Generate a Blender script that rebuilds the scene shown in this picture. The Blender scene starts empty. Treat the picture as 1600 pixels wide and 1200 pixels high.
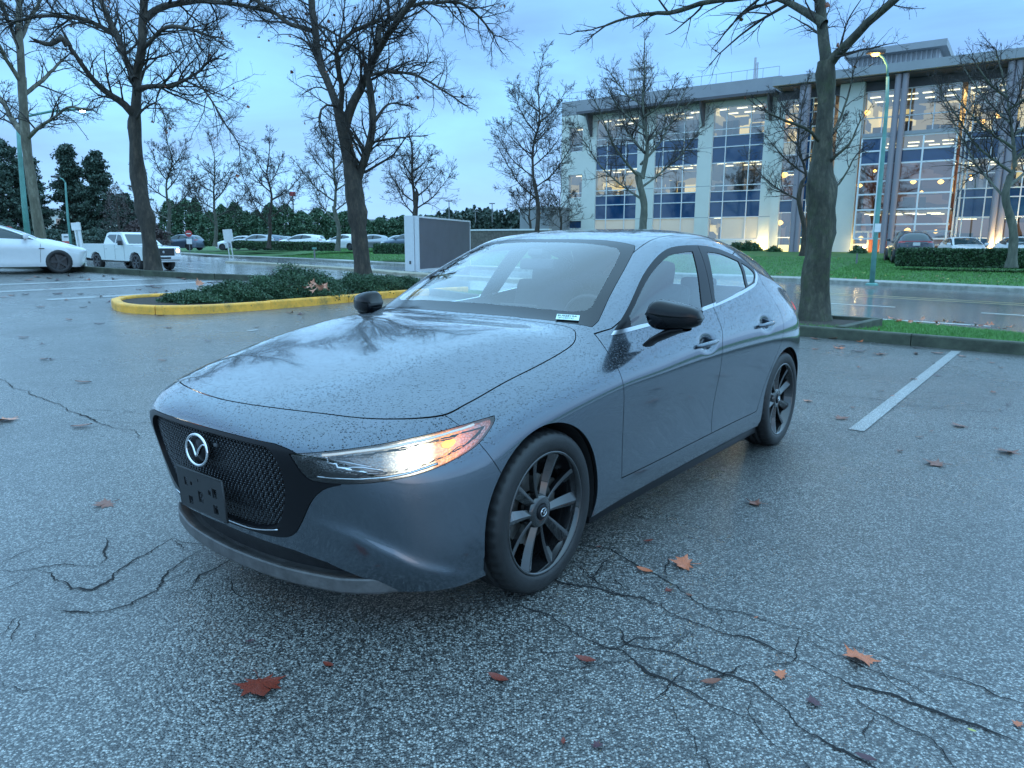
import bpy, bmesh, math, random
import numpy as np
from mathutils import Vector, Matrix

# ------------------------------------------------------------------ camera, sky, light
SC = bpy.context.scene
COL = SC.collection
PITCH, ROLL, FPX, CAMH = 0.1886, 0.00339, 1142.2, 1.341
cam_d = bpy.data.cameras.new('camera')
cam = bpy.data.objects.new('camera', cam_d)
COL.objects.link(cam)
cam_d.sensor_width = 36.0
cam_d.lens = 36.0 * FPX / 1600.0
cam_d.clip_start = 0.05
cam_d.clip_end = 3000
_f = Vector((0, math.cos(PITCH), -math.sin(PITCH)))
_r = Vector((1, 0, 0))
_u = _r.cross(_f)
_r2 = math.cos(ROLL) * _r + math.sin(ROLL) * _u
_u2 = -math.sin(ROLL) * _r + math.cos(ROLL) * _u
M = Matrix((_r2, _u2, -_f)).transposed().to_4x4()
M.translation = Vector((0, 0, CAMH))
cam.matrix_world = M
SC.camera = cam
CAM = np.array([0, 0, CAMH])
_fn, _rn, _un = np.array(_f), np.array(_r2), np.array(_u2)

def ray(px, py):
    return _fn + (px - 800) / FPX * _rn + (600 - py) / FPX * _un

def at(px, py, Y):
    """world point seen at photo pixel (px,py) at forward distance Y"""
    d = ray(px, py)
    return CAM + d * (Y / d[1])

SC.view_settings.view_transform = 'Standard'
SC.view_settings.look = 'None'
SC.view_settings.gamma = 1
SC.view_settings.use_curve_mapping = False
SC.view_settings.exposure = EXPOSURE = 1.58

SC.render.engine = 'CYCLES'
SC.cycles.max_bounces = 8
SC.cycles.transparent_max_bounces = 16
SC.cycles.use_denoising = True
SC.cycles.sample_clamp_indirect = 6

def N(nt, typ, **kw):
    n = nt.nodes.new(typ)
    for k, v in kw.items():
        if k.startswith('i_'):
            n.inputs[k[2:].replace('_', ' ')].default_value = v
        else:
            setattr(n, k, v)
    return n

def ramp(nt, stops, interp='LINEAR'):
    n = nt.nodes.new('ShaderNodeValToRGB')
    n.color_ramp.interpolation = interp
    e = n.color_ramp.elements
    while len(e) > 1:
        e.remove(e[-1])
    for i, (p, c) in enumerate(stops):
        x = e[0] if i == 0 else e.new(p)
        x.position = p
        x.color = tuple(c) + (1,) if len(c) == 3 else c
    return n

world = bpy.data.worlds.new("World")
SC.world = world
world.use_nodes = True
nt = world.node_tree
for n in list(nt.nodes):
    nt.nodes.remove(n)
L = nt.links.new
out = N(nt, 'ShaderNodeOutputWorld')
bg = N(nt, 'ShaderNodeBackground')
tc = N(nt, 'ShaderNodeTexCoord')
sep = N(nt, 'ShaderNodeSeparateXYZ')
L(tc.outputs['Generated'], sep.inputs[0])
SUN_EL, SUN_ROT = math.radians(7), math.radians(150)
sky = N(nt, 'ShaderNodeTexSky', sky_type='NISHITA', sun_disc=False, sun_elevation=SUN_EL, sun_rotation=SUN_ROT)
sky.air_density = 1.4
sky.dust_density = 2.0
sky.ozone_density = 3.0
# cloud deck: long bands, seen by elevation
mp = N(nt, 'ShaderNodeMapping')
mp.inputs['Scale'].default_value = (1.1, 1.1, 4.5)
mp.inputs['Rotation'].default_value = (0.0, 0.18, 0.6)
L(tc.outputs['Generated'], mp.inputs[0])
nz = N(nt, 'ShaderNodeTexNoise', i_Scale=2.1, i_Detail=7.0, i_Roughness=0.52, i_Distortion=0.4)
L(mp.outputs[0], nz.inputs['Vector'])
cov = ramp(nt, [(0.34, (0, 0, 0)), (0.68, (1, 1, 1))])
L(nz.outputs['Fac'], cov.inputs[0])
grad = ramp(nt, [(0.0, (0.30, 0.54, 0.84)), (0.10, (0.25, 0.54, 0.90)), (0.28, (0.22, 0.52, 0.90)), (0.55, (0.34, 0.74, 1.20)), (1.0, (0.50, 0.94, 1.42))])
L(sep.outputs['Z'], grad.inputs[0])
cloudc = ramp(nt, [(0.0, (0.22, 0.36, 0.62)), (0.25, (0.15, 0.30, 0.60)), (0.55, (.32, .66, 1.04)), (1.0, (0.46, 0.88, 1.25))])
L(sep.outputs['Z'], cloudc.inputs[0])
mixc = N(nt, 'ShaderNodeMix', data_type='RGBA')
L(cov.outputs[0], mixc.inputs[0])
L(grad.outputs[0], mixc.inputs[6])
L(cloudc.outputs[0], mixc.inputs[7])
# thin clear sky above the deck, the Nishita dusk sky, added under it
skys = N(nt, 'ShaderNodeVectorMath', operation='SCALE')
skys.inputs['Scale'].default_value = 0.006
L(sky.outputs[0], skys.inputs[0])
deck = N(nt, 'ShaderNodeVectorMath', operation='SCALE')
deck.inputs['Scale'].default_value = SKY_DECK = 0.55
L(mixc.outputs[2], deck.inputs[0])
addv = N(nt, 'ShaderNodeVectorMath', operation='ADD')
L(skys.outputs[0], addv.inputs[0])
L(deck.outputs[0], addv.inputs[1])
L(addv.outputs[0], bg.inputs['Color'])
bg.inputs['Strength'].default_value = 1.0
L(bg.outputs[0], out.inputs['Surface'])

sun_d = bpy.data.lights.new('sun', 'SUN')
sun_d.energy = 0.5
sun_d.angle = math.radians(180)
sun_d.color = (0.52, 0.82, 1.0)
sun = bpy.data.objects.new('sun', sun_d)
COL.objects.link(sun)
# light comes from behind the camera, to the left, high through cloud
sun.rotation_euler = (math.radians(4), 0, math.radians(-35))

# ------------------------------------------------------------------ helpers
def newmat(name):
    m = bpy.data.materials.new(name)
    m.use_nodes = True
    nt = m.node_tree
    for n in list(nt.nodes):
        nt.nodes.remove(n)
    o = N(nt, 'ShaderNodeOutputMaterial')
    b = N(nt, 'ShaderNodeBsdfPrincipled')
    nt.links.new(b.outputs[0], o.inputs[0])
    return m, nt, b, o

def simple(name, col, rough=0.5, metal=0.0, var=0.0, vscale=8.0, bump=0.0, bscale=60.0, coat=0.0, emis=None, estr=0.0, spec=0.5, coords='Object'):
    m, nt, b, o = newmat(name)
    b.inputs['Base Color'].default_value = tuple(col) + (1,)
    b.inputs['Roughness'].default_value = rough
    b.inputs['Metallic'].default_value = metal
    b.inputs['Coat Weight'].default_value = coat
    b.inputs['Specular IOR Level'].default_value = spec
    if emis is not None:
        b.inputs['Emission Color'].default_value = tuple(emis) + (1,)
        b.inputs['Emission Strength'].default_value = estr
    tc = N(nt, 'ShaderNodeTexCoord')
    if var > 0:
        nz = N(nt, 'ShaderNodeTexNoise', i_Scale=vscale, i_Detail=6.0, i_Roughness=0.65)
        nt.links.new(tc.outputs[coords], nz.inputs['Vector'])
        r = ramp(nt, [(0.28, tuple(c * (1 - var) for c in col)), (0.72, tuple(min(1, c * (1 + var)) for c in col))])
        nt.links.new(nz.outputs['Fac'], r.inputs[0])
        nt.links.new(r.outputs[0], b.inputs['Base Color'])
    if bump > 0:
        n2 = N(nt, 'ShaderNodeTexNoise', i_Scale=bscale, i_Detail=4.0)
        nt.links.new(tc.outputs[coords], n2.inputs['Vector'])
        bp = N(nt, 'ShaderNodeBump', i_Strength=bump, i_Distance=0.01)
        nt.links.new(n2.outputs['Fac'], bp.inputs['Height'])
        nt.links.new(bp.outputs[0], b.inputs['Normal'])
    return m

MATS = {}
def mesh_obj(name, verts, faces, mat=None, parent=None, smooth=False, normals=None, matidx=None):
    me = bpy.data.meshes.new(name)
    me.from_pydata([tuple(v) for v in verts], [], [tuple(f) for f in faces])
    if mat is not None:
        for mm in (mat if isinstance(mat, (list, tuple)) else [mat]):
            me.materials.append(mm)
    if matidx is not None:
        me.polygons.foreach_set('material_index', matidx)
    if smooth or normals is not None:
        me.polygons.foreach_set('use_smooth', [True] * len(me.polygons))
    if normals is not None:
        me.normals_split_custom_set_from_vertices([tuple(n) for n in normals])
    me.update()
    o = bpy.data.objects.new(name, me)
    COL.objects.link(o)
    if parent is not None:
        o.parent = parent
    return o

def tag(o, label=None, cat=None, group=None, kind=None):
    if label: o['label'] = label
    if cat: o['category'] = cat
    if group: o['group'] = group
    if kind: o['kind'] = kind
    return o

def thing(name, label, cat, loc=(0, 0, 0), rz=0.0, group=None, kind=None):
    o = bpy.data.objects.new(name, None)
    COL.objects.link(o)
    o.empty_display_size = 0.2
    o.location = tuple(loc)
    o.rotation_euler = (0, 0, rz)
    return tag(o, label, cat, group, kind)

class MB:
    """collects simple shapes, builds one mesh object"""
    def __init__(s):
        s.v, s.f, s.m = [], [], []
    def add(s, vs, fs, mi=0):
        b = len(s.v)
        s.v += [tuple(v) for v in vs]
        s.f += [tuple(i + b for i in f) for f in fs]
        s.m += [mi] * len(fs)
        return s
    def box(s, c, d, rz=0.0, mi=0, rx=0.0, ry=0.0, bev=0.0):
        hx, hy, hz = d[0] / 2, d[1] / 2, d[2] / 2
        R = Matrix.Rotation(rz, 3, 'Z') @ Matrix.Rotation(ry, 3, 'Y') @ Matrix.Rotation(rx, 3, 'X')
        if bev <= 0:
            P = [(-hx, -hy, -hz), (hx, -hy, -hz), (hx, hy, -hz), (-hx, hy, -hz), (-hx, -hy, hz), (hx, -hy, hz), (hx, hy, hz), (-hx, hy, hz)]
            F = [(0, 3, 2, 1), (4, 5, 6, 7), (0, 1, 5, 4), (1, 2, 6, 5), (2, 3, 7, 6), (3, 0, 4, 7)]
            s.add([Vector(c) + R @ Vector(p) for p in P], F, mi)
        else:
            bm = bmesh.new()
            bmesh.ops.create_cube(bm, size=1)
            for v in bm.verts:
                v.co = Vector((v.co.x * d[0], v.co.y * d[1], v.co.z * d[2]))
            bmesh.ops.bevel(bm, geom=list(bm.edges), offset=bev, segments=2, affect='EDGES', profile=0.6)
            s.bm(bm, Matrix.Translation(Vector(c)) @ R.to_4x4(), mi)
        return s
    def bm(s, bm, mat=None, mi=0):
        bm.verts.index_update()
        mat = mat or Matrix.Identity(4)
        s.add([mat @ v.co for v in bm.verts], [[v.index for v in f.verts] for f in bm.faces], mi)
        bm.free()
        return s
    def tube(s, pts, rad, k=8, mi=0, cap=True):
        pts = [Vector(p) for p in pts]
        if not hasattr(rad, '__len__'):
            rad = [rad] * len(pts)
        vs, fs = [], []
        t0 = (pts[1] - pts[0]).normalized()
        a = t0.orthogonal().normalized()
        for i, p in enumerate(pts):
            if i == 0: t = pts[1] - pts[0]
            elif i == len(pts) - 1: t = pts[-1] - pts[-2]
            else: t = (pts[i + 1] - pts[i]).normalized() + (pts[i] - pts[i - 1]).normalized()
            t.normalize()
            a = (a - t * a.dot(t))
            if a.length < 1e-5: a = t.orthogonal()
            a.normalize()
            b = t.cross(a)
            for j in range(k):
                th = 2 * math.pi * j / k
                vs.append(p + (a * math.cos(th) + b * math.sin(th)) * rad[i])
        for i in range(len(pts) - 1):
            for j in range(k):
                j2 = (j + 1) % k
                fs.append((i * k + j, i * k + j2, (i + 1) * k + j2, (i + 1) * k + j))
        if cap:
            fs.append(tuple(range(k))[::-1])
            fs.append(tuple((len(pts) - 1) * k + j for j in range(k)))
        return s.add(vs, fs, mi)
    def lathe(s, prof, axis='z', c=(0, 0, 0), k=32, mi=0, arc=None):
        """prof: (radius, height) list"""
        vs, fs = [], []
        for (r, h) in prof:
            for j in range(k):
                th = 2 * math.pi * j / k
                x, y = r * math.cos(th), r * math.sin(th)
                p = {'z': (x, y, h), 'y': (x, h, y), 'x': (h, x, y)}[axis]
                vs.append((p[0] + c[0], p[1] + c[1], p[2] + c[2]))
        for i in range(len(prof) - 1):
            for j in range(k):
                j2 = (j + 1) % k
                fs.append((i * k + j, i * k + j2, (i + 1) * k + j2, (i + 1) * k + j))
        return s.add(vs, fs, mi)
    def prism(s, outline, depth, mat=None, mi=0):
        """outline in local xy, extruded z 0..depth, then transformed"""
        n = len(outline)
        vs = [Vector((p[0], p[1], 0)) for p in outline] + [Vector((p[0], p[1], depth)) for p in outline]
        if mat is not None:
            vs = [mat @ v for v in vs]
        fs = [tuple(range(n))[::-1], tuple(range(n, 2 * n))] + [(i, (i + 1) % n, n + (i + 1) % n, n + i) for i in range(n)]
        return s.add(vs, fs, mi)
    def build(s, name, mat=None, parent=None, smooth=False, bevel=0.0, auto=None):
        o = mesh_obj(name, s.v, s.f, mat, parent, smooth, matidx=s.m if any(s.m) else None)
        if auto is not None:
            me = o.data
            bm = bmesh.new(); bm.from_mesh(me)
            for e in bm.edges:
                e.smooth = len(e.link_faces) == 2 and e.calc_face_angle(0) < math.radians(auto)
            for f in bm.faces: f.smooth = True
            bm.to_mesh(me); bm.free()
        return o

def noisef(x, y, s=0):
    return math.sin(x * 1.7 + s) * math.cos(y * 2.3 - s * 1.3) + 0.5 * math.sin(x * 4.1 - y * 3.3 + s * 2)
# ------------------------------------------------------------------ main car: control cage -> smooth surface -> clipped panels
def car_cage():
    V, Q = [], []
    def add(p):
        V.append(p); return len(V) - 1
    rf = {}   # (station, row) -> index
    # front part of the shell, stations 0..8 rows 0..5 (row 6 is hood edge)
    T = [
     [(.800,0,.170),(.822,0,.26),(.835,0,.35),(.868,0,.47),(.893,0,.60),(.880,0,.705)],
     [(.785,.22,.170),(.808,.22,.26),(.825,.22,.35),(.860,.22,.47),(.885,.22,.60),(.875,.22,.705)],
     [(.735,.43,.172),(.765,.43,.26),(.785,.43,.35),(.812,.43,.47),(.842,.43,.60),(.848,.43,.70)],
     [(.650,.61,.175),(.690,.62,.265),(.705,.62,.36),(.725,.62,.47),(.745,.62,.59),(.745,.60,.692)],
     [(.540,.765,.178),(.575,.775,.27),(.590,.775,.36),(.600,.77,.47),(.590,.765,.59),(.555,.735,.697)],
     [(.370,.845,.182),(.375,.865,.275),(.380,.867,.36),(.380,.86,.47),(.375,.85,.59),(.350,.813,.70)],
     [(.180,.865,.190),(.185,.882,.28),(.190,.887,.37),(.190,.886,.48),(.185,.88,.60),(.165,.847,.73)],
     [(-.04,.872,.195),(-.04,.887,.285),(-.04,.892,.38),(-.04,.893,.49),(-.04,.89,.62),(-.06,.860,.76)],
     [(-.30,.872,.200),(-.30,.886,.285),(-.30,.889,.39),(-.30,.891,.51),(-.30,.892,.64),(-.31,.868,.785)],
    ]
    # long sides
    xs = [-.58, -.87, -1.13, -1.40, -1.62, -1.87, -2.15, -2.42, -2.68, -2.92, -3.08, -3.20]
    r5z = [.80, .812, .822, .832, .838, .846, .855, .865, .868, .862, .855, .85]
    r5y = [.872, .874, .875, .876, .876, .877, .879, .882, .878, .862, .84, .80]
    yy = {0: [.862,.855,.852,.850,.850,.850,.852,.862,.872,.868,.845,.790],
          1: [.880,.874,.870,.868,.868,.868,.871,.882,.892,.886,.862,.815],
          2: [.882,.874,.870,.868,.868,.868,.873,.887,.897,.890,.868,.822],
          3: [.886,.880,.876,.875,.875,.876,.881,.892,.900,.893,.872,.826],
          4: [.891,.890,.889,.889,.889,.890,.893,.898,.900,.890,.868,.822]}
    zz = [.205, .29, .40, .53, .67]
    for k, x in enumerate(xs):
        z0 = .205 + (.03 if x < -2.9 else 0)
        T.append([(x, yy[r][k], zz[r] + (z0 - .205 if r == 0 else 0)) for r in range(5)] + [(x, r5y[k], r5z[k])])
    # rear
    T.append([(-3.33,.71,.25),(-3.36,.735,.33),(-3.37,.745,.43),(-3.38,.75,.55),(-3.375,.745,.69),(-3.335,.72,.85)])
    T.append([(-3.42,.52,.26),(-3.46,.54,.34),(-3.475,.55,.44),(-3.48,.55,.56),(-3.475,.545,.70),(-3.43,.53,.86)])
    T.append([(-3.47,.27,.26),(-3.51,.27,.34),(-3.53,.27,.44),(-3.53,.27,.56),(-3.525,.27,.70),(-3.49,.27,.87)])
    T.append([(-3.49,0,.26),(-3.525,0,.34),(-3.545,0,.44),(-3.55,0,.56),(-3.54,0,.70),(-3.505,0,.87)])
    ns = len(T)                      # 25 stations 0..24
    for i in range(ns):
        for r in range(6):
            rf[i, r] = add(T[i][r])
    # long grid, rows k, columns j0..j4
    K = [
     [(.800,0,.785),(.787,.21,.788),(.745,.405,.785),(.655,.585,.777),(.475,.720,.773)],
     [(.56,0,.866),(.55,.21,.867),(.52,.40,.864),(.45,.565,.846),(.300,.745,.800)],
     [(.29,0,.928),(.28,.21,.929),(.25,.40,.927),(.20,.57,.908),(.095,.752,.835)],
     [(.03,0,.970),(.02,.21,.972),(-.01,.40,.970),(-.05,.575,.951),(-.12,.752,.868)],
     [(-.20,0,.995),(-.21,.21,.997),(-.24,.40,.994),(-.29,.585,.975),(-.35,.745,.905)],
     [(-.43,0,1.008),(-.44,.22,1.008),(-.465,.42,1.003),(-.53,.62,.990),(-.615,.772,.940)],
     [(-.69,0,1.135),(-.705,.22,1.133),(-.735,.42,1.123),(-.80,.640,1.103),(-.865,.730,1.083)],
     [(-.965,0,1.262),(-.975,.21,1.260),(-1.0,.40,1.250),(-1.05,.590,1.230),(-1.13,.672,1.218)],
     [(-1.25,0,1.373),(-1.255,.2,1.371),(-1.265,.37,1.364),(-1.29,.535,1.343),(-1.40,.634,1.308)],
     [(-1.49,0,1.416),(-1.49,.2,1.414),(-1.50,.37,1.407),(-1.52,.535,1.388),(-1.62,.624,1.341)],
     [(-1.80,0,1.437),(-1.80,.2,1.435),(-1.81,.37,1.428),(-1.83,.535,1.405),(-1.87,.622,1.348)],
     [(-2.13,0,1.432),(-2.13,.2,1.430),(-2.13,.37,1.421),(-2.14,.535,1.393),(-2.15,.630,1.322)],
     [(-2.46,0,1.405),(-2.46,.2,1.402),(-2.46,.37,1.390),(-2.46,.540,1.352),(-2.42,.655,1.262)],
     [(-2.78,0,1.362),(-2.78,.2,1.358),(-2.77,.37,1.343),(-2.75,.545,1.292),(-2.68,.675,1.195)],
     [(-3.08,0,1.300),(-3.08,.2,1.295),(-3.06,.38,1.278),(-3.02,.57,1.205),(-2.93,.690,1.120)],
     [(-3.27,0,1.160),(-3.27,.22,1.156),(-3.24,.42,1.140),(-3.17,.61,1.078),(-3.08,.705,1.050)],
     [(-3.41,0,.990),(-3.40,.25,.990),(-3.355,.49,.985),(-3.26,.665,.980),(-3.17,.735,.985)],
    ]
    kf = {}
    for k in range(17):
        for j in range(5):
            kf[k, j] = add(K[k][j])
    # belt row r6 for side stations between corner k5 and k16
    bz = {9: None, 10: .958, 11: .972, 12: .985, 13: .994, 14: 1.010, 15: 1.040, 16: 1.085, 17: 1.075, 18: 1.045, 19: 1.010}
    by = {10: .788, 11: .795, 12: .797, 13: .797, 14: .793, 15: .780, 16: .757, 17: .755, 18: .752, 19: .745}
    r6 = {}
    for i in range(0, 5): r6[i] = kf[0, i]
    for i in range(5, 10): r6[i] = kf[i - 4, 4]
    for i in range(10, 20): r6[i] = add((T[i][5][0], by[i], bz[i]))
    r6[20] = kf[16, 4]
    r6[21] = kf[16, 3]; r6[22] = kf[16, 2]; r6[23] = kf[16, 1]; r6[24] = kf[16, 0]
    mid = {}
    for i in range(10, 20):
        a, b = V[r6[i]], V[kf[i - 4, 4]]
        w = .5
        mid[i] = add((a[0] * w + b[0] * w, a[1] * w + b[1] * w + .014, a[2] * w + b[2] * w))
    R = lambda i, r: r6[i] if r == 6 else rf[i, r]
    for i in range(ns - 1):
        for r in range(6):
            Q.append((R(i, r), R(i + 1, r), R(i + 1, r + 1), R(i, r + 1)))
    for k in range(16):
        for j in range(4):
            Q.append((kf[k, j], kf[k, j + 1], kf[k + 1, j + 1], kf[k + 1, j]))
    # side strip
    Q.append((kf[5, 4], r6[10], mid[10])); Q.append((kf[5, 4], mid[10], kf[6, 4]))
    for i in range(10, 19):
        Q.append((r6[i], r6[i + 1], mid[i + 1], mid[i]))
        Q.append((mid[i], mid[i + 1], kf[i - 3, 4], kf[i - 4, 4]))
    Q.append((r6[19], kf[16, 4], mid[19])); Q.append((mid[19], kf[16, 4], kf[15, 4]))
    return V, Q

def smooth_surface(V, Q, level=3, iters=5, relax=0.9):
    """mirror the half cage, find the cage whose Catmull-Clark limit passes through V, return the dense left half"""
    V = np.array(V, float)
    n = len(V)
    mir = {}
    W = list(map(tuple, V))
    for i in range(n):
        if abs(V[i, 1]) < 1e-6: mir[i] = i
        else:
            mir[i] = len(W); W.append((V[i, 0], -V[i, 1], V[i, 2]))
    F = [tuple(q) for q in Q] + [tuple(mir[i] for i in q)[::-1] for q in Q]
    T = np.array(W)
    me = bpy.data.meshes.new('tmp')
    me.from_pydata(W, [], F)
    ob = bpy.data.objects.new('tmp', me)
    COL.objects.link(ob)
    md = ob.modifiers.new('s', 'SUBSURF')
    md.levels = 1; md.use_limit_surface = True; md.quality = 6
    C = T.copy()
    def evalv():
        ob.data.vertices.foreach_set('co', C.ravel())
        ob.data.update()
        dg = bpy.context.evaluated_depsgraph_get()
        e = ob.evaluated_get(dg).to_mesh()
        a = np.empty(len(e.vertices) * 3)
        e.vertices.foreach_get('co', a)
        a = a.reshape(-1, 3)
        ob.evaluated_get(dg).to_mesh_clear()
        return a
    for _ in range(iters):
        a = evalv()[:len(T)]
        d = T - a
        C += relax * d
    md.levels = level
    ob.data.vertices.foreach_set('co', C.ravel()); ob.data.update()
    dg = bpy.context.evaluated_depsgraph_get()
    e = ob.evaluated_get(dg).to_mesh()
    e.calc_loop_triangles()
    a = np.empty(len(e.vertices) * 3); e.vertices.foreach_get('co', a); a = a.reshape(-1, 3)
    nn = np.empty(len(e.vertices) * 3); e.vertex_normals.foreach_get('vector', nn); nn = nn.reshape(-1, 3)
    t = np.empty(len(e.loop_triangles) * 3, int); e.loop_triangles.foreach_get('vertices', t); t = t.reshape(-1, 3)
    ob.evaluated_get(dg).to_mesh_clear()
    bpy.data.objects.remove(ob); bpy.data.meshes.remove(me)
    c = a[t].mean(1)
    t = t[c[:, 1] > 0]
    # orient outwards
    fn = np.cross(a[t[:, 1]] - a[t[:, 0]], a[t[:, 2]] - a[t[:, 0]])
    cen = np.array([-1.3, 0, .5])
    if ((a[t[:, 0]] - cen) * fn).sum() < 0:
        t = t[:, ::-1]; nn = -nn
    return Soup(a[t], nn[t])

class Soup:
    """triangle soup P (n,3,3) with vertex normals Nn (n,3,3)"""
    def __init__(s, P, Nn):
        s.P, s.N = P, Nn
    def __len__(s): return len(s.P)
    def sub(s, m): return Soup(s.P[m], s.N[m])
    def __add__(s, o): return Soup(np.concatenate([s.P, o.P]), np.concatenate([s.N, o.N]))
    def mirrored(s):
        k = np.array([1, -1, 1])
        return Soup((s.P * k)[:, ::-1], (s.N * k)[:, ::-1])
    def refine(s, f, band, depth=1):
        cur = s
        for _ in range(depth):
            v = f(cur.P.reshape(-1, 3)).reshape(-1, 3)
            L = np.linalg.norm(cur.P - np.roll(cur.P, 1, 1), axis=2).max(1)
            m = (v.min(1) < band) & (v.max(1) > -band) & (L > .006)
            if not m.any(): break
            A, B = cur.P[m], cur.N[m]
            def split(X):
                ab, bc, ca = (X[:, 0] + X[:, 1]) / 2, (X[:, 1] + X[:, 2]) / 2, (X[:, 2] + X[:, 0]) / 2
                a, b, c = X[:, 0], X[:, 1], X[:, 2]
                return np.concatenate([np.stack([a, ab, ca], 1), np.stack([ab, b, bc], 1), np.stack([ca, bc, c], 1), np.stack([ab, bc, ca], 1)])
            cur = Soup(np.concatenate([cur.P[~m], split(A)]), np.concatenate([cur.N[~m], split(B)]))
        return cur
    def clip(s, f, iso=0.0):
        """keep f < iso"""
        v = f(s.P.reshape(-1, 3)).reshape(-1, 3) - iso
        ins = v < 0
        c = ins.sum(1)
        outP, outN = [s.P[c == 3]], [s.N[c == 3]]
        for cnt in (1, 2):
            m = c == cnt
            if not m.any(): continue
            P, Nn, vv, ii = s.P[m], s.N[m], v[m], ins[m]
            odd = np.argmax(ii if cnt == 1 else ~ii, 1)
            r = np.arange(len(P))
            o0, o1, o2 = odd, (odd + 1) % 3, (odd + 2) % 3
            def cut(a, b):
                t = vv[r, a] / (vv[r, a] - vv[r, b])
                t = t[:, None]
                return P[r, a] * (1 - t) + P[r, b] * t, Nn[r, a] * (1 - t) + Nn[r, b] * t
            A, NA = cut(o0, o1); B, NB = cut(o0, o2)
            if cnt == 1:
                outP.append(np.stack([P[r, o0], A, B], 1)); outN.append(np.stack([Nn[r, o0], NA, NB], 1))
            else:
                outP.append(np.stack([A, P[r, o1], P[r, o2]], 1)); outN.append(np.stack([NA, Nn[r, o1], Nn[r, o2]], 1))
                outP.append(np.stack([A, P[r, o2], B], 1)); outN.append(np.stack([NA, Nn[r, o2], NB], 1))
        return Soup(np.concatenate(outP), np.concatenate(outN))
    def split(s, f, gap=0.0, depth=2, band=.02):
        t = s.refine(f, band, depth)
        return t.clip(f, -gap), t.clip(lambda p: -f(p), -gap)
    def displace(s, d):
        """push along the normal by the scalar field d, with matching normals"""
        P = s.P.reshape(-1, 3); n = s.N.reshape(-1, 3); n = n / np.maximum(np.linalg.norm(n, axis=1, keepdims=True), 1e-9)
        e = .0015; d0 = d(P)
        g = np.stack([(d(P + np.eye(3)[i] * e) - d0) / e for i in range(3)], 1)
        g = g - (g * n).sum(1, keepdims=True) * n
        return Soup((P + n * d0[:, None]).reshape(-1, 3, 3), (n - g).reshape(-1, 3, 3))
    def offset(s, d):
        n = s.N / np.maximum(np.linalg.norm(s.N, axis=2, keepdims=True), 1e-9)
        return Soup(s.P + n * d, s.N)
    def build(s, name, mat, parent, thick=0.006, flip=False):
        P = s.P.reshape(-1, 3)
        key = np.round(P * 20000).astype(np.int64)
        _, first, inv = np.unique(key, axis=0, return_index=True, return_inverse=True)
        inv = inv.ravel()
        V = P[first]; Nn = np.zeros_like(V)
        np.add.at(Nn, inv, s.N.reshape(-1, 3))
        Nn /= np.maximum(np.linalg.norm(Nn, axis=1, keepdims=True), 1e-9)
        T = inv.reshape(-1, 3)
        good = (T[:, 0] != T[:, 1]) & (T[:, 1] != T[:, 2]) & (T[:, 0] != T[:, 2])
        T = T[good]
        faces = T.tolist()
        verts = V; norms = Nn
        if thick > 0:
            E = np.concatenate([T[:, [0, 1]], T[:, [1, 2]], T[:, [2, 0]]])
            kk = np.sort(E, 1)
            u, idx, cnt = np.unique(kk, axis=0, return_index=True, return_counts=True)
            be = E[idx[cnt == 1]]
            # drop edges that only meet a finer neighbour (T-junction) deep inside the panel: harmless inner walls
            n0 = len(V)
            used = np.unique(be)
            mp1 = {int(a): n0 + i for i, a in enumerate(used)}
            mp2 = {int(a): n0 + len(used) + i for i, a in enumerate(used)}
            verts = np.concatenate([V, V[used], V[used] - Nn[used] * thick])
            sn = np.zeros((len(used), 3))
            for a, b in be:
                fn = np.cross(V[b] - V[a], Nn[a])
                l = np.linalg.norm(fn)
                if l > 0:
                    fn /= l
                    sn[mp1[int(a)] - n0] += fn; sn[mp1[int(b)] - n0] += fn
                faces.append([mp1[int(b)], mp1[int(a)], mp2[int(a)], mp2[int(b)]])
            sn /= np.maximum(np.linalg.norm(sn, axis=1, keepdims=True), 1e-9)
            norms = np.concatenate([Nn, sn, sn])
        return mesh_obj(name, verts, faces, mat, parent, normals=norms)

def poly_sdf(poly, proj):
    """signed distance (negative inside) to a closed polygon in a 2-D projection"""
    A = np.array(poly, float); B = np.roll(A, -1, 0)
    lo, hi = A.min(0) - .03, A.max(0) + .03
    def f(p):
        q = proj(p)
        out = np.full(len(q), 1.0)
        near = ((q > lo) & (q < hi)).all(1)
        q = q[near]
        if len(q):
            E = B - A
            best = np.full(len(q), 1e9)
            ins = np.zeros(len(q), bool)
            qx, qy = q[:, 0], q[:, 1]
            for (ax, ay), (bx, by), (ex, ey) in zip(A.tolist(), B.tolist(), E.tolist()):
                wx, wy = qx - ax, qy - ay
                t = np.clip((wx * ex + wy * ey) / max(ex * ex + ey * ey, 1e-12), 0, 1)
                wx = wx - t * ex; wy = wy - t * ey
                best = np.minimum(best, wx * wx + wy * wy)
                if ay != by:
                    ins ^= ((ay > qy) != (by > qy)) & (qx < ex * (qy - ay) / ey + ax)
            best = np.sqrt(best)
            out[near] = np.where(ins, -best, best)
        return out
    return f

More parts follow.
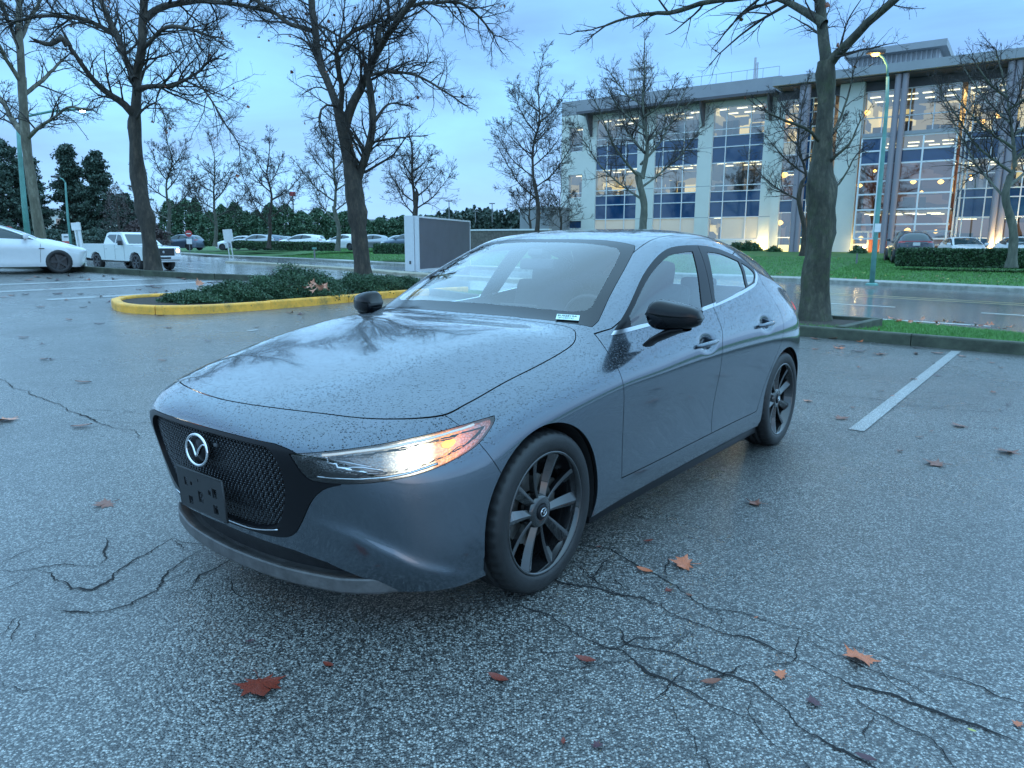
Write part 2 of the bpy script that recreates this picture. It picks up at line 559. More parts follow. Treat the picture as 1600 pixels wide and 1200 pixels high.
def spline(pts, n=6, closed=False):
    """Catmull-Rom through points; a point with a third item 1 is a corner"""
    P = [np.array(p[:2], float) for p in pts]
    cor = [len(p) > 2 for p in pts]
    m = len(P); out = []
    rng = range(m if closed else m - 1)
    for i in rng:
        p1, p2 = P[i], P[(i + 1) % m]
        p0 = P[i - 1] if (closed or i > 0) else p1
        p3 = P[(i + 2) % m] if (closed or i + 2 < m) else p2
        if cor[i]: p0 = 2 * p1 - p2 if False else p1
        if cor[(i + 1) % m]: p3 = p2
        for k in range(n):
            t = k / n
            out.append(.5 * ((2 * p1) + (-p0 + p2) * t + (2 * p0 - 5 * p1 + 4 * p2 - p3) * t * t + (-p0 + 3 * p1 - 3 * p2 + p3) * t ** 3))
    if not closed: out.append(P[-1])
    return [tuple(o) for o in out]

XZ = lambda p: p[:, [0, 2]]
XY = lambda p: p[:, :2]
YZ = lambda p: p[:, 1:]
UZ = lambda p: np.stack([(p[:, 1] - p[:, 0]) * .7071, p[:, 2]], 1)
# ------------------------------------------------------------------ materials
def paint_mat(name, col, metal=0.6, rough=0.35, drops=True, coat=1.0, dscale=90.0):
    m, nt, b, o = newmat(name)
    L = nt.links.new
    tc = N(nt, 'ShaderNodeTexCoord')
    fl = N(nt, 'ShaderNodeTexNoise', i_Scale=900.0, i_Detail=1.0)
    L(tc.outputs['Object'], fl.inputs['Vector'])
    r = ramp(nt, [(0.3, tuple(c * .85 for c in col)), (0.7, tuple(c * 1.15 for c in col))])
    L(fl.outputs['Fac'], r.inputs[0])
    # faint road grime towards no particular light, just dirt specks
    L(r.outputs[0], b.inputs['Base Color'])
    b.inputs['Metallic'].default_value = metal
    b.inputs['Roughness'].default_value = rough
    b.inputs['Coat Weight'].default_value = coat
    b.inputs['Coat Roughness'].default_value = 0.04
    if drops:
        geo = N(nt, 'ShaderNodeNewGeometry')
        sp = N(nt, 'ShaderNodeSeparateXYZ'); L(geo.outputs['True Normal'], sp.inputs[0])
        up = ramp(nt, [(0.30, (0, 0, 0)), (0.62, (1, 1, 1))]); L(sp.outputs['Z'], up.inputs[0])
        hs = None
        for sc, thr, wgt in ((dscale, 0.46, 1.0), (dscale * 2.1, 0.42, 0.5)):
            vo = N(nt, 'ShaderNodeTexVoronoi', i_Scale=sc); L(tc.outputs['Object'], vo.inputs['Vector'])
            # each cell a drop of its own radius
            cr = N(nt, 'ShaderNodeSeparateColor'); L(vo.outputs['Color'], cr.inputs[0])
            mm = N(nt, 'ShaderNodeMath', operation='MULTIPLY'); mm.inputs[1].default_value = thr
            L(cr.outputs[0], mm.inputs[0])
            sb = N(nt, 'ShaderNodeMath', operation='SUBTRACT'); L(mm.outputs[0], sb.inputs[0]); L(vo.outputs['Distance'], sb.inputs[1])
            mx = N(nt, 'ShaderNodeMath', operation='MULTIPLY', use_clamp=True); mx.inputs[1].default_value = 5.0; L(sb.outputs[0], mx.inputs[0])
            sm = N(nt, 'ShaderNodeMath', operation='MULTIPLY'); sm.inputs[1].default_value = wgt; L(mx.outputs[0], sm.inputs[0])
            if hs is None: hs = sm
            else:
                ad = N(nt, 'ShaderNodeMath', operation='ADD'); L(hs.outputs[0], ad.inputs[0]); L(sm.outputs[0], ad.inputs[1]); hs = ad
        gate = N(nt, 'ShaderNodeMath', operation='MULTIPLY'); L(hs.outputs[0], gate.inputs[0]); L(up.outputs[0], gate.inputs[1])
        bp = N(nt, 'ShaderNodeBump', i_Strength=1.0, i_Distance=0.015)
        L(gate.outputs[0], bp.inputs['Height'])
        L(bp.outputs[0], b.inputs['Coat Normal'])
        L(bp.outputs[0], b.inputs['Normal'])
    return m

PAINT = paint_mat('grey_metallic_paint', (0.12, 0.145, 0.175), 0.9, 0.17, dscale=105.0)
GLOSSBLK = simple('gloss_black', (0.010, 0.010, 0.012), 0.28, spec=.18)
MATBLK = simple('matt_black_plastic', (0.022, 0.022, 0.024), 0.55, var=.3, vscale=30, bump=.15, bscale=500)
GREYPLA = simple('grey_plastic', (0.05, 0.05, 0.055), 0.4, var=.25, vscale=12)
DARK = simple('dark_void', (0.004, 0.004, 0.005), 0.9)
CHROME = simple('chrome', (0.75, 0.76, 0.78), 0.12, metal=1.0)
SATIN = simple('satin_chrome', (0.62, 0.64, 0.67), 0.28, metal=1.0)
RUBBER = simple('tyre_rubber', (0.016, 0.016, 0.017), 0.5, var=.35, vscale=20, bump=.2, bscale=200)
RIMBLK = simple('black_rim_paint', (0.010, 0.010, 0.011), 0.10, coat=1.0)
STEEL = simple('brake_steel', (0.35, 0.33, 0.31), 0.35, metal=0.9, var=.3, vscale=40)
CLOTH = simple('dark_cloth', (0.03, 0.032, 0.037), 0.85, var=.2, vscale=50)
DASH = simple('dash_plastic', (0.018, 0.019, 0.022), 0.6)

def glass_mat(name, tint, refl=1.0, rough=0.01, drops=False):
    """thin pane: tinted straight-through light plus mirror reflection by Fresnel"""
    m = bpy.data.materials.new(name); m.use_nodes = True
    nt = m.node_tree
    for n in list(nt.nodes): nt.nodes.remove(n)
    L = nt.links.new
    o = N(nt, 'ShaderNodeOutputMaterial')
    t = N(nt, 'ShaderNodeBsdfTransparent'); t.inputs[0].default_value = tuple(tint) + (1,)
    g = N(nt, 'ShaderNodeBsdfGlossy', i_Roughness=rough); g.inputs[0].default_value = (1, 1, 1, 1)
    # Schlick reflectance, the same from either side of the pane
    geo = N(nt, 'ShaderNodeNewGeometry')
    dt = N(nt, 'ShaderNodeVectorMath', operation='DOT_PRODUCT'); L(geo.outputs['Incoming'], dt.inputs[0]); L(geo.outputs['Normal'], dt.inputs[1])
    ab = N(nt, 'ShaderNodeMath', operation='ABSOLUTE'); L(dt.outputs['Value'], ab.inputs[0])
    om = N(nt, 'ShaderNodeMath', operation='SUBTRACT', use_clamp=True); om.inputs[0].default_value = 1.0; L(ab.outputs[0], om.inputs[1])
    pw = N(nt, 'ShaderNodeMath', operation='POWER'); pw.inputs[1].default_value = 5.0; L(om.outputs[0], pw.inputs[0])
    fr = N(nt, 'ShaderNodeMath', operation='MULTIPLY_ADD'); fr.inputs[1].default_value = .95; fr.inputs[2].default_value = .05; L(pw.outputs[0], fr.inputs[0])
    mu = N(nt, 'ShaderNodeMath', operation='MULTIPLY_ADD', use_clamp=True)
    mu.inputs[1].default_value = 1.5 * refl; mu.inputs[2].default_value = 0.02
    L(fr.outputs[0], mu.inputs[0])
    mx = N(nt, 'ShaderNodeMixShader')
    L(mu.outputs[0], mx.inputs[0]); L(t.outputs[0], mx.inputs[1]); L(g.outputs[0], mx.inputs[2])
    L(mx.outputs[0], o.inputs[0])
    if drops:
        tc = N(nt, 'ShaderNodeTexCoord')
        vo = N(nt, 'ShaderNodeTexVoronoi', i_Scale=130.0); L(tc.outputs['Object'], vo.inputs['Vector'])
        cr = N(nt, 'ShaderNodeSeparateColor'); L(vo.outputs['Color'], cr.inputs[0])
        mm = N(nt, 'ShaderNodeMath', operation='MULTIPLY_ADD'); mm.inputs[1].default_value = .55; mm.inputs[2].default_value = -.25
        L(cr.outputs[0], mm.inputs[0])
        sb = N(nt, 'ShaderNodeMath', operation='SUBTRACT'); L(mm.outputs[0], sb.inputs[0]); L(vo.outputs['Distance'], sb.inputs[1])
        mx2 = N(nt, 'ShaderNodeMath', operation='MULTIPLY', use_clamp=True); mx2.inputs[1].default_value = 5; L(sb.outputs[0], mx2.inputs[0])
        bp = N(nt, 'ShaderNodeBump', i_Strength=.7, i_Distance=.002); L(mx2.outputs[0], bp.inputs['Height'])
        L(bp.outputs[0], g.inputs['Normal'])
    return m

WSGLASS = glass_mat('windshield_glass', (0.97, 0.99, 0.99), 1.15)
SIDEGLASS = glass_mat('side_glass', (0.86, 0.97, 0.96), 1.15)
LENSGLASS = glass_mat('lens_glass', (0.92, 0.93, 0.94), 0.8)
FRIT = simple('black_glass_border', (0.015, 0.017, 0.02), 0.12, spec=.4)

# ------------------------------------------------------------------ main car
CARYAW = math.pi / 2 + 2.47806
CY, SY = math.cos(CARYAW), math.sin(CARYAW)
_c = np.array([2.1913, 2.42052])
CARLOC = (-(CY * _c[0] - SY * _c[1]), -(SY * _c[0] + CY * _c[1]), 0.0)
car = thing('hatchback_car', 'wet grey hatchback with black wheels and lit headlight parked in the foreground', 'car', CARLOC, CARYAW)

S = smooth_surface(*car_cage())
def only(cond, g):
    def f(p):
        m = cond(p)
        r = np.full(len(p), 1.0)
        if m.any(): r[m] = g(p[m])
        return r
    return f

def both(s): return s + s.mirrored()
def lr(s, name, mat, thick=.006, parent=None):
    a = s.build(name, mat, parent or car, thick)
    b = s.mirrored().build(name, mat, parent or car, thick)
    return a, b

# wheel openings
for wx in (0.0, -2.725):
    fa = lambda p, wx=wx: np.where(p[:, 1] > .4, .356 - np.hypot((p[:, 0] - wx) * .985, p[:, 2] - .322), -1.0)
    S = S.refine(fa, .02, 2).clip(fa)
# glass house
sideout = spline([(-.628, .944, 1), (-.80, 1.040), (-1.079, 1.195), (-1.383, 1.307), (-1.649, 1.339), (-2.026, 1.330), (-2.356, 1.272), (-2.50, 1.215), (-2.548, 1.158), (-2.47, 1.098), (-2.242, 1.059), (-1.9, 1.021), (-1.5, .988), (-1.0, .962), (-.70, .947)], 5, True)
gs = poly_sdf(sideout, XZ)
fside = only(lambda p: p[:, 1] > .45, gs)
dlo, S = S.split(fside, 0.0, 2, .03)
ws_poly = [(-.452, -.3), (-.452, 0), (-.460, .22), (-.485, .42), (-.535, .61), (-.585, .700), (-.64, .700), (-.80, .657), (-1.05, .598), (-1.22, .553), (-1.268, .530), (-1.262, .37), (-1.248, .2), (-1.24, 0), (-1.24, -.3)]
gw = poly_sdf(ws_poly, XY)
fws = only(lambda p: p[:, 2] > .93, gw)
wsg, S = S.split(fws, .0015, 2, .03)
rgsd = poly_sdf([(-3.13, -.3), (-3.13, .40), (-3.12, .48), (-3.20, .52), (-3.31, .50), (-3.345, .45), (-3.37, .2), (-3.37, -.3)], XY)
frg = lambda p: np.where(p[:, 2] > .95, rgsd(p), 1.0)
rearg, S = S.split(frg, .0015, 2, .03)
# hood
hoodp = spline([(.795, -.25), (.797, 0), (.784, .20), (.742, .39), (.668, .56), (.56, .672), (.43, .742), (.30, .752), (.10, .750), (-.10, .747), (-.28, .738), (-.40, .722), (-.47, .690), (-.505, .640), (-.470, .50, 1), (-.440, .30), (-.418, 0), (-.418, -.25)], 6)
gh = poly_sdf(hoodp, XY)
fh = only(lambda p: p[:, 2] > .70, gh)
hood, S = S.split(fh, .0022, 3, .02)
# headlight
hl = spline([(-.272, .676, 1), (-.16, .688), (0, .702), (.2, .722), (.34, .738), (.407, .745, 1), (.402, .722), (.345, .668), (.26, .632), (.14, .603), (-.04, .584), (-.17, .584), (-.225, .602)], 6, True)
gl = poly_sdf(hl, UZ)
fl = only(lambda p: (p[:, 0] > .1) & (p[:, 1] > .3), gl)
light, S = S.split(fl, .001, 3, .02)
# grille surround and lower intake
gro = spline([(-.2, .704), (0, .704), (.25, .704), (.40, .702, 1), (.455, .69), (.50, .672), (.60, .64, 1), (.60, .578, 1), (.55, .560), (.50, .515), (.44, .425), (.395, .372), (.33, .347), (.2, .340), (0, .338), (-.2, .338)], 5)
gg = poly_sdf(gro, YZ)
fg = only(lambda p: p[:, 0] > .5, gg)
grille, S = S.split(fg, .001, 3, .02)
gmi = spline([(-.2, .690), (0, .690), (.3, .690), (.372, .685), (.405, .655), (.418, .60), (.405, .52), (.36, .425), (.29, .378), (.18, .362), (0, .359), (-.2, .359)], 5)
gm = poly_sdf(gmi, YZ)
fm = lambda p: gm(p)
gmesh, surround = grille.split(fm, 0.0, 2, .02)
lowp = [(-.3, .322), (0, .322), (.2, .316), (.38, .306), (.50, .280), (.60, .235), (.665, .195), (.70, .10), (-.3, .10)]
gi = poly_sdf(lowp, YZ)
fi = only(lambda p: p[:, 0] > .5, gi)
intake, S = S.split(fi, .0, 2, .02)
# doors
fdoor = spline([(-.560, .955, 1), (-.545, .90), (-.543, .84), (-.553, .70), (-.568, .45), (-.575, .318, 1), (-1.0, .312), (-1.588, .315, 1), (-1.592, .45), (-1.615, .66), (-1.640, .80), (-1.690, .90), (-1.705, 1.06, 1), (-1.3, 1.06, 1), (-1.08, 1.05, 1), (-.82, 1.035, 1), (-.66, .972, 1)], 6, True)
gd = poly_sdf(fdoor, XZ)
fd = only(lambda p: (p[:, 1] > .4) & (p[:, 2] < 1.10), gd)
door1, S = S.split(fd, .0022, 3, .015)
rdoor = spline([(-1.706, 1.06, 1), (-1.691, .90), (-1.641, .80), (-1.616, .66), (-1.593, .45), (-1.589, .315, 1), (-2.20, .318), (-2.275, .33, 1), (-2.36, .48), (-2.46, .60), (-2.575, .735), (-2.63, .83), (-2.645, .92), (-2.625, 1.02), (-2.585, 1.14), (-2.52, 1.22), (-2.40, 1.30, 1), (-1.8, 1.20, 1)], 6, True)
gr2 = poly_sdf(rdoor, XZ)
fr2 = only(lambda p: p[:, 1] > .4, gr2)
door2, S = S.split(fr2, .0022, 3, .015)
# tail light
tl = poly_sdf([(.46, .965), (.80, .975), (.80, .885), (.46, .905)], YZ)
ftl = lambda p: np.where(p[:, 0] < -3.21, tl(p), 1.0)
tail, S = S.split(ftl, .001, 2, .02)
# roof skin between the two ditches
fro = lambda p: np.where(p[:, 2] > 1.1, np.maximum(np.maximum(p[:, 1] - np.interp(p[:, 0], [-3.0, -2.7, -1.4, -1.2], [.50, .535, .553, .56]), p[:, 0] + 1.0), -2.98 - p[:, 0]), 1.0)
roof, S = S.split(fro, .002, 2, .02)
# fender / bumper seam
fs = lambda p: np.where((p[:, 0] > .2) & (p[:, 0] < .6) & (p[:, 1] > .5), (p[:, 0] - np.interp(p[:, 2], [.50, .545, .552, .66, .70, .78], [.245, .245, .275, .338, .36, .43])), np.where(p[:, 0] > .4, 1.0, -1.0))
fend, bump = S.split(fs, .0016, 3, .012)

# fold in the lower corner of the bumper
def fold(p):
    y, z = p[:, 1], p[:, 2]
    zc = np.interp(y, [.48, .62, .72, .82, .86], [.425, .385, .325, .235, .19])
    t = z - zc
    a = np.clip((y - .46) / .16, 0, 1) * np.clip((.862 - y) / .05, 0, 1) * np.clip((p[:, 0] - .34) / .10, 0, 1)
    return a * np.where(t < 0, .012 * np.exp(-(t / .085) ** 2), .012 * np.exp(-(t / .030) ** 2))
near_fold = lambda p: np.where((p[:, 1] > .44) & (p[:, 0] > .33), np.abs(p[:, 2] - np.interp(p[:, 1], [.48, .62, .72, .82, .86], [.425, .385, .325, .235, .19])), 1.0)
bump = bump.refine(near_fold, .05, 2).displace(fold)
def cup(x0, z0):
    q = lambda p: np.hypot((p[:, 0] - x0) / .075, (p[:, 2] - z0) / .036)
    return (lambda p: np.where(p[:, 1] > .4, (q(p) - 1.3) * .03, 1.0)), (lambda p: -.024 * np.exp(-q(p) ** 2.6))
n1, d1 = cup(-1.465, .836); door1 = door1.refine(n1, .03, 2).refine(n1, .02, 1).displace(d1)
n2, d2 = cup(-2.335, .868); door2 = door2.refine(n2, .03, 2).refine(n2, .02, 1).displace(d2)
both(bump).build('front_bumper', PAINT, car, .016)
# everything behind the seam: fenders, pillars, quarters, rear
both(fend).build('body', PAINT, car)
both(hood).build('hood', PAINT, car, .012)
both(roof).build('roof', PAINT, car)
fdo = lr(door1, 'front_door', PAINT)
rdo = lr(door2, 'rear_door', PAINT)
# dark inner liner that shows through the shut lines
linp = (bump + fend + hood + door1 + door2 + roof).offset(-.0135)
linp = linp.sub(linp.P.mean(1)[:, 0] > -2.95)
both(linp).build('inner_liner', DARK, car, 0)

# windshield: clear pane with the black band round it
wc = poly_sdf([(-.545, -.3), (-.545, .0), (-.555, .22), (-.58, .42), (-.62, .56), (-.665, .615), (-.70, .625), (-.85, .590), (-1.05, .540), (-1.16, .505), (-1.195, .46), (-1.195, .2), (-1.19, 0), (-1.19, -.3)], XY)
clear, band = wsg.split(wc, 0, 2, .02)
both(clear).build('windshield', WSGLASS, car, 0)
both(band).build('windshield_border', FRIT, car, .004)
both(rearg).build('rear_window', SIDEGLASS, car, 0)
# side glass: black surround, panes, pillar, bright strip
fgl = spline([(-.80, .972, 1), (-.80, 1.018, 1), (-1.079, 1.168), (-1.383, 1.277), (-1.58, 1.302), (-1.715, 1.306, 1), (-1.560, .996, 1), (-1.3, .980)], 5, True)
rgl = spline([(-1.905, 1.302, 1), (-2.1, 1.290), (-2.33, 1.243, 1), (-2.285, 1.086, 1), (-2.0, 1.046), (-1.745, 1.017, 1)], 5, True)
qgl = spline([(-2.365, 1.235, 1), (-2.46, 1.198), (-2.502, 1.155), (-2.45, 1.118), (-2.325, 1.096, 1)], 5, True)
g1 = poly_sdf(fgl, XZ); g2 = poly_sdf(rgl, XZ); g3 = poly_sdf(qgl, XZ)
p1, dlo = dlo.split(lambda p: g1(p), 0, 3, .02)
p2, dlo = dlo.split(lambda p: g2(p), 0, 3, .02)
p3, dlo = dlo.split(lambda p: g3(p), 0, 3, .02)
for pn, par in ((p1, fdo), (p2, rdo)):
    pn.offset(-.004).build('door_window', SIDEGLASS, par[0], 0)
    pn.offset(-.004).mirrored().build('door_window', SIDEGLASS, par[1], 0)
lr(p3.offset(-.003), 'quarter_window', SIDEGLASS, 0)
dcut = lambda p: np.interp(p[:, 2], [.98, 1.34], [-1.697, -1.825]) - p[:, 0]
da, db = dlo.split(dcut, .0025, 2, .015)
belt = lambda p: np.interp(p[:, 0], [-2.548, -2.50, -2.45, -2.242, -1.9, -1.5, -1.0, -.70, -.62], [1.19, 1.12, 1.088, 1.059, 1.021, .988, .962, .947, .942])
fst = lambda p: p[:, 2] - belt(p) - .017
sa, da = da.split(fst, 0, 2, .01)
sb, db = db.split(fst, 0, 2, .01)
lr(da, 'window_frame', GLOSSBLK, .008, None)
lr(db, 'window_frame', GLOSSBLK, .008, None)
for k in (sa, sb):
    lr(k.offset(.003), 'window_trim', SATIN, .008)
# ------------------------------------------------------------------ main car: details
both(surround.offset(.003)).build('grille_surround', GLOSSBLK, car, .03)
both(gmesh.offset(-.045)).build('grille_backing', DARK, car, 0)
def surf_x(soup):
    P = both(soup).P.reshape(-1, 3)
    def f(y, z):
        d = (P[:, 1] - y) ** 2 + (P[:, 2] - z) ** 2
        k = np.argsort(d)[:4]
        w = 1 / (d[k] + 1e-6)
        return float((P[k, 0] * w).sum() / w.sum())
    return f
gx = surf_x(gmesh)
gm_in = poly_sdf(spline([(0, .690), (.3, .690), (.372, .685), (.405, .655), (.418, .60), (.405, .52), (.36, .425), (.29, .378), (.18, .362), (0, .359), (-.18, .362), (-.29, .378), (-.36, .425), (-.405, .52), (-.418, .60), (-.405, .655), (-.372, .685), (-.3, .690)], 4, True), lambda p: p)
mb = MB(); mb2 = MB()
cw, ch = .0195, .0103
hexes = []
for r in range(-2, 40):
    for c in range(-26, 27):
        y = c * cw + (cw / 2 if r % 2 else 0); z = .350 + r * ch
        hexes.append((y, z))
hx = np.array(hexes)
inside = gm_in(hx) < .003
for (y, z), k in zip(hexes, inside):
    if not k: continue
    x = gx(y, z) - .018
    # one honeycomb cell: a V of two slats and a short upright, each with depth
    def slat(a, b, w, d):
        (ya, za), (yb, zb) = a, b
        n = math.hypot(yb - ya, zb - za); ny, nz = -(zb - za) / n * w, (yb - ya) / n * w
        vs = [(x, ya + ny, za + nz), (x, ya - ny, za - nz), (x, yb - ny, zb - nz), (x, yb + ny, zb + nz),
              (x - d, ya + ny, za + nz), (x - d, ya - ny, za - nz), (x - d, yb - ny, zb - nz), (x - d, yb + ny, zb + nz)]
        mb.add(vs, [(0, 1, 2, 3), (4, 5, 1, 0), (1, 5, 6, 2), (7, 3, 2, 6), (4, 0, 3, 7)])
    slat((y - cw / 2, z + .003), (y, z - .0027), .0010, .010)
    slat((y, z - .0027), (y + cw / 2, z + .003), .0010, .010)
    slat((y - cw / 2, z + .003), (y - cw / 2, z + .0073), .0010, .010)
    mb2.add([(x + .004, y - .003, z - .0027), (x + .002, y, z - .0055), (x + .004, y + .003, z - .0027), (x + .002, y, z)], [(0, 1, 2, 3)])
go = mb.build('grille', simple('grille_black', (0.03, 0.032, 0.036), 0.3, coat=.3), car)
mb2.build('grille_studs', simple('grille_stud', (0.10, 0.105, 0.115), 0.22, metal=.4), go)['kind'] = 'stuff'
# thin bright garnish under the grille
pts = [(y, .352 + .55 * max(0, abs(y) - .16) ** 1.7) for y in np.linspace(-.34, .34, 40)]
MB().tube([(gx(y, z) + .004, y, z) for y, z in pts], .0028, 6).build('grille_trim', SATIN, car, True)
both(intake.offset(-.055)).build('lower_intake', MATBLK, car, .0)

# splitter lip
path = spline([(.575, -.715), (.655, -.65), (.712, -.565), (.750, -.465), (.795, -.28), (.815, 0), (.795, .28), (.750, .465), (.712, .565), (.655, .65), (.575, .715)], 6)
prof = [(-.12, .214), (-.045, .214), (-.012, .224), (-.002, .224), (.002, .219), (.0, .176), (-.006, .168), (-.12, .160)]
vs, fs = [], []
n = len(prof)
for i, (x, y) in enumerate(path):
    a = path[max(0, i - 1)]; b = path[min(len(path) - 1, i + 1)]
    t = Vector((b[0] - a[0], b[1] - a[1], 0)).normalized()
    out_ = Vector((t.y, -t.x, 0))
    e = abs(y) / .715
    lift = .018 * max(0, e - .75) ** 1 * 2
    for (o_, z) in prof:
        s_ = 1 if e < .8 else 1 - (e - .8) * 2.5
        vs.append((x + out_.x * o_ * s_, y + out_.y * o_ * s_, z + lift))
for i in range(len(path) - 1):
    for j in range(n):
        fs.append((i * n + j, i * n + (j + 1) % n, (i + 1) * n + (j + 1) % n, (i + 1) * n + j))
fs += [tuple(range(n))[::-1], tuple((len(path) - 1) * n + j for j in range(n))]
spl = mesh_obj('front_splitter', vs, fs, simple('scuffed_splitter', (0.085, 0.080, 0.080), 0.42, var=.45, vscale=14, bump=.1, bscale=90), car, False)
# side skirts
for s_ in (1, -1):
    mb = MB()
    mb.box((-1.35, s_ * .835, .182), (1.99, .035, .042), bev=.008)
    mb.build('side_skirt', GLOSSBLK, car, auto=40)
MB().box((-1.36, 0, .245), (1.95, 1.60, .07)).box((.40, 0, .28), (.40, .95, .10)).box((-3.05, 0, .30), (.35, 1.3, .08)).box((-1.4, 0, .30), (3.5, 1.0, .10)).build('underbody', DARK, car)
for wx in (0, -2.725):
    for s_ in (1, -1):
        vs, fs = [], []
        k = 24
        for i in range(k + 1):
            th = -.35 + (math.pi + .7) * i / k
            for yv in (.40, .868):
                r_ = .358 if yv > .5 else .372
                vs.append((wx + r_ * 1.015 * math.cos(th), s_ * yv, .322 + r_ * math.sin(th)))
        for i in range(k): fs.append((2 * i, 2 * i + 1, 2 * i + 3, 2 * i + 2))
        vs += [(wx, s_ * .40, .322)]
        for i in range(k): fs.append((2 * i, 2 * i + 2, len(vs) - 1))
        mesh_obj('wheel_arch_liner', vs, fs, DARK if False else simple('liner', (.012, .012, .013), .9) if 'liner' not in bpy.data.materials else bpy.data.materials['liner'], car)

# licence plate bracket with its holes
def holed(w, h, holes, t):
    ys = sorted({0, w} | {v for a in holes for v in (a[0], a[2])}); zs = sorted({0, h} | {v for a in holes for v in (a[1], a[3])})
    mb = MB()
    for i in range(len(ys) - 1):
        for j in range(len(zs) - 1):
            cy, cz = (ys[i] + ys[i + 1]) / 2, (zs[j] + zs[j + 1]) / 2
            if any(a[0] < cy < a[2] and a[1] < cz < a[3] for a in holes): continue
            mb.box((0, cy - w / 2, cz - h / 2), (t, ys[i + 1] - ys[i], zs[j + 1] - zs[j]))
    return mb
pb = holed(.304, .152, [(.045, .088, .066, .118), (.086, .094, .098, .108), (.132, .040, .162, .082), (.060, .018, .088, .048), (.205, .082, .222, .100), (.232, .078, .260, .112), (.226, .016, .256, .050), (.140, .118, .146, .128)], .006).build('plate_bracket', simple('bracket_plastic', (0.018, 0.019, 0.021), 0.42), car)
pb.location = (.906, .005, .462); pb.rotation_euler = (0, math.radians(4), 0)
MB().tube([(0, -.152, .076), (0, .152, .076)], .004, 6).tube([(0, .152, .076), (0, .152, -.076)], .004, 6).tube([(0, -.152, -.076), (0, .152, -.076)], .004, 6).tube([(0, -.152, .076), (0, -.152, -.076)], .004, 6).build('bracket_rim', MATBLK, pb, True)
# emblem
bd = thing('emblem', None, None)
bd.parent = car; bd.location = (.908, 0, .622); bd.rotation_euler = (0, math.radians(-3), 0)
el = [(0, .070 * math.cos(t), .055 * math.sin(t)) for t in np.linspace(0, 2 * math.pi, 41)]
MB().tube(el, .0055, 8, cap=False).build('emblem_ring', CHROME, bd, True)
wing = spline([(-.066, .022), (-.045, .026), (-.020, .008), (0, -.020), (.020, .008), (.045, .026), (.066, .022)], 5)
MB().tube([(.002, a, b) for a, b in wing], [.0015 + .0035 * abs(math.sin(math.pi * i / (len(wing) - 1))) for i in range(len(wing))], 6).build('emblem_wing', CHROME, bd, True)
MB().lathe([(0.001, -.004), (.062, -.006), (.064, -.014)], 'x', k=24).build('emblem_back', GLOSSBLK, bd, True)
bpy.data.objects['emblem_back'].scale = (1, 1, .8)
MB().box((gx(.10, .655) + .0, .098, .653), (.008, .022, .012), bev=.003).build('parking_camera', GREYPLA, car)

# headlights: lit left lamp is the one in view; both are lit
LAMPW = simple('headlamp_glow', (1, 1, 1), .3, emis=(1.0, 0.95, 0.80), estr=5.0)
LAMPA = simple('indicator_glow', (1, .5, .1), .3, emis=(1.0, 0.30, 0.02), estr=1.3)
LAMPS = simple('reflector_glow', (.9, .85, .75), .25, emis=(1.0, 0.82, 0.55), estr=.20)
LAMPR = simple('indicator_reflector', (.9, .4, .25), .25, emis=(1.0, 0.28, 0.07), estr=.20)
REFLD = simple('lamp_dark_chrome', (.10, .105, .11), .22, metal=.9, bump=.25, bscale=60)
def glow_mat():
    m, nt, b, o = newmat('lamp_bowl_glow'); L = nt.links.new
    tc = N(nt, 'ShaderNodeTexCoord'); sp = N(nt, 'ShaderNodeSeparateXYZ'); L(tc.outputs['Object'], sp.inputs[0])
    ab = N(nt, 'ShaderNodeMath', operation='ABSOLUTE'); L(sp.outputs['Y'], ab.inputs[0])
    su = N(nt, 'ShaderNodeMath', operation='SUBTRACT'); L(ab.outputs[0], su.inputs[0]); L(sp.outputs['X'], su.inputs[1])
    mr = N(nt, 'ShaderNodeMapRange'); mr.inputs['From Min'].default_value = -.42; mr.inputs['From Max'].default_value = .60; L(su.outputs[0], mr.inputs[0])
    # u = value * .7071 ; from -.297 to .424
    def U(u): return (u / .7071 + .42) / 1.02
    r = ramp(nt, [(U(-.10), (0, 0, 0)), (U(.02), (.03, .03, .025)), (U(.065), (.26, .25, .20)), (U(.12), (1.0, .95, .80)), (U(.165), (.80, .66, .42)), (U(.20), (.42, .16, .03)), (U(.245), (.55, .17, .02)), (U(.29), (.26, .07, .025)), (U(.35), (.07, .025, .02))])  # bulb light on the reflector painted in as an emission ramp
    L(mr.outputs[0], r.inputs[0])
    nz = N(nt, 'ShaderNodeTexVoronoi', i_Scale=130.0); L(tc.outputs['Object'], nz.inputs['Vector'])
    rn = ramp(nt, [(0.0, (1, 1, 1)), (.6, (.45, .45, .45))]); L(nz.outputs['Distance'], rn.inputs[0])
    mu = N(nt, 'ShaderNodeMix', data_type='RGBA', blend_type='MULTIPLY'); mu.inputs[0].default_value = 1; L(r.outputs[0], mu.inputs[6]); L(rn.outputs[0], mu.inputs[7])
    L(mu.outputs[2], b.inputs['Emission Color']); b.inputs['Emission Strength'].default_value = 2.0
    b.inputs['Base Color'].default_value = (.20, .205, .21, 1); b.inputs['Metallic'].default_value = .9; b.inputs['Roughness'].default_value = .25
    bp = N(nt, 'ShaderNodeBump', i_Strength=.5, i_Distance=.004); L(nz.outputs['Distance'], bp.inputs['Height']); L(bp.outputs[0], b.inputs['Normal'])
    return m
GLOWM = glow_mat()
LAMPE = simple('end_reflector', (.55, .30, .25), .3, emis=(1.0, 0.35, 0.25), estr=.04)
REFL = simple('reflector', (.35, .36, .37), .18, metal=1.0)
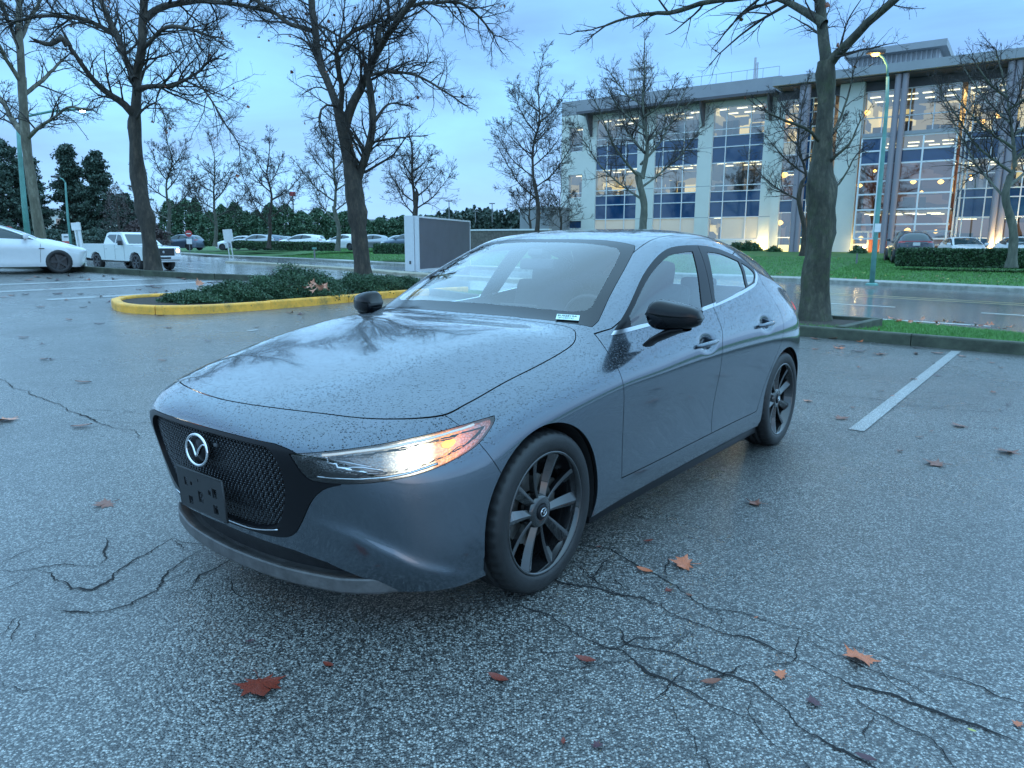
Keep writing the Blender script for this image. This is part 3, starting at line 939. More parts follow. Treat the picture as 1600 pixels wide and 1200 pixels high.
for s_ in (1, -1):
    sp = light if s_ == 1 else light.mirrored()
    sg = np.array([1, s_, 1.0])
    uz = lambda p: ((p[:, 1] * s_ - p[:, 0]) * .7071, p[:, 2])
    def ell(u0, z0, ru, rz_, tilt=.12):
        def f(p):
            u, z = uz(p); z = z - tilt * (u - u0)
            return (np.hypot((u - u0) / ru, (z - z0) / rz_) - 1) * min(ru, rz_)
        return f
    cutu = lambda u0: (lambda p: uz(p)[0] - u0)
    inner = sp.offset(-.030)
    za, rest = inner.split(cutu(.040), 0, 1, .01)
    zb, rest = rest.split(cutu(.188), 0, 1, .01)
    zc, zd = rest.split(cutu(.300), 0, 1, .01)
    hot, zb = zb.split(ell(.130, .657, .042, .026), 0, 3, .02)
    core, zc = zc.split(ell(.240, .674, .024, .012), 0, 3, .02)
    hs = (za + zb + zc + zd).build('headlight', GLOWM, car, 0)
    hot.offset(.004).build('projector_lens', LAMPW, hs, 0); core.offset(.003).build('indicator_bulb', LAMPA, hs, 0)
    sp.build('headlight_lens', LENSGLASS, hs, 0)
    e = sp.build('headlight_rim', GLOSSBLK, hs, .034)
    bm = bmesh.new(); bm.from_mesh(e.data)
    bmesh.ops.delete(bm, geom=[f for f in bm.faces if len(f.verts) == 3], context='FACES'); bm.to_mesh(e.data); bm.free()
    P = sp.P.reshape(-1, 3)
    def onl(u, z):
        d = ((P[:, 1] * s_ - P[:, 0]) * .7071 - u) ** 2 + (P[:, 2] - z) ** 2
        k = np.argsort(d)[:5]; w = 1 / (d[k] + 1e-6)
        return Vector(tuple((P[k] * w[:, None]).sum(0) / w.sum()))
    inw = Vector((-.70, -.55 * s_, 0))
    ringp = [onl(.130 + .046 * math.cos(t), .657 + .030 * math.sin(t) + .0048 * math.cos(t)) + inw * .026 for t in np.linspace(0, 2 * math.pi, 25)]
    for u0, u1 in ((-.13, -.01), (-.12, .02)):
        q = .014 if u0 == -.12 else 0
        MB().tube([onl(u0, .652 - q) + inw * .024, onl((u0 + u1) / 2, .640 - q) + inw * .026, onl(u1, .636 - q) + inw * .024], .004, 6).build('reflector_fin', SATIN, hs, True)
    # bright signature strips along the top and bottom edge of the lamp
    def on(u, z):
        q = np.stack([(P[:, 1] * s_ - P[:, 0]) * .7071, P[:, 2]], 1)
        d = (q[:, 0] - u) ** 2 + (q[:, 1] - z) ** 2
        k = np.argsort(d)[:5]; w = 1 / (d[k] + 1e-6)
        return Vector(tuple((P[k] * w[:, None]).sum(0) / w.sum()))
    inn = Vector((-.70, -.55 * s_, 0)) * .022
    top = [on(u, z) + inn for u, z in spline([(-.17, .672), (-.05, .682), (.08, .692), (.2, .705), (.33, .724)], 5)]
    MB().tube(top, .005, 6).build('light_strip', simple('strip_glow', (.9, .9, .85), .2, emis=(1, .9, .7), estr=.08) if 'strip_glow' not in bpy.data.materials else bpy.data.materials['strip_glow'], hs, True)
    bot = [on(u, z) + inn for u, z in spline([(-.16, .665), (-.13, .640), (-.06, .618), (.01, .610)], 5)]
    MB().tube(bot, [.003] * 3 + [.006] * (len(bot) - 6) + [.003] * 3, 6).build('chrome_strip', CHROME, hs, True)
    bot = [on(u, z) + inn * .5 for u, z in spline([(-.19, .602), (-.1, .598), (.0, .598), (.1, .606), (.2, .625)], 5)]
    MB().tube(bot, .0045, 6).build('chrome_strip', CHROME, hs, True)

TAILM = simple('tail_lamp_red', (.5, .01, .02), .2, coat=.5, emis=(1.0, .03, .06), estr=.8)
t_ = lr(tail.offset(.004), 'tail_light', TAILM, .02)

# wheels
def tyre_mesh():
    k = 144
    prof = [(.241, .872), (.246, .884), (.260, .889), (.280, .890), (.297, .887), (.3085, .879), (.3150, .868), (.3185, .856), (.3205, .845), (.3222, .826), (.316, .824), (.316, .816), (.3226, .814), (.3232, .788), (.3165, .786), (.3165, .778), (.3232, .776), (.3228, .750), (.316, .748), (.316, .740), (.3224, .738), (.321, .718), (.316, .696), (.302, .676), (.27, .668), (.236, .682)]
    vs, fs = [], []
    for i, (r, y) in enumerate(prof):
        for j in range(k):
            rr = r
            if i in (6, 7, 8, 9) and j % 3 == 0: rr = r - .0065
            if i in (2, 3): rr = r
            th = 2 * math.pi * j / k
            vs.append((rr * math.cos(th), y - .0, rr * math.sin(th)))
    for i in range(len(prof) - 1):
        for j in range(k):
            j2 = (j + 1) % k
            fs.append((i * k + j, (i + 1) * k + j, (i + 1) * k + j2, i * k + j2))
    return vs, fs
def spoke_bm():
    mb = MB()
    for p in range(5):
        for s2 in (-1, 1):
            phi = math.radians(23 + 72 * p)
            secs = []
            for t in np.linspace(0, 1, 9):
                r = .046 + t * (.231 - .046)
                a = phi + s2 * math.radians(17.5 - 3.0 * t)
                w = .0120 + .0150 * t
                face = .853 - .005 * math.sin(math.pi * t) + .014 * t ** 2
                th = .034 - .012 * t
                c, s = math.cos(a), math.sin(a)
                tx, tz = -s, c
                def P(o, y): return (r * c + tx * o, y, r * s + tz * o)
                # outer edge of the pair is the high ridge, inner flank slants down
                secs.append([P(-w, face - (.003 if s2 < 0 else .017)), P(-w * .55 if s2 < 0 else w * .30, face), P(-w * .30 if s2 < 0 else w * .55, face), P(w, face - (.017 if s2 < 0 else .003)), P(w * .8, face - th), P(-w * .8, face - th)])
            b = len(mb.v)
            m_ = 6
            vs = [q for s_ in secs for q in s_]
            fs = []
            for i in range(len(secs) - 1):
                for j in range(m_):
                    fs.append((i * m_ + j, (i + 1) * m_ + j, (i + 1) * m_ + (j + 1) % m_, i * m_ + (j + 1) % m_))
            mb.add(vs, fs)
    return mb
tv, tf = tyre_mesh()
def make_wheel():
    w = thing('wheel', None, None); w.parent = car
    mesh_obj('tyre', tv, tf, RUBBER, w, True)
    rim = MB().lathe([(.241, .868), (.2445, .879), (.242, .8845), (.2355, .884), (.2315, .878), (.2285, .862), (.221, .842), (.213, .80), (.208, .72), (.208, .68)], 'y', k=96).build('rim', RIMBLK, w, True)
    sp_ = spoke_bm().build('spokes', RIMBLK, rim, auto=25)
    MB().lathe([(.070, .805), (.069, .838), (.064, .850), (.056, .856), (.034, .856), (.032, .848), (.0315, .848)], 'y', k=40).build('hub', RIMBLK, rim, auto=40)
    MB().lathe([(.0315, .848), (.031, .860), (.027, .863), (.0005, .864)], 'y', k=36).build('centre_cap', GLOSSBLK, rim, True)
    r2 = [(.019 * math.cos(t), .8655, .016 * math.sin(t)) for t in np.linspace(0, 2 * math.pi, 25)]
    MB().tube(r2, .0017, 6, cap=False).tube([(a, .8655, b) for a, b in [(-.017, .006), (-.008, .006), (0, -.007), (.008, .006), (.017, .006)]], .0016, 6).build('cap_emblem', CHROME, rim, True)
    for q in range(5):
        a = math.radians(59 + 72 * q)
        MB().lathe([(.0005, .852), (.0062, .852), (.0072, .848), (.0072, .825)], 'y', c=(.0475 * math.cos(a), 0, .0475 * math.sin(a)), k=6).build('wheel_nut', SATIN, rim)
    MB().lathe([(.07, .775), (.070, .790), (.142, .790), (.142, .768), (.075, .768)], 'y', k=48).build('brake_disc', STEEL, w, auto=40)
    MB().box((-.125, .782, .03), (.055, .06, .12), bev=.008).build('brake_caliper', simple('caliper', (.12, .11, .10), .5, metal=.5) if 'caliper' not in bpy.data.materials else bpy.data.materials['caliper'], w)
    MB().lathe([(.0005, .70), (.16, .70), (.16, .66)], 'y', k=24).build('hub_backing', DARK, w)
    return w
def copy_tree(o, parent=None, name=None):
    c = o.copy(); COL.objects.link(c)
    if parent is not None: c.parent = parent
    for ch in list(o.children): copy_tree(ch, c)
    return c
whl = make_wheel()
whl.location = (0, 0, .3245)
for (x, flip) in ((-2.725, 0), (0, 1), (-2.725, 1)):
    c = copy_tree(whl, car)
    c.location = (x, 0, .3245)
    c.rotation_euler = (0, math.radians(20) if x else 0, math.pi if flip else 0)

# door mirrors
def mirror(s_):
    m_ = thing('door_mirror', None, None); m_.parent = car
    m_.location = (-.855, .978, 1.022) if s_ > 0 else (-.745, -.978, .990)
    m_.scale = (1, s_, 1)
    k, n = 28, 14
    vs, fs = [], []
    # rounded pod: front bulges forward (+x), back is flat glass
    for i in range(n + 1):
        u = i / n
        y = -.118 + .236 * u
        hh = .072 * (1 - abs(2 * u - 1.0) ** 4.2) ** .5 * (1.10 - .50 * u)
        dx = .085 * (1 - abs(2 * u - .85) ** 2.2 * .8) ** .5 if abs(2 * u - .85) < 1.08 else .02
        for j in range(k):
            th = 2 * math.pi * j / k
            c, s = math.cos(th), math.sin(th)
            ex = abs(c) ** .65 * (1 if c > 0 else -1)
            ez = abs(s) ** .65 * (1 if s > 0 else -1)
            x = dx * ex if c > 0 else .045 * ex * min(1, dx / .06)
            vs.append((x - y * .20, y, hh * ez + .012 * (1 - u)))
    for i in range(n):
        for j in range(k): fs.append((i * k + j, i * k + (j + 1) % k, (i + 1) * k + (j + 1) % k, (i + 1) * k + j))
    fs += [tuple(range(k))[::-1], tuple(n * k + j for j in range(k))]
    mesh_obj('mirror_cap', vs, fs, simple('mirror_black', (.003, .0035, .005), .08, spec=.30) if 'mirror_black' not in bpy.data.materials else bpy.data.materials['mirror_black'], m_, True)
    vs, fs = [], []
    st = [((.065, -.100, -.125), (.060, .012)), ((.040, -.085, -.105), (.058, .016)), ((.010, -.045, -.080), (.060, .020)), ((0, .0, -.062), (.062, .016)), ((-.01, .05, -.052), (.05, .010))]
    for p, (a, b) in st:
        for j in range(12):
            th = 2 * math.pi * j / 12
            vs.append((p[0] + a * math.cos(th), p[1], p[2] + b * math.sin(th) + .3 * b * math.cos(th)))
    for i in range(len(st) - 1):
        for j in range(12): fs.append((i * 12 + j, i * 12 + (j + 1) % 12, (i + 1) * 12 + (j + 1) % 12, (i + 1) * 12 + j))
    mesh_obj('mirror_arm', vs, fs, GLOSSBLK, m_, True)
    gv = [(-.048 - y * .20, y, z) for y, z in [(-.095, -.04), (.09, -.035), (.095, .03), (-.09, .055)]]
    mesh_obj('mirror_glass', gv, [(0, 1, 2, 3)], CHROME, m_)
    return m_
mirror(1); mirror(-1)

# door handles
for (x0, z0) in ((-1.435, .836), (-2.305, .868)):
    for s_ in (1, -1):
        yb = .877 if x0 > -2 else .884
        pts = [(x0 + .115, yb - .002, z0 - .006), (x0 + .095, yb + .016, z0 - .004), (x0 + .04, yb + .027, z0), (x0 - .04, yb + .029, z0 + .002), (x0 - .095, yb + .020, z0 + .004), (x0 - .118, yb - .002, z0 + .005)]
        pts = [(a, b * s_, c) for a, b, c in pts]
        hb = MB().tube(pts, [.008, .012, .0135, .0135, .012, .008], 10)
        hb.v = [(a, b, z0 + (c - z0) * 1.0) for a, b, c in hb.v]
        dr = (fdo if x0 > -2 else rdo)[0 if s_ > 0 else 1]
        hb.build('handle', PAINT, dr, True)

# interior
sl = thing('interior', None, None); sl.parent = car
def seat(x, y, back):
    m_ = MB()
    m_.box((x, y, .44), (.52, .50, .16), bev=.05)
    m_.box((x - .30 - .07, y, .80), (.13, .48, .66), ry=math.radians(-18), bev=.055)
    m_.box((x - .47, y, 1.165), (.10, .26, .17), ry=math.radians(-14), bev=.045)
    m_.tube([(x - .44, y - .06, 1.04), (x - .46, y - .06, 1.12)], .007, 6).tube([(x - .44, y + .06, 1.04), (x - .46, y + .06, 1.12)], .007, 6)
    m_.build('seat', CLOTH, sl, auto=50)
seat(-1.32, .37, 0); seat(-1.32, -.37, 0)
MB().box((-2.35, 0, .72), (.16, 1.2, .60), ry=math.radians(-20), bev=.05).box((-2.05, 0, .45), (.5, 1.2, .18), bev=.05).box((-2.47, .36, 1.07), (.08, .24, .12), bev=.03).box((-2.47, -.36, 1.07), (.08, .24, .12), bev=.03).build('rear_seat', CLOTH, sl, auto=50)
MB().box((-.86, 0, .885), (.42, 1.34, .10), bev=.04, ry=math.radians(4)).box((-.98, .37, .945), (.16, .36, .07), bev=.03).box((-.80, 0, .80), (.40, 1.3, .12), bev=.02).box((-.96, 0, .975), (.02, .26, .10), bev=.01).build('dashboard', DASH, sl, auto=50)
MB().box((-1.5, 0, .40), (2.5, 1.3, .04)).box((-1.5, .735, .58), (2.3, .05, .62)).box((-1.5, -.735, .58), (2.3, .05, .62)).box((-2.95, 0, .72), (.9, 1.2, .04)).build('cabin_lining', DASH, sl)
ring = [(-1.14 + .06 * math.sin(t), .37 + .182 * math.cos(t), .90 + .175 * math.sin(t)) for t in np.linspace(0, 2 * math.pi, 33)]
MB().tube(ring, .014, 8, cap=False).tube([(-1.12, .37, .90), (-1.14, .21, .90)], .013, 6).tube([(-1.12, .37, .90), (-1.14, .53, .90)], .013, 6).tube([(-1.12, .37, .90), (-1.19, .37, .74)], .016, 6).box((-1.11, .37, .90), (.05, .14, .11), bev=.02).build('steering_wheel', DASH, sl, auto=50)
MB().box((-1.13, 0, 1.235), (.03, .23, .062), bev=.014, ry=math.radians(-10)).box((-1.15, 0, 1.283), (.10, .10, .04), bev=.012, ry=math.radians(-25)).build('rear_view_mirror', DASH, sl, auto=50)
# price card on the windshield, lower left
cd = thing('stock_card', 'small pale green printed card on the lower corner of the hatchback windshield', 'card')
Rm = car.matrix_basis
bpy.context.view_layer.update()
a = np.array([-.530, .530, 1.007]); 
wsP = wsg.P.reshape(-1, 3)
def ws_at(x, y):
    d = (wsP[:, 0] - x) ** 2 + (wsP[:, 1] - y) ** 2
    k = np.argsort(d)[:4]; w = 1 / (d[k] + 1e-6)
    return Vector(tuple((wsP[k] * w[:, None]).sum(0) / w.sum()))
c0 = ws_at(-.525, .545); cR = ws_at(-.575, .635); cU = ws_at(-.575, .515)
ex = (cR - c0).normalized(); ez = (cU - c0); ez = (ez - ex * ez.dot(ex)).normalized(); ey = ex.cross(ez)
if ey.z < 0: ey = -ey
mw = car.matrix_world @ Matrix.Translation(c0 + ey * .0075) @ Matrix((ex, ez, ey)).transposed().to_4x4()
cd.matrix_world = mw
MB().box((.052, .024, 0), (.104, .050, .0012)).build('card_sheet', simple('card_paper', (.62, .78, .72), .6), cd)
def text_mesh(s, size, mat, parent, name='lettering', ext=.0004, bold=0):
    c = bpy.data.curves.new('t', 'FONT'); c.body = s; c.size = size; c.extrude = ext; c.offset = bold
    o = bpy.data.objects.new('t', c); COL.objects.link(o)
    dg = bpy.context.evaluated_depsgraph_get()
    me = bpy.data.meshes.new_from_object(o.evaluated_get(dg))
    bpy.data.objects.remove(o)
    me.materials.clear(); me.materials.append(mat)
    r = bpy.data.objects.new(name, me); COL.objects.link(r)
    if parent: r.parent = parent
    return r
INK = simple('black_ink', (.02, .03, .03), .7)
t1 = text_mesh('SU02E12A', .0205, INK, cd, bold=.0003); t1.location = (.004, .028, .0012)
t2 = text_mesh('(B42B976)', .0175, simple('grey_ink', (.16, .22, .21), .7), cd); t2.location = (.006, .008, .0012)
# ------------------------------------------------------------------ terrain
random.seed(7); RNG = np.random.default_rng(7)
def zl(x, y):
    t = (y - x) - 13
    return 0.0235 * (t + math.sqrt(t * t + 16)) / 2
def zr(x, y):
    return -.25 + .004 * (y - x)
def G(px, py, z):
    d = ray(px, py)
    g = lambda Y: (CAM + d * Y / d[1])[2] - z(*(CAM + d * Y / d[1])[:2])
    prev = 1.2
    for Y in np.geomspace(1.2, 300, 300):
        if g(Y) < 0:
            a, b = prev, Y
            for _ in range(25):
                m = (a + b) / 2
                if g(m) > 0: a = m
                else: b = m
            return CAM + d * a / d[1]
        prev = Y
    return CAM + d * 300 / d[1]

E_ = [(40, -27), (20, -5), (9, 6.3), (6.4, 8.95), (4.27, 10.85), (0, 15.2), (-3.85, 19.3), (-6.7, 20.1), (-8.7, 20.3), (-10.9, 21.1), (-13, 21.9), (-16, 22.6), (-30, 26.5), (-60, 35)]
R_ = [(50, -24), (26, -2), (11.5, 9.6), (9.02, 12.8), (7.68, 14.9), (1.5, 21.0), (-2.5, 23.6), (-6, 25.6), (-9, 27.2), (-12, 29), (-17, 32), (-25, 37), (-45, 50), (-85, 76)]
F_ = [(60, -14), (38, 5), (20, 22), (17.3, 24.9), (14, 28.9), (12.3, 31.2), (3, 38.5), (-6.7, 46.9), (-14.8, 56), (-21, 62), (-29, 70), (-36, 79), (-60, 108), (-100, 150)]
def off(poly, d):
    """move a polyline sideways by d metres (positive = away from the lot)"""
    out = []
    for i, p in enumerate(poly):
        a = np.array(poly[max(0, i - 1)]); b = np.array(poly[min(len(poly) - 1, i + 1)])
        t = (b - a) / np.linalg.norm(b - a)
        out.append((p[0] + t[1] * d, p[1] - t[0] * d))
    return out
def lerp_poly(poly, n):
    P = np.array(poly, float)
    m = len(P) - 1
    out = []
    for i in range(m):
        for k in range(n):
            out.append(tuple(P[i] * (1 - k / n) + P[i + 1] * (k / n)))
    out.append(tuple(P[-1]))
    return out
def ribbon(name, A, za, B, zb, mat, cross=1, along=4, zmid=None, kind='structure'):
    A = lerp_poly(A, along); B = lerp_poly(B, along)
    vs, fs = [], []
    for a, b in zip(A, B):
        for k in range(cross + 1):
            t = k / cross
            x, y = a[0] * (1 - t) + b[0] * t, a[1] * (1 - t) + b[1] * t
            z = za(*a) * (1 - t) + zb(*b) * t if zmid is None else zmid(x, y, t)
            vs.append((x, y, z))
    n = cross + 1
    for i in range(len(A) - 1):
        for k in range(cross):
            fs.append((i * n + k, i * n + k + 1, (i + 1) * n + k + 1, (i + 1) * n + k))
    me = mesh_obj(name, vs, fs, mat, None, True)
    bm = bmesh.new(); bm.from_mesh(me.data); bmesh.ops.recalc_face_normals(bm, faces=bm.faces)
    if sum(f.normal.z for f in bm.faces) < 0: bmesh.ops.reverse_faces(bm, faces=bm.faces)
    bm.to_mesh(me.data); bm.free()
    if kind: me['kind'] = kind
    return me

def asphalt(name, dark, light, scale, rough, wet=0.5, bumpd=0.006, big=0.35):
    m, nt, b, o = newmat(name); L = nt.links.new
    tc = N(nt, 'ShaderNodeTexCoord')
    geo = N(nt, 'ShaderNodeNewGeometry')
    vo = N(nt, 'ShaderNodeTexVoronoi', i_Scale=scale); L(geo.outputs['Position'], vo.inputs['Vector'])
    v2 = N(nt, 'ShaderNodeTexVoronoi', i_Scale=scale * 2.3); L(geo.outputs['Position'], v2.inputs['Vector'])
    sc = N(nt, 'ShaderNodeSeparateColor'); L(vo.outputs['Color'], sc.inputs[0])
    sc2 = N(nt, 'ShaderNodeSeparateColor'); L(v2.outputs['Color'], sc2.inputs[0])
    r1 = ramp(nt, [(0.0, tuple(dark)), (0.40, tuple(d * .8 + l * .08 for d, l in zip(dark, light))), (0.62, tuple(l * .50 for l in light)), (0.85, tuple(light))])
    ad = N(nt, 'ShaderNodeMath', operation='MULTIPLY_ADD'); ad.inputs[1].default_value = .6
    L(sc.outputs[0], ad.inputs[0])
    m2 = N(nt, 'ShaderNodeMath', operation='MULTIPLY'); m2.inputs[1].default_value = .4; L(sc2.outputs[1], m2.inputs[0]); L(m2.outputs[0], ad.inputs[2])
    L(ad.outputs[0], r1.inputs[0])
    # dark binder between the stones
    edge = ramp(nt, [(0.30, (1, 1, 1)), (0.62, (0.22, 0.22, 0.22))]); L(vo.outputs['Distance'], edge.inputs[0])
    mu = N(nt, 'ShaderNodeMix', data_type='RGBA', blend_type='MULTIPLY'); mu.inputs[0].default_value = .85
    L(r1.outputs[0], mu.inputs[6]); L(edge.outputs[0], mu.inputs[7])
    nz = N(nt, 'ShaderNodeTexNoise', i_Scale=.55, i_Detail=7.0, i_Roughness=.62); L(geo.outputs['Position'], nz.inputs['Vector'])
    rb = ramp(nt, [(0.3, (1 - big,) * 3), (0.7, (1 + big * .6,) * 3)]); L(nz.outputs['Fac'], rb.inputs[0])
    mu2 = N(nt, 'ShaderNodeMix', data_type='RGBA', blend_type='MULTIPLY'); mu2.inputs[0].default_value = 1
    L(mu.outputs[2], mu2.inputs[6]); L(rb.outputs[0], mu2.inputs[7])
    L(mu2.outputs[2], b.inputs['Base Color'])
    # water film: patches where the stones drown and mirror
    n3 = N(nt, 'ShaderNodeTexNoise', i_Scale=.9, i_Detail=5.0, i_Roughness=.6, i_Distortion=.6); L(geo.outputs['Position'], n3.inputs['Vector'])
    rr = ramp(nt, [(0.34, (rough * .55,) * 3), (0.62, (rough,) * 3)]); L(n3.outputs['Fac'], rr.inputs[0])
    L(rr.outputs[0], b.inputs['Roughness'])
    b.inputs['Specular IOR Level'].default_value = .5
    b.inputs['Coat Weight'].default_value = wet
    b.inputs['Coat Roughness'].default_value = .16
    dd = N(nt, 'ShaderNodeMath', operation='MULTIPLY_ADD'); dd.inputs[1].default_value = -.7
    L(vo.outputs['Distance'], dd.inputs[0]); L(sc2.outputs[0], dd.inputs[2])
    bp = N(nt, 'ShaderNodeBump', i_Strength=.8, i_Distance=bumpd); L(dd.outputs[0], bp.inputs['Height'])
    L(bp.outputs[0], b.inputs['Normal'])
    b2 = N(nt, 'ShaderNodeBump', i_Strength=.35, i_Distance=bumpd); L(dd.outputs[0], b2.inputs['Height'])
    L(b2.outputs[0], b.inputs['Coat Normal'])
    return m
LOTM = asphalt('wet_coarse_asphalt', (.017, .018, .019), (.60, .60, .57), 138, .40, .6)
ROADM = asphalt('wet_road_asphalt', (.32, .32, .325), (.48, .485, .49), 90, .22, .7, .0002, .10)
PAVEM = simple('pavement_concrete', (.33, .33, .31), .5, var=.3, vscale=3, bump=.2, bscale=60)
GRASSB = simple('grass_soil', (.045, .125, .03), .9, var=.5, vscale=2.5, bump=.5, bscale=25)
SOIL = simple('bark_mulch', (.035, .025, .018), .85, var=.5, vscale=14, bump=.8, bscale=50)
CURBM = simple('mossy_concrete', (.050, .060, .040), .7, var=.6, vscale=5, bump=.5, bscale=70)
CURBT = simple('kerb_concrete', (.24, .25, .22), .6, var=.45, vscale=4, bump=.3, bscale=60)

# lot
LE = [(40, -27), (20, -5), (9, 6.3), (6.4, 8.95), (4.27, 10.85), (0, 15.2), (-3.85, 19.3), (-6.7, 20.1), (-8.7, 20.3), (-10.9, 21.1), (-13, 21.9), (-16, 22.6), (-30, 26.5), (-60, 35)]
NR = [(30, -32), (12, -14), (2, -8), (0, -6), (-2, -5), (-5, -3), (-8, -1), (-10, 0), (-12, 2), (-14, 3), (-16, 4), (-19, 5), (-34, 8), (-66, 14)]
lot = ribbon('parking_lot', LE, zl, NR, zl, LOTM, cross=60, along=8, zmid=lambda x, y, t: zl(x, y))
WHITE = asphalt('worn_white_paint', (.55, .58, .57), (1.0, 1.0, 1.0), 120, .45, .35, .003, .1)
ribbon('road', off(R_, -.02), zr, F_, zr, ROADM, cross=10, along=3, zmid=lambda x, y, t: zr(x, y))
# verge between lot kerb and road, falling to the road
verge = ribbon('verge', off(LE, .14), lambda x, y: zl(x, y) + .10, R_, lambda x, y: zr(x, y) + .06, GRASSB, cross=6, along=4)
# land across the road
def zfar(x, y, t): return zr(x, y) + .17 + .035 * 26 * min(1, t * 1.25)
FB = [(100, 10), (78, 28), (52, 44), (44, 51), (37, 58), (33, 62), (16, 70), (3, 78), (-8, 92), (-14, 102), (-22, 112), (-29, 122), (-50, 150), (-90, 200)]
lawn = ribbon('lawn', off(F_, 1.5), None, FB, None, GRASSB, cross=14, along=3, zmid=lambda x, y, t: zr(x, y) + .15 + .9 * min(1, t * 1.6))
FC = [(900, 100), (800, 300), (700, 500), (600, 600), (500, 700), (400, 800), (200, 900), (0, 950), (-200, 950), (-300, 900), (-500, 800), (-650, 700), (-800, 500), (-900, 400)]
FM_ = simple('far_ground', (.05, .07, .04), .9, var=.3, vscale=.05)
ribbon('far_field', FB, lambda x, y: zr(x, y) + 1.05, FC, lambda x, y: 1.0, FM_, cross=6, along=2)
# wide base sheet well below everything, reaching the horizon
bs = mesh_obj('ground', [(-1500, -600, -1.4), (1500, -600, -1.4), (1500, 1600, -1.4), (-1500, 1600, -1.4)], [(0, 1, 2, 3)], FM_); bs['kind'] = 'structure'
ribbon('pavement', off(F_, .20), lambda x, y: zr(x, y) + .145, off(F_, 1.52), lambda x, y: zr(x, y) + .155, PAVEM, cross=1, along=4)

def kerb(name, path, zf, w, h, mat, label, seglen=1.8, top=None, r=.02, group=None):
    """kerb of cast pieces butted end to end; each piece a part"""
    P = [np.array(p, float) for p in path]
    L_ = [0]
    for a, b in zip(P, P[1:]): L_.append(L_[-1] + np.linalg.norm(b - a))
    def pos(s):
        s = min(max(s, 0), L_[-1]); i = min(max(np.searchsorted(L_, s) - 1, 0), len(P) - 2)
        t = (s - L_[i]) / max(L_[i + 1] - L_[i], 1e-6); return P[i] * (1 - t) + P[i + 1] * t
    t_ = thing(name, label, 'kerb', (*P[0], zf(*P[0])), group=group)
    n = max(1, int(L_[-1] / seglen))
    prof = [(0, -.08), (0, h - r), (r * .3, h - r * .3), (r, h), (w - r, h), (w - r * .3, h - r * .3), (w, h - r), (w, -.08)]
    base = Vector(t_.location)
    for k in range(n):
        s0, s1 = L_[-1] * k / n + .006, L_[-1] * (k + 1) / n - .006
        m = max(2, int((s1 - s0) / .3) + 1)
        vs, fs = [], []
        jz = random.uniform(-.006, .006); jo = random.uniform(-.008, .008)
        for i in range(m):
            s = s0 + (s1 - s0) * i / (m - 1)
            p = pos(s); q = pos(s + .05) - pos(s - .05); q = q / max(np.linalg.norm(q), 1e-6)
            nrm = np.array((q[1], -q[0]))
            for (o_, z_) in prof:
                xy = p + nrm * (o_ + jo)
                vs.append(Vector((xy[0], xy[1], zf(*p) + z_ + jz)) - base)
        c = len(prof)
        for i in range(m - 1):
            for j in range(c - 1): fs.append((i * c + j, i * c + j + 1, (i + 1) * c + j + 1, (i + 1) * c + j))
        fs += [tuple(range(c))[::-1], tuple((m - 1) * c + j for j in range(c))]
        o = mesh_obj('kerb_stone', vs, fs, mat, t_)
        bm = bmesh.new(); bm.from_mesh(o.data); bmesh.ops.recalc_face_normals(bm, faces=bm.faces); bm.to_mesh(o.data); bm.free()
    return t_
kerb('lot_kerb', lerp_poly(LE[2:13], 3), zl, .15, .155, CURBM, 'long dark mossy concrete kerb along the far edge of the wet parking lot', 2.4)
kerb('far_kerb', lerp_poly(F_[1:12], 4), zr, .20, .15, CURBT, 'pale concrete kerb on the far side of the road below the lawn', 4.0)
# yellow kerb island
def bark_like(name):
    m, nt, b, o = newmat(name); L = nt.links.new
    geo = N(nt, 'ShaderNodeNewGeometry')
    n1 = N(nt, 'ShaderNodeTexNoise', i_Scale=3.5, i_Detail=10.0, i_Roughness=.75); L(geo.outputs['Position'], n1.inputs['Vector'])
    r = ramp(nt, [(.30, (.16, .12, .05)), (.40, (.62, .32, .05)), (.55, (.92, .43, .05)), (.8, (.95, .50, .09))]); L(n1.outputs['Fac'], r.inputs[0])
    n2 = N(nt, 'ShaderNodeTexNoise', i_Scale=26.0, i_Detail=5.0); L(geo.outputs['Position'], n2.inputs['Vector'])
    r2 = ramp(nt, [(.66, (0, 0, 0)), (.72, (1, 1, 1))]); L(n2.outputs['Fac'], r2.inputs[0])
    mx = N(nt, 'ShaderNodeMix', data_type='RGBA'); L(r2.outputs[0], mx.inputs[0]); L(r.outputs[0], mx.inputs[6]); mx.inputs[7].default_value = (.05, .045, .035, 1)
    L(mx.outputs[2], b.inputs['Base Color']); b.inputs['Roughness'].default_value = .5
    bp = N(nt, 'ShaderNodeBump', i_Strength=.4, i_Distance=.01); L(n2.outputs['Fac'], bp.inputs['Height']); L(bp.outputs[0], b.inputs['Normal'])
    return m
YELL = bark_like('yellow_kerb_paint')
ypath = spline([(-1.2, 18.3), (-2.2, 17.25), (-2.94, 16.35), (-3.35, 15.6), (-4.06, 14.5), (-4.74, 13.6), (-5.40, 12.90), (-6.05, 12.62), (-6.65, 12.78), (-7.05, 13.25), (-7.30, 13.75), (-7.15, 14.25), (-6.65, 14.85), (-5.85, 15.75), (-5.0, 16.8), (-4.2, 18.6)], 4)
kerb('yellow_kerb', ypath[::-1], zl, .16, .15, YELL, 'yellow painted kerb round the shrub island in the parking lot', 1.9, r=.03)
isl = [(x, y) for x, y in ypath]
isle = mesh_obj('planting_bed', [(x, y, zl(x, y) + .10) for x, y in isl], [tuple(range(len(isl)))], SOIL); isle['kind'] = 'structure'
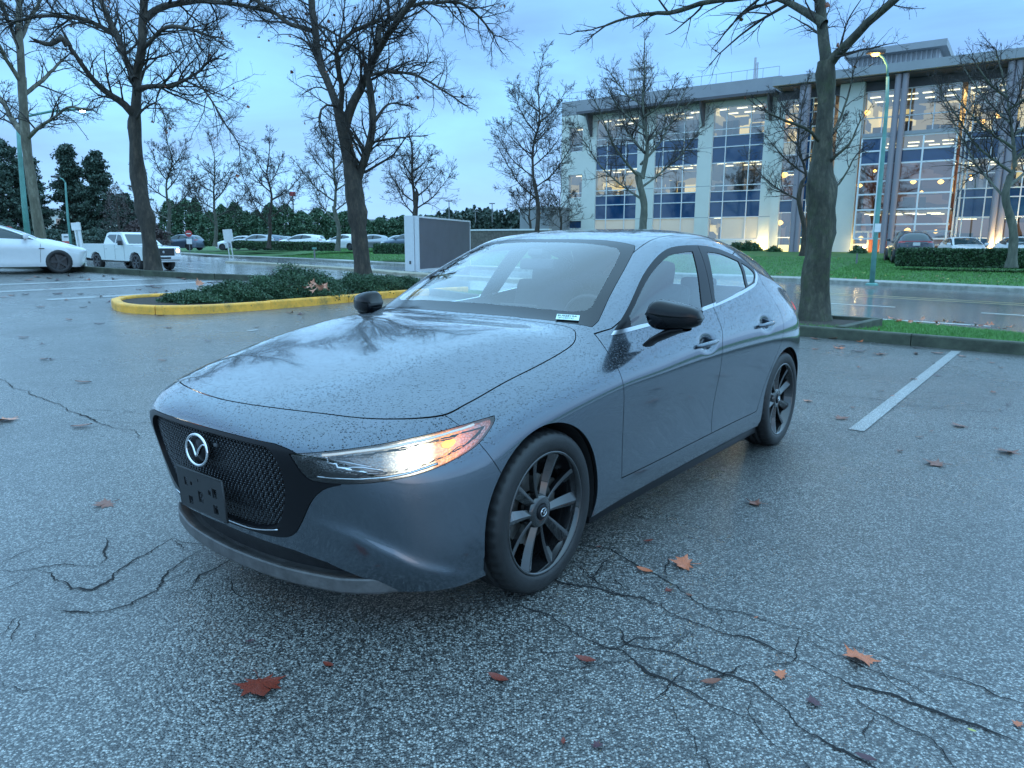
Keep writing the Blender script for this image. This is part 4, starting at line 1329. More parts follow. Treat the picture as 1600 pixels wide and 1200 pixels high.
# median in the road
med0 = [G(640, 431, zr), G(520, 421, zr), G(400, 413.5, zr), G(352, 411, zr)]
med0 = [(p[0], p[1]) for p in med0]
mfull = [(med0[0][0] + 5, med0[0][1] - 4.8)] + med0
kerb('median_kerb', lerp_poly(mfull, 4), zr, .9, .12, simple('median_concrete', (.30, .27, .20), .6, var=.35, vscale=3), 'low worn median island in the middle of the road', 3.0)

# painted lines
def line(name, pts, w, zf, lift, mat, label, cat='road marking', group=None, kind='structure'):
    P = [np.array(p[:2], float) for p in pts]
    vs, fs = [], []
    for i, p in enumerate(P):
        q = P[min(i + 1, len(P) - 1)] - P[max(i - 1, 0)]; q /= np.linalg.norm(q); nrm = np.array((q[1], -q[0])) * w / 2
        for s in (-1, 1):
            xy = p + nrm * s; vs.append((xy[0], xy[1], zf(*xy) + lift))
    for i in range(len(P) - 1): fs.append((2 * i, 2 * i + 1, 2 * i + 3, 2 * i + 2))
    o = mesh_obj(name, vs, fs, mat); o['kind'] = kind
    if o.data.polygons[0].normal.z < 0:
        o.data.flip_normals()
    return o
def seg(a, b, zf, n=8):
    A, B = G(*a, zf), G(*b, zf)
    return [tuple(A * (1 - t) + B * t) for t in np.linspace(0, 1, n)]
line('bay_line', seg((1338, 673), (1494, 549), zl), .105, zl, .005, WHITE, '')
line('bay_line', seg((-40, 446.5), (240, 436), zl), .34, zl, .005, WHITE, '')
line('bay_line', seg((-40, 458), (340, 440), zl), .34, zl, .005, WHITE, '')
line('bay_line', seg((73, 468.6), (352, 453), zl), .28, zl, .005, WHITE, '')
line('bay_line', seg((388, 517.5), (402, 515.5), zl), .10, zl, .005, WHITE, '')
RW = simple('road_white_paint', (.62, .64, .62), .4, var=.2, vscale=8)
RY = simple('road_yellow_paint', (.50, .40, .20), .45, var=.3, vscale=8)
line('centre_line', seg((1240, 455), (1680, 479), zr), .11, zr, .005, RY, '')
line('centre_line', seg((1240, 457.3), (1680, 481.8), zr), .11, zr, .005, RY, '')
for a, b in (((1290, 474), (1399, 480)), ((1533, 489), (1640, 495.5)), ((1373, 498.5), (1548, 510)), ((280, 409), (330, 412.5)), ((270, 418), (322, 421))):
    line('lane_line', seg(a, b, zr), .13, zr, .005, RW, '')

# cracks in the asphalt: narrow sunk-looking black fissures with ragged sides
CR = simple('crack_dark', (.006, .006, .007), .9)
def crack_set():
    A = lambda pts: [(800 + x / 2, 830 + y / 2) for x, y in pts]
    B = lambda pts: [(x / 2, 830 + y / 2) for x, y in pts]
    C = lambda pts: [(x / 3.333, 420 + y / 3.333) for x, y in pts]
    return [
     (A([(150, 20), (210, 45), (300, 65), (390, 110), (470, 150), (560, 210), (620, 235), (720, 255), (820, 290), (930, 320), (1040, 365), (1150, 395), (1260, 425), (1330, 455), (1440, 490), (1530, 525), (1640, 548)]), 1.0),
     (A([(100, 130), (130, 160), (260, 180), (390, 210), (470, 250), (560, 290), (640, 320), (760, 350), (850, 385), (960, 420), (1080, 480), (1200, 510), (1280, 545), (1370, 575), (1470, 610), (1600, 670), (1680, 700)]), 1.3),
     (A([(0, 215), (50, 240), (150, 265), (230, 335), (340, 370), (430, 450), (540, 510), (640, 560), (760, 610), (860, 625)]), .9),
     (A([(330, 290), (380, 370), (470, 390), (560, 410), (650, 440), (740, 470), (810, 530), (860, 590), (950, 640), (1040, 690), (1150, 740), (1230, 790)]), 1.2),
     (A([(1080, 520), (1130, 575), (1220, 610), (1310, 660), (1390, 735), (1450, 790)]), .9),
     (A([(540, 310), (545, 380), (580, 420)]), .6), (A([(850, 385), (850, 430)]), .6), (A([(890, 470), (960, 480), (1030, 490)]), .7),
     (A([(620, 240), (640, 300)]), .6), (A([(1125, 575), (1110, 610), (1060, 640), (1045, 685)]), .6), (A([(1370, 575), (1330, 620), (1310, 660)]), .5),
     (A([(200, 80), (270, 160), (390, 215)]), .8), (A([(230, 335), (180, 350)]), .4), (A([(1290, 460), (1275, 520)]), .4),
     (B([(0, 125), (90, 125), (190, 105), (300, 105), (330, 60), (350, 20)]), .7),
     (B([(560, 5), (480, 45), (420, 90), (360, 150), (300, 185), (230, 165), (110, 125)]), 1.1),
     (B([(650, 45), (540, 120), (500, 180), (440, 225), (330, 265), (270, 275), (220, 265), (150, 240)]), 1.1),
     (B([(770, 125), (640, 170), (500, 185)]), .7), (B([(0, 370), (60, 355), (130, 310), (200, 300)]), .6), (B([(0, 110), (60, 80), (140, 45), (260, 20)]), .7),
     (B([(0, 330), (60, 270), (130, 250)]), .5), (B([(0, 480), (90, 500), (180, 480), (260, 495)]), .4),
     (C([(-30, 570), (0, 580), (90, 620), (190, 660), (310, 710), (400, 745), (500, 790), (620, 830), (700, 855), (770, 885)]), 1.3),
     (C([(400, 735), (550, 735), (660, 745), (760, 765)]), .5),
     ([(1245, 607), (1340, 621), (1395, 628), (1480, 640), (1560, 645)], 1.0), ([(1400, 628), (1450, 640), (1520, 632)], .6),
    ]
vs, fs = [], []
rg = np.random.default_rng(3)
CS = [([G(px, py, zl)[:2] for px, py in pts], wt) for pts, wt in crack_set()]
for W, wt in list(CS):
    if wt < .6: continue
    for a, b in zip(W, W[1:]):
        l = np.linalg.norm(b - a)
        for _ in range(rg.poisson(l / .45)):
            p = a + (b - a) * rg.uniform(); d_ = (b - a) / l; an = rg.choice([-1, 1]) * rg.uniform(.8, 1.7)
            d_ = np.array([d_[0] * math.cos(an) - d_[1] * math.sin(an), d_[0] * math.sin(an) + d_[1] * math.cos(an)])
            br = [p]
            for k in range(rg.integers(2, 5)):
                d_ = d_ + rg.normal(0, .35, 2); d_ /= np.linalg.norm(d_); br.append(br[-1] + d_ * rg.uniform(.08, .2))
            CS.append((br, .62))
for W, wt in CS:
    fine = []
    for a, b in zip(W, W[1:]):
        n = max(2, int(np.linalg.norm(b - a) / .018))
        for k in range(n): fine.append(a + (b - a) * k / n)
    fine.append(W[-1]); fine = np.array(fine)
    # ragged wander at two scales
    n = len(fine)
    def wander(step, amp):
        m = max(2, n // step + 2); r = rg.normal(0, amp, (m, 2))
        return np.stack([np.interp(np.arange(n), np.arange(m) * step, r[:, i]) for i in (0, 1)], 1)
    fine = fine + wander(12, .018) + wander(4, .008) + wander(1, .0035)
    t = np.gradient(fine, axis=0); t /= np.maximum(np.linalg.norm(t, axis=1, keepdims=True), 1e-9)
    nr = np.stack([t[:, 1], -t[:, 0]], 1)
    wdt = .0027 * wt * np.clip(1 + np.interp(np.arange(n), np.arange(0, n + 6, 6), rg.normal(0, .6, len(np.arange(0, n + 6, 6)))), .6, 2.6)
    wdt *= np.minimum(1, np.minimum(np.arange(n), n - 1 - np.arange(n)) / 8 + .15)
    b0 = len(vs)
    for p, m_, w_ in zip(fine, nr, wdt):
        for s in (-1, 1):
            q = p + m_ * w_ * s; vs.append((q[0], q[1], zl(*q) + .0035))
    for i in range(n - 1): fs.append((b0 + 2 * i, b0 + 2 * i + 2, b0 + 2 * i + 3, b0 + 2 * i + 1))
ck = mesh_obj('asphalt_cracks', vs, fs, CR); ck['kind'] = 'structure'

# ------------------------------------------------------------------ fallen leaves
def leaf_mat(name, col, rough=.35):
    m, nt, b, o = newmat(name); L = nt.links.new
    tc = N(nt, 'ShaderNodeTexCoord')
    nz = N(nt, 'ShaderNodeTexNoise', i_Scale=28.0, i_Detail=6.0); L(tc.outputs['Object'], nz.inputs['Vector'])
    r = ramp(nt, [(.3, tuple(c * .45 for c in col)), (.5, col), (.75, tuple(min(1, c * 1.5) for c in col))]); L(nz.outputs['Fac'], r.inputs[0])
    L(r.outputs[0], b.inputs['Base Color']); b.inputs['Roughness'].default_value = rough
    bp = N(nt, 'ShaderNodeBump', i_Strength=.4, i_Distance=.003); L(nz.outputs['Fac'], bp.inputs['Height']); L(bp.outputs[0], b.inputs['Normal'])
    return m
LEAFM = {'red': leaf_mat('leaf_dark_red', (.17, .028, .015)), 'orange': leaf_mat('leaf_orange', (.50, .13, .05)), 'brown': leaf_mat('leaf_brown', (.20, .065, .035)), 'purple': leaf_mat('leaf_purple', (.07, .022, .032)), 'yellow': leaf_mat('leaf_yellow', (.45, .42, .10)), 'pink': leaf_mat('leaf_pink', (.55, .22, .13))}
def maple_mesh(mat, seed, curl=.12, key='maple'):
    rr = random.Random(seed)
    tips = [(-90, .30), (-62, .22), (-38, .62), (-22, .38), (-8, .88), (6, .60), (14, .62), (28, .55), (42, .95), (56, .58), (66, .62), (90, 1.0)]
    half = []
    for a, r in tips[:-1]:
        half.append((a, r * rr.uniform(.9, 1.08)))
    pts = [(math.radians(a), r) for a, r in half] + [(math.radians(90), 1.0)] + [(math.radians(180 - a), r * rr.uniform(.92, 1.06)) for a, r in reversed(half)]
    # refine the margin with small teeth
    out = []
    for i in range(len(pts)):
        (a0, r0), (a1, r1) = pts[i], pts[(i + 1) % len(pts)]
        if a1 < a0: a1 += 2 * math.pi
        x0, y0, x1, y1 = r0 * math.cos(a0), r0 * math.sin(a0), r1 * math.cos(a1), r1 * math.sin(a1)
        for k in range(3):
            t = k / 3; jj = rr.uniform(-.025, .03) if k else 0
            out.append((x0 + (x1 - x0) * t + jj, y0 + (y1 - y0) * t + jj))
    ph, ph2 = rr.uniform(0, 6), rr.uniform(0, 6)
    def z(x, y):
        r = math.hypot(x, y)
        return curl * (r * r * (.6 + .5 * math.sin(3 * math.atan2(y, x) + ph)) + .25 * math.sin(5 * x + ph2) * r) + .012
    vs = [(0, -.05, z(0, 0))]; n = len(out)
    for f in (.5, 1.0):
        for x, y in out: vs.append((x * f, y * f, max(.004, z(x * f, y * f))))
    fs = [(0, 1 + i, 1 + (i + 1) % n) for i in range(n)] + [(1 + i, 1 + n + i, 1 + n + (i + 1) % n, 1 + (i + 1) % n) for i in range(n)]
    # stalk
    b = len(vs); st = [(0, -.28), (.03, -.55), (.10, -.80)]
    for x, y in st:
        vs += [(x - .012, y, .02), (x + .012, y, .02), (x, y, .05)]
    for i in range(2):
        for j in range(3): fs.append((b + 3 * i + j, b + 3 * i + (j + 1) % 3, b + 3 * i + 3 + (j + 1) % 3, b + 3 * i + 3 + j))
    me = bpy.data.meshes.new(key); me.from_pydata(vs, [], fs); me.materials.append(mat)
    me.polygons.foreach_set('use_smooth', [True] * len(fs)); me.update()
    return me
def oval_mesh(mat, seed):
    rr = random.Random(seed); vs, fs = [], []
    n = 9
    for i in range(n):
        t = i / (n - 1); w = .42 * math.sin(math.pi * t) ** .8 + .01; x = (t - .5) * 2
        cz = .10 * (2 * t - 1) ** 2
        vs += [(x, -w + rr.uniform(-.03, .03), cz + .11), (x, 0, cz + .02), (x, w + rr.uniform(-.03, .03), cz + .09)]
    for i in range(n - 1):
        for j in (0, 1): fs.append((3 * i + j, 3 * i + 3 + j, 3 * i + 4 + j, 3 * i + 1 + j))
    me = bpy.data.meshes.new('oval'); me.from_pydata(vs, [], fs); me.materials.append(mat)
    me.polygons.foreach_set('use_smooth', [True] * len(fs)); me.update()
    return me
LM = {}
def leaf(px, py, size_px, col, shape='maple', rot=None, label=None, zf=None, lift=.006, tilt=0, curl=.22, group='fallen leaves on the parking lot', Y=None):
    p = G(px, py, zf or zl)
    s = size_px / 2 * p[1] / FPX / (.9 if shape == 'maple' else 1.0) * 1.05
    k = (shape, col, hash((px * 7 + py)) % 4, curl)
    if k not in LM: LM[k] = maple_mesh(LEAFM[col], k[2] * 5 + 1, curl) if shape == 'maple' else oval_mesh(LEAFM[col], k[2])
    o = bpy.data.objects.new('fallen_leaf', LM[k]); COL.objects.link(o)
    o.location = (p[0], p[1], p[2] + lift); o.scale = (s, s, s)
    o.rotation_euler = (tilt, random.uniform(-.1, .1), rot if rot is not None else random.uniform(0, 6.28))
    tag(o, label or 'small brown leaf lying on the wet asphalt', 'leaf', group)
    return o
leaf(406, 1070, 92, 'red', 'maple', math.radians(205), 'large dark red maple leaf on the asphalt in front of the car, lower left', curl=.10)
leaf(513, 1041, 24, 'red', 'oval', 2.6, 'small oval dark red leaf between the big red maple leaf and the car')
leaf(778, 1062, 38, 'red', 'oval', 2.7, 'oval dark red leaf on the asphalt below the front wheel')
leaf(391, 1004, 16, 'purple', 'oval', .2, 'tiny dark leaf just above the big red maple leaf')
leaf(914, 1033, 36, 'red', 'oval', 2.8, 'oval reddish leaf right of the front wheel, lying in cracked asphalt')
leaf(1111, 1068, 36, 'brown', 'oval', .1, 'dull brown oval leaf left of the small orange maple leaf')
leaf(1222, 1057, 32, 'orange', 'maple', 1.0, 'small orange maple leaf beside a crack, lower right')
leaf(1273, 1098, 32, 'purple', 'maple', 2.0, 'dark purple leaf on the cracked asphalt, lower right')
leaf(1344, 1028, 62, 'orange', 'maple', 2.4, 'large curled orange maple leaf on the long crack at lower right', curl=.34)
leaf(1072, 883, 52, 'orange', 'maple', 1.4, 'large curled orange maple leaf right of the front wheel', curl=.34)
leaf(1007, 893, 28, 'orange', 'oval', 2.6, 'small orange leaf immediately left of the curled orange maple leaf')
leaf(1013, 847, 18, 'red', 'oval', .3, 'small dark red leaf in the shade beside the front wheel')
leaf(1045, 925, 17, 'red', 'maple', .3, 'small red leaf lying on the crack near the front wheel')
leaf(1077, 932, 14, 'brown', 'oval', 2.3, 'small brown leaf on the crack, right of another small red leaf')
leaf(935, 856, 9, 'red', 'oval', .3, 'tiny red leaf touching the shade of the front tyre')
leaf(1181, 967, 8, 'orange', 'oval', .3, 'tiny orange leaf on the long crack')
leaf(880, 1161, 17, 'red', 'oval', 1.5, 'small upright red leaf at the bottom edge of the picture')
leaf(934, 1168, 24, 'purple', 'maple', .5, 'small dark purple maple leaf at the bottom edge of the picture')
leaf(1352, 1187, 34, 'purple', 'oval', 2.6, 'dark leaf lying in a crack at the bottom edge')
leaf(1518, 1144, 14, 'yellow', 'oval', 2.6, 'tiny yellow green leaf at the lower right')
leaf(1592, 1135, 24, 'orange', 'maple', .6, 'orange leaf cut by the right edge of the picture')
leaf(1183, 788, 36, 'brown', 'maple', 1.2, 'curled red brown leaf on the asphalt between the two wheels', curl=.34)
leaf(1466, 726, 44, 'brown', 'maple', 1.2, 'flat reddish maple leaf on the open asphalt at the right')
leaf(1316, 655, 26, 'brown', 'maple', .2, 'curled brown leaf just left of the white bay line', curl=.34)
leaf(1499, 666, 27, 'brown', 'maple', 2.2, 'curled dark brown leaf right of the white bay line', curl=.34)
leaf(1572, 706, 38, 'brown', 'maple', 2.9, 'flattened brown leaf near the right edge of the picture')
leaf(1427, 593, 12, 'brown', 'maple', 2.9, 'small brown leaf lying on the white bay line', curl=.34)
leaf(1262, 627, 17, 'pink', 'maple', 2.9, 'small pale orange leaf right of the rear wheel')
leaf(15, 656, 38, 'pink', 'maple', 2.9, 'orange maple leaf at the left edge of the picture')
leaf(128, 667, 30, 'brown', 'oval', .3, 'reddish leaf left of the car front')
leaf(168, 788, 44, 'brown', 'maple', 2.4, 'reddish brown maple leaf lying left of the grille', curl=.1)
leaf(130, 598, 22, 'brown', 'oval', .3, 'small curled brown leaf left of the car')
leaf(37, 528, 15, 'brown', 'oval', .1, 'small brown leaf on the asphalt far left')
leaf(312, 447, 18, 'pink', 'maple', 1.2, 'bright orange leaf standing on the asphalt behind the yellow kerb', curl=.5, tilt=.9, lift=.05)
for k, (X, Y) in enumerate([(140, 215), (255, 212), (440, 233), (690, 242), (825, 277), (1060, 275), (1160, 287), (1300, 294), (1480, 315), (1540, 318), (315, 262), (435, 300), (560, 318), (600, 318), (440, 406), (820, 314), (960, 312), (1130, 332), (1230, 351), (1330, 375), (1395, 408), (590, 562), (400, 675), (960, 462), (920, 835), (1350, 815), (1270, 690), (1380, 690), (840, 875), (710, 965), (1340, 575), (1440, 655), (660, 598), (395, 215), (145, 285), (300, 278), (1020, 268), (1240, 292), (1400, 298)]):
    big_ = Y < 330
    leaf(1240 + X / 4.286, 480 + Y / 4.286, random.uniform(10, 20) if big_ else random.uniform(6, 13), random.choice(['brown', 'brown', 'orange', 'purple']), random.choice(['maple', 'oval']), curl=.34, label='small brown leaf among those blown along the right kerb and bay', group='leaves by the right kerb')
o = leaf(1373, 532, 24, 'brown', 'maple', 1.4, 'brown leaf leaning upright against the dark kerb at the right', tilt=1.2, lift=.06, curl=.5)
for k, (X, Y) in enumerate([(350, 165), (465, 176), (560, 175), (520, 147), (210, 201), (435, 202), (360, 267), (520, 288), (830, 246), (883, 308), (720, 110), (865, 117), (300, 132), (312, 132), (420, 132), (65, 140), (130, 134), (20, 150), (245, 107), (150, 60), (250, 50), (300, 60), (420, 45), (780, 93), (820, 100), (800, 128), (940, 48), (690, 25), (960, 55), (1100, 72), (1508, 230), (1568, 240), (1335, 305), (1080, 380), (220, 395), (845, 480), (230, 473), (270, 473), (1160, 225), (1230, 200), (1050, 172), (455, 60), (200, 45), (100, 50), (370, 38), (540, 40), (600, 55), (1190, 75), (1140, 70)]):
    leaf(X / 3.333, 420 + Y / 3.333, random.uniform(9, 17), random.choice(['brown', 'brown', 'purple']), random.choice(['maple', 'oval']), curl=.34, label='small brown leaf scattered over the far left of the parking lot', group='leaves on the left of the lot')
for k in range(34):
    px = random.uniform(1380, 1600); py = 511 + (px - 1380) / 220 * 16 + random.uniform(-4, 3)
    leaf(px, py, random.uniform(6, 12), random.choice(['brown', 'orange', 'pink']), 'maple', curl=.5, tilt=random.uniform(-.8, .8), lift=.14, label='dead leaf caught in the grass verge behind the right kerb', group='leaves in the right verge', zf=lambda x, y: zl(x, y) * .4 - .05)
# ------------------------------------------------------------------ trees and shrubs
def bark(name, dark, mid, light, scale=9, moss=None, patch=.35):
    m, nt, b, o = newmat(name); L = nt.links.new
    tc = N(nt, 'ShaderNodeTexCoord')
    mp = N(nt, 'ShaderNodeMapping'); mp.inputs['Scale'].default_value = (1, 1, .35); L(tc.outputs['Object'], mp.inputs[0])
    nz = N(nt, 'ShaderNodeTexNoise', i_Scale=float(scale), i_Detail=9.0, i_Roughness=.7); L(mp.outputs[0], nz.inputs['Vector'])
    r = ramp(nt, [(.3, dark), (.52, mid), (.74, light)]); L(nz.outputs['Fac'], r.inputs[0])
    src = r.outputs[0]
    if moss:
        n2 = N(nt, 'ShaderNodeTexNoise', i_Scale=scale * .45, i_Detail=6.0, i_Roughness=.75); L(tc.outputs['Object'], n2.inputs['Vector'])
        r2 = ramp(nt, [(.50, (0, 0, 0)), (.66, (1, 1, 1))]); L(n2.outputs['Fac'], r2.inputs[0])
        mx = N(nt, 'ShaderNodeMix', data_type='RGBA'); L(r2.outputs[0], mx.inputs[0]); L(src, mx.inputs[6]); mx.inputs[7].default_value = tuple(moss) + (1,)
        src = mx.outputs[2]
    L(src, b.inputs['Base Color']); b.inputs['Roughness'].default_value = .8
    n3 = N(nt, 'ShaderNodeTexNoise', i_Scale=scale * 3.0, i_Detail=5.0); L(mp.outputs[0], n3.inputs['Vector'])
    bp = N(nt, 'ShaderNodeBump', i_Strength=.9, i_Distance=.03); L(n3.outputs['Fac'], bp.inputs['Height']); L(bp.outputs[0], b.inputs['Normal'])
    return m
BARK = bark('dark_bark', (.016, .014, .012), (.045, .038, .030), (.12, .09, .065), 8)
BARKM = bark('mossy_bark', (.020, .020, .016), (.05, .05, .036), (.13, .12, .085), 9, (.05, .062, .032))
BARKP = bark('plane_bark', (.06, .055, .045), (.13, .12, .09), (.30, .28, .22), 4)
BARKG = bark('grey_green_bark', (.05, .055, .045), (.10, .11, .085), (.19, .19, .15), 6)
TWIG = simple('twig_bark', (.030, .025, .022), .8, var=.3, vscale=4)

class Tubes:
    """many tapered tubes in numpy batches"""
    def __init__(s): s.V, s.F, s.n = [], [], 0
    def add(s, P, Rd, k):
        """P (b,m,3), Rd (b,m)"""
        b, m, _ = P.shape
        if b == 0: return
        T = np.gradient(P, axis=1); T /= np.maximum(np.linalg.norm(T, axis=2, keepdims=True), 1e-9)
        ref = np.where(np.abs(T[..., 2:3]) > .9, np.array([1., 0, 0]), np.array([0, 0, 1.]))
        # keep one reference per tube so that rings do not twist
        ref = np.repeat(ref[:, :1], m, 1) if m else ref
        A = np.cross(T, ref); ln = np.linalg.norm(A, axis=2, keepdims=True)
        A = np.where(ln < .15, np.cross(T, np.array([.3, .9, .2])), A); A /= np.maximum(np.linalg.norm(A, axis=2, keepdims=True), 1e-9)
        B = np.cross(T, A)
        th = np.arange(k) * 2 * np.pi / k
        ring = P[:, :, None] + (A[:, :, None] * np.cos(th)[:, None] + B[:, :, None] * np.sin(th)[:, None]) * Rd[:, :, None, None]
        s.V.append(ring.reshape(-1, 3))
        i = np.arange(m - 1)[:, None]; j = np.arange(k)[None]
        f = np.stack([i * k + j, i * k + (j + 1) % k, (i + 1) * k + (j + 1) % k, (i + 1) * k + j], -1).reshape(-1, 4)
        F = (f[None] + (np.arange(b) * m * k)[:, None, None]).reshape(-1, 4) + s.n
        s.F.append(F); s.n += b * m * k
    def build(s, name, mat, parent, smooth=True, origin=(0, 0, 0)):
        V = np.concatenate(s.V) - np.array(origin); F = np.concatenate(s.F)
        me = bpy.data.meshes.new(name)
        me.vertices.add(len(V)); me.vertices.foreach_set('co', V.ravel())
        me.loops.add(F.size); me.loops.foreach_set('vertex_index', F.ravel())
        me.polygons.add(len(F)); me.polygons.foreach_set('loop_start', np.arange(0, F.size, 4)); me.polygons.foreach_set('loop_total', np.full(len(F), 4))
        if smooth: me.polygons.foreach_set('use_smooth', np.ones(len(F), bool))
        me.materials.append(mat); me.update(calc_edges=True); me.validate()
        o = bpy.data.objects.new(name, me); COL.objects.link(o)
        if parent is not None: o.parent = parent
        return o

def resample(P, R, n):
    P = np.array(P, float); R = np.array(R, float)
    # Catmull-Rom then even
    Q, q = [], []
    for i in range(len(P) - 1):
        p0 = P[max(i - 1, 0)]; p1, p2 = P[i], P[i + 1]; p3 = P[min(i + 2, len(P) - 1)]
        for t in np.arange(0, 1, .1):
            Q.append(.5 * (2 * p1 + (p2 - p0) * t + (2 * p0 - 5 * p1 + 4 * p2 - p3) * t * t + (3 * p1 - p0 - 3 * p2 + p3) * t ** 3)); q.append(R[i] * (1 - t) + R[i + 1] * t)
    Q.append(P[-1]); q.append(R[-1]); Q = np.array(Q); q = np.array(q)
    d = np.concatenate([[0], np.cumsum(np.linalg.norm(np.diff(Q, axis=0), axis=1))])
    s = np.linspace(0, d[-1], n)
    return np.stack([np.interp(s, d, Q[:, i]) for i in range(3)], 1), np.interp(s, d, q)

def grow(parents, radii, rg, count, len0, lenr, ang, up, m=7, wig=.10, rfrac=.5, tmin=.15, taper=.25):
    """children from a batch of polylines: parents list of (m,3) arrays"""
    outP, outR = [], []
    for P, R, c in zip(parents, radii, count):
        L_ = np.linalg.norm(np.diff(P, axis=0), axis=1).sum()
        c = int(c)
        if c <= 0: continue
        ts = np.sort(rg.uniform(tmin, 1.0, c)); phi = rg.uniform(0, 2 * np.pi) + np.arange(c) * 2.4 + rg.normal(0, .4, c)
        idx = ts * (len(P) - 1); i0 = np.minimum(idx.astype(int), len(P) - 2); f = (idx - i0)[:, None]
        base = P[i0] * (1 - f) + P[i0 + 1] * f
        rb = R[i0] * (1 - f[:, 0]) + R[i0 + 1] * f[:, 0]
        T = P[i0 + 1] - P[i0]; T /= np.maximum(np.linalg.norm(T, axis=1, keepdims=True), 1e-9)
        a = np.cross(T, np.array([.2, .3, .93])); a /= np.maximum(np.linalg.norm(a, axis=1, keepdims=True), 1e-6); b = np.cross(T, a)
        an = np.radians(rg.normal(ang, 11, c))[:, None]
        D = T * np.cos(an) + (a * np.cos(phi)[:, None] + b * np.sin(phi)[:, None]) * np.sin(an)
        D[:, 2] += up; D /= np.linalg.norm(D, axis=1, keepdims=True)
        ln = (len0 * L_ * (1.15 - .65 * ts) * rg.uniform(1 - lenr, 1 + lenr, c))
        Pn = np.zeros((c, m, 3)); Pn[:, 0] = base; d = D
        bend = rg.normal(0, wig, (c, 3)) * .6
        for k in range(1, m):
            d = d + bend + rg.normal(0, wig, (c, 3)) + np.array([0, 0, up * .10])
            d /= np.linalg.norm(d, axis=1, keepdims=True)
            Pn[:, k] = Pn[:, k - 1] + d * (ln / (m - 1))[:, None]
        Rn = np.minimum(rb * rfrac, ln * .022)[:, None] * np.linspace(1, taper, m)[None]
        outP.append(Pn); outR.append(Rn)
    if not outP: return np.zeros((0, m, 3)), np.zeros((0, m))
    return np.concatenate(outP), np.concatenate(outR)

def knobbly(tb, P, R, rg, k=18, amp=.10, lumps=()):
    """trunk tube with bumps"""
    n = len(P)
    T = np.gradient(P, axis=0); T /= np.linalg.norm(T, axis=1, keepdims=True)
    A = np.cross(T, np.array([.1, 1, .05])); A /= np.linalg.norm(A, axis=1, keepdims=True); B = np.cross(T, A)
    th = np.arange(k) * 2 * np.pi / k
    ph = rg.uniform(0, 6, 6)
    s = np.linspace(0, 1, n)[:, None]
    mod = 1 + amp * (np.sin(3 * th + ph[0] + 9 * s) * .5 + np.sin(5 * th + ph[1] - 14 * s) * .35 + np.sin(2 * th + ph[2] + 25 * s) * .5 + .3 * np.sin(7 * th + 40 * s + ph[3]))
    for (ls, lth, la, lw) in lumps:
        mod = mod + la * np.exp(-((s - ls) / lw) ** 2 - ((np.angle(np.exp(1j * (th - lth)))) / .7) ** 2)
    ring = P[:, None] + (A[:, None] * np.cos(th)[:, None] + B[:, None] * np.sin(th)[:, None]) * (R[:, None] * mod)[..., None]
    tb.V.append(ring.reshape(-1, 3))
    i = np.arange(n - 1)[:, None]; j = np.arange(k)[None]
    tb.F.append(np.stack([i * k + j, i * k + (j + 1) % k, (i + 1) * k + (j + 1) % k, (i + 1) * k + j], -1).reshape(-1, 4) + tb.n); tb.n += n * k

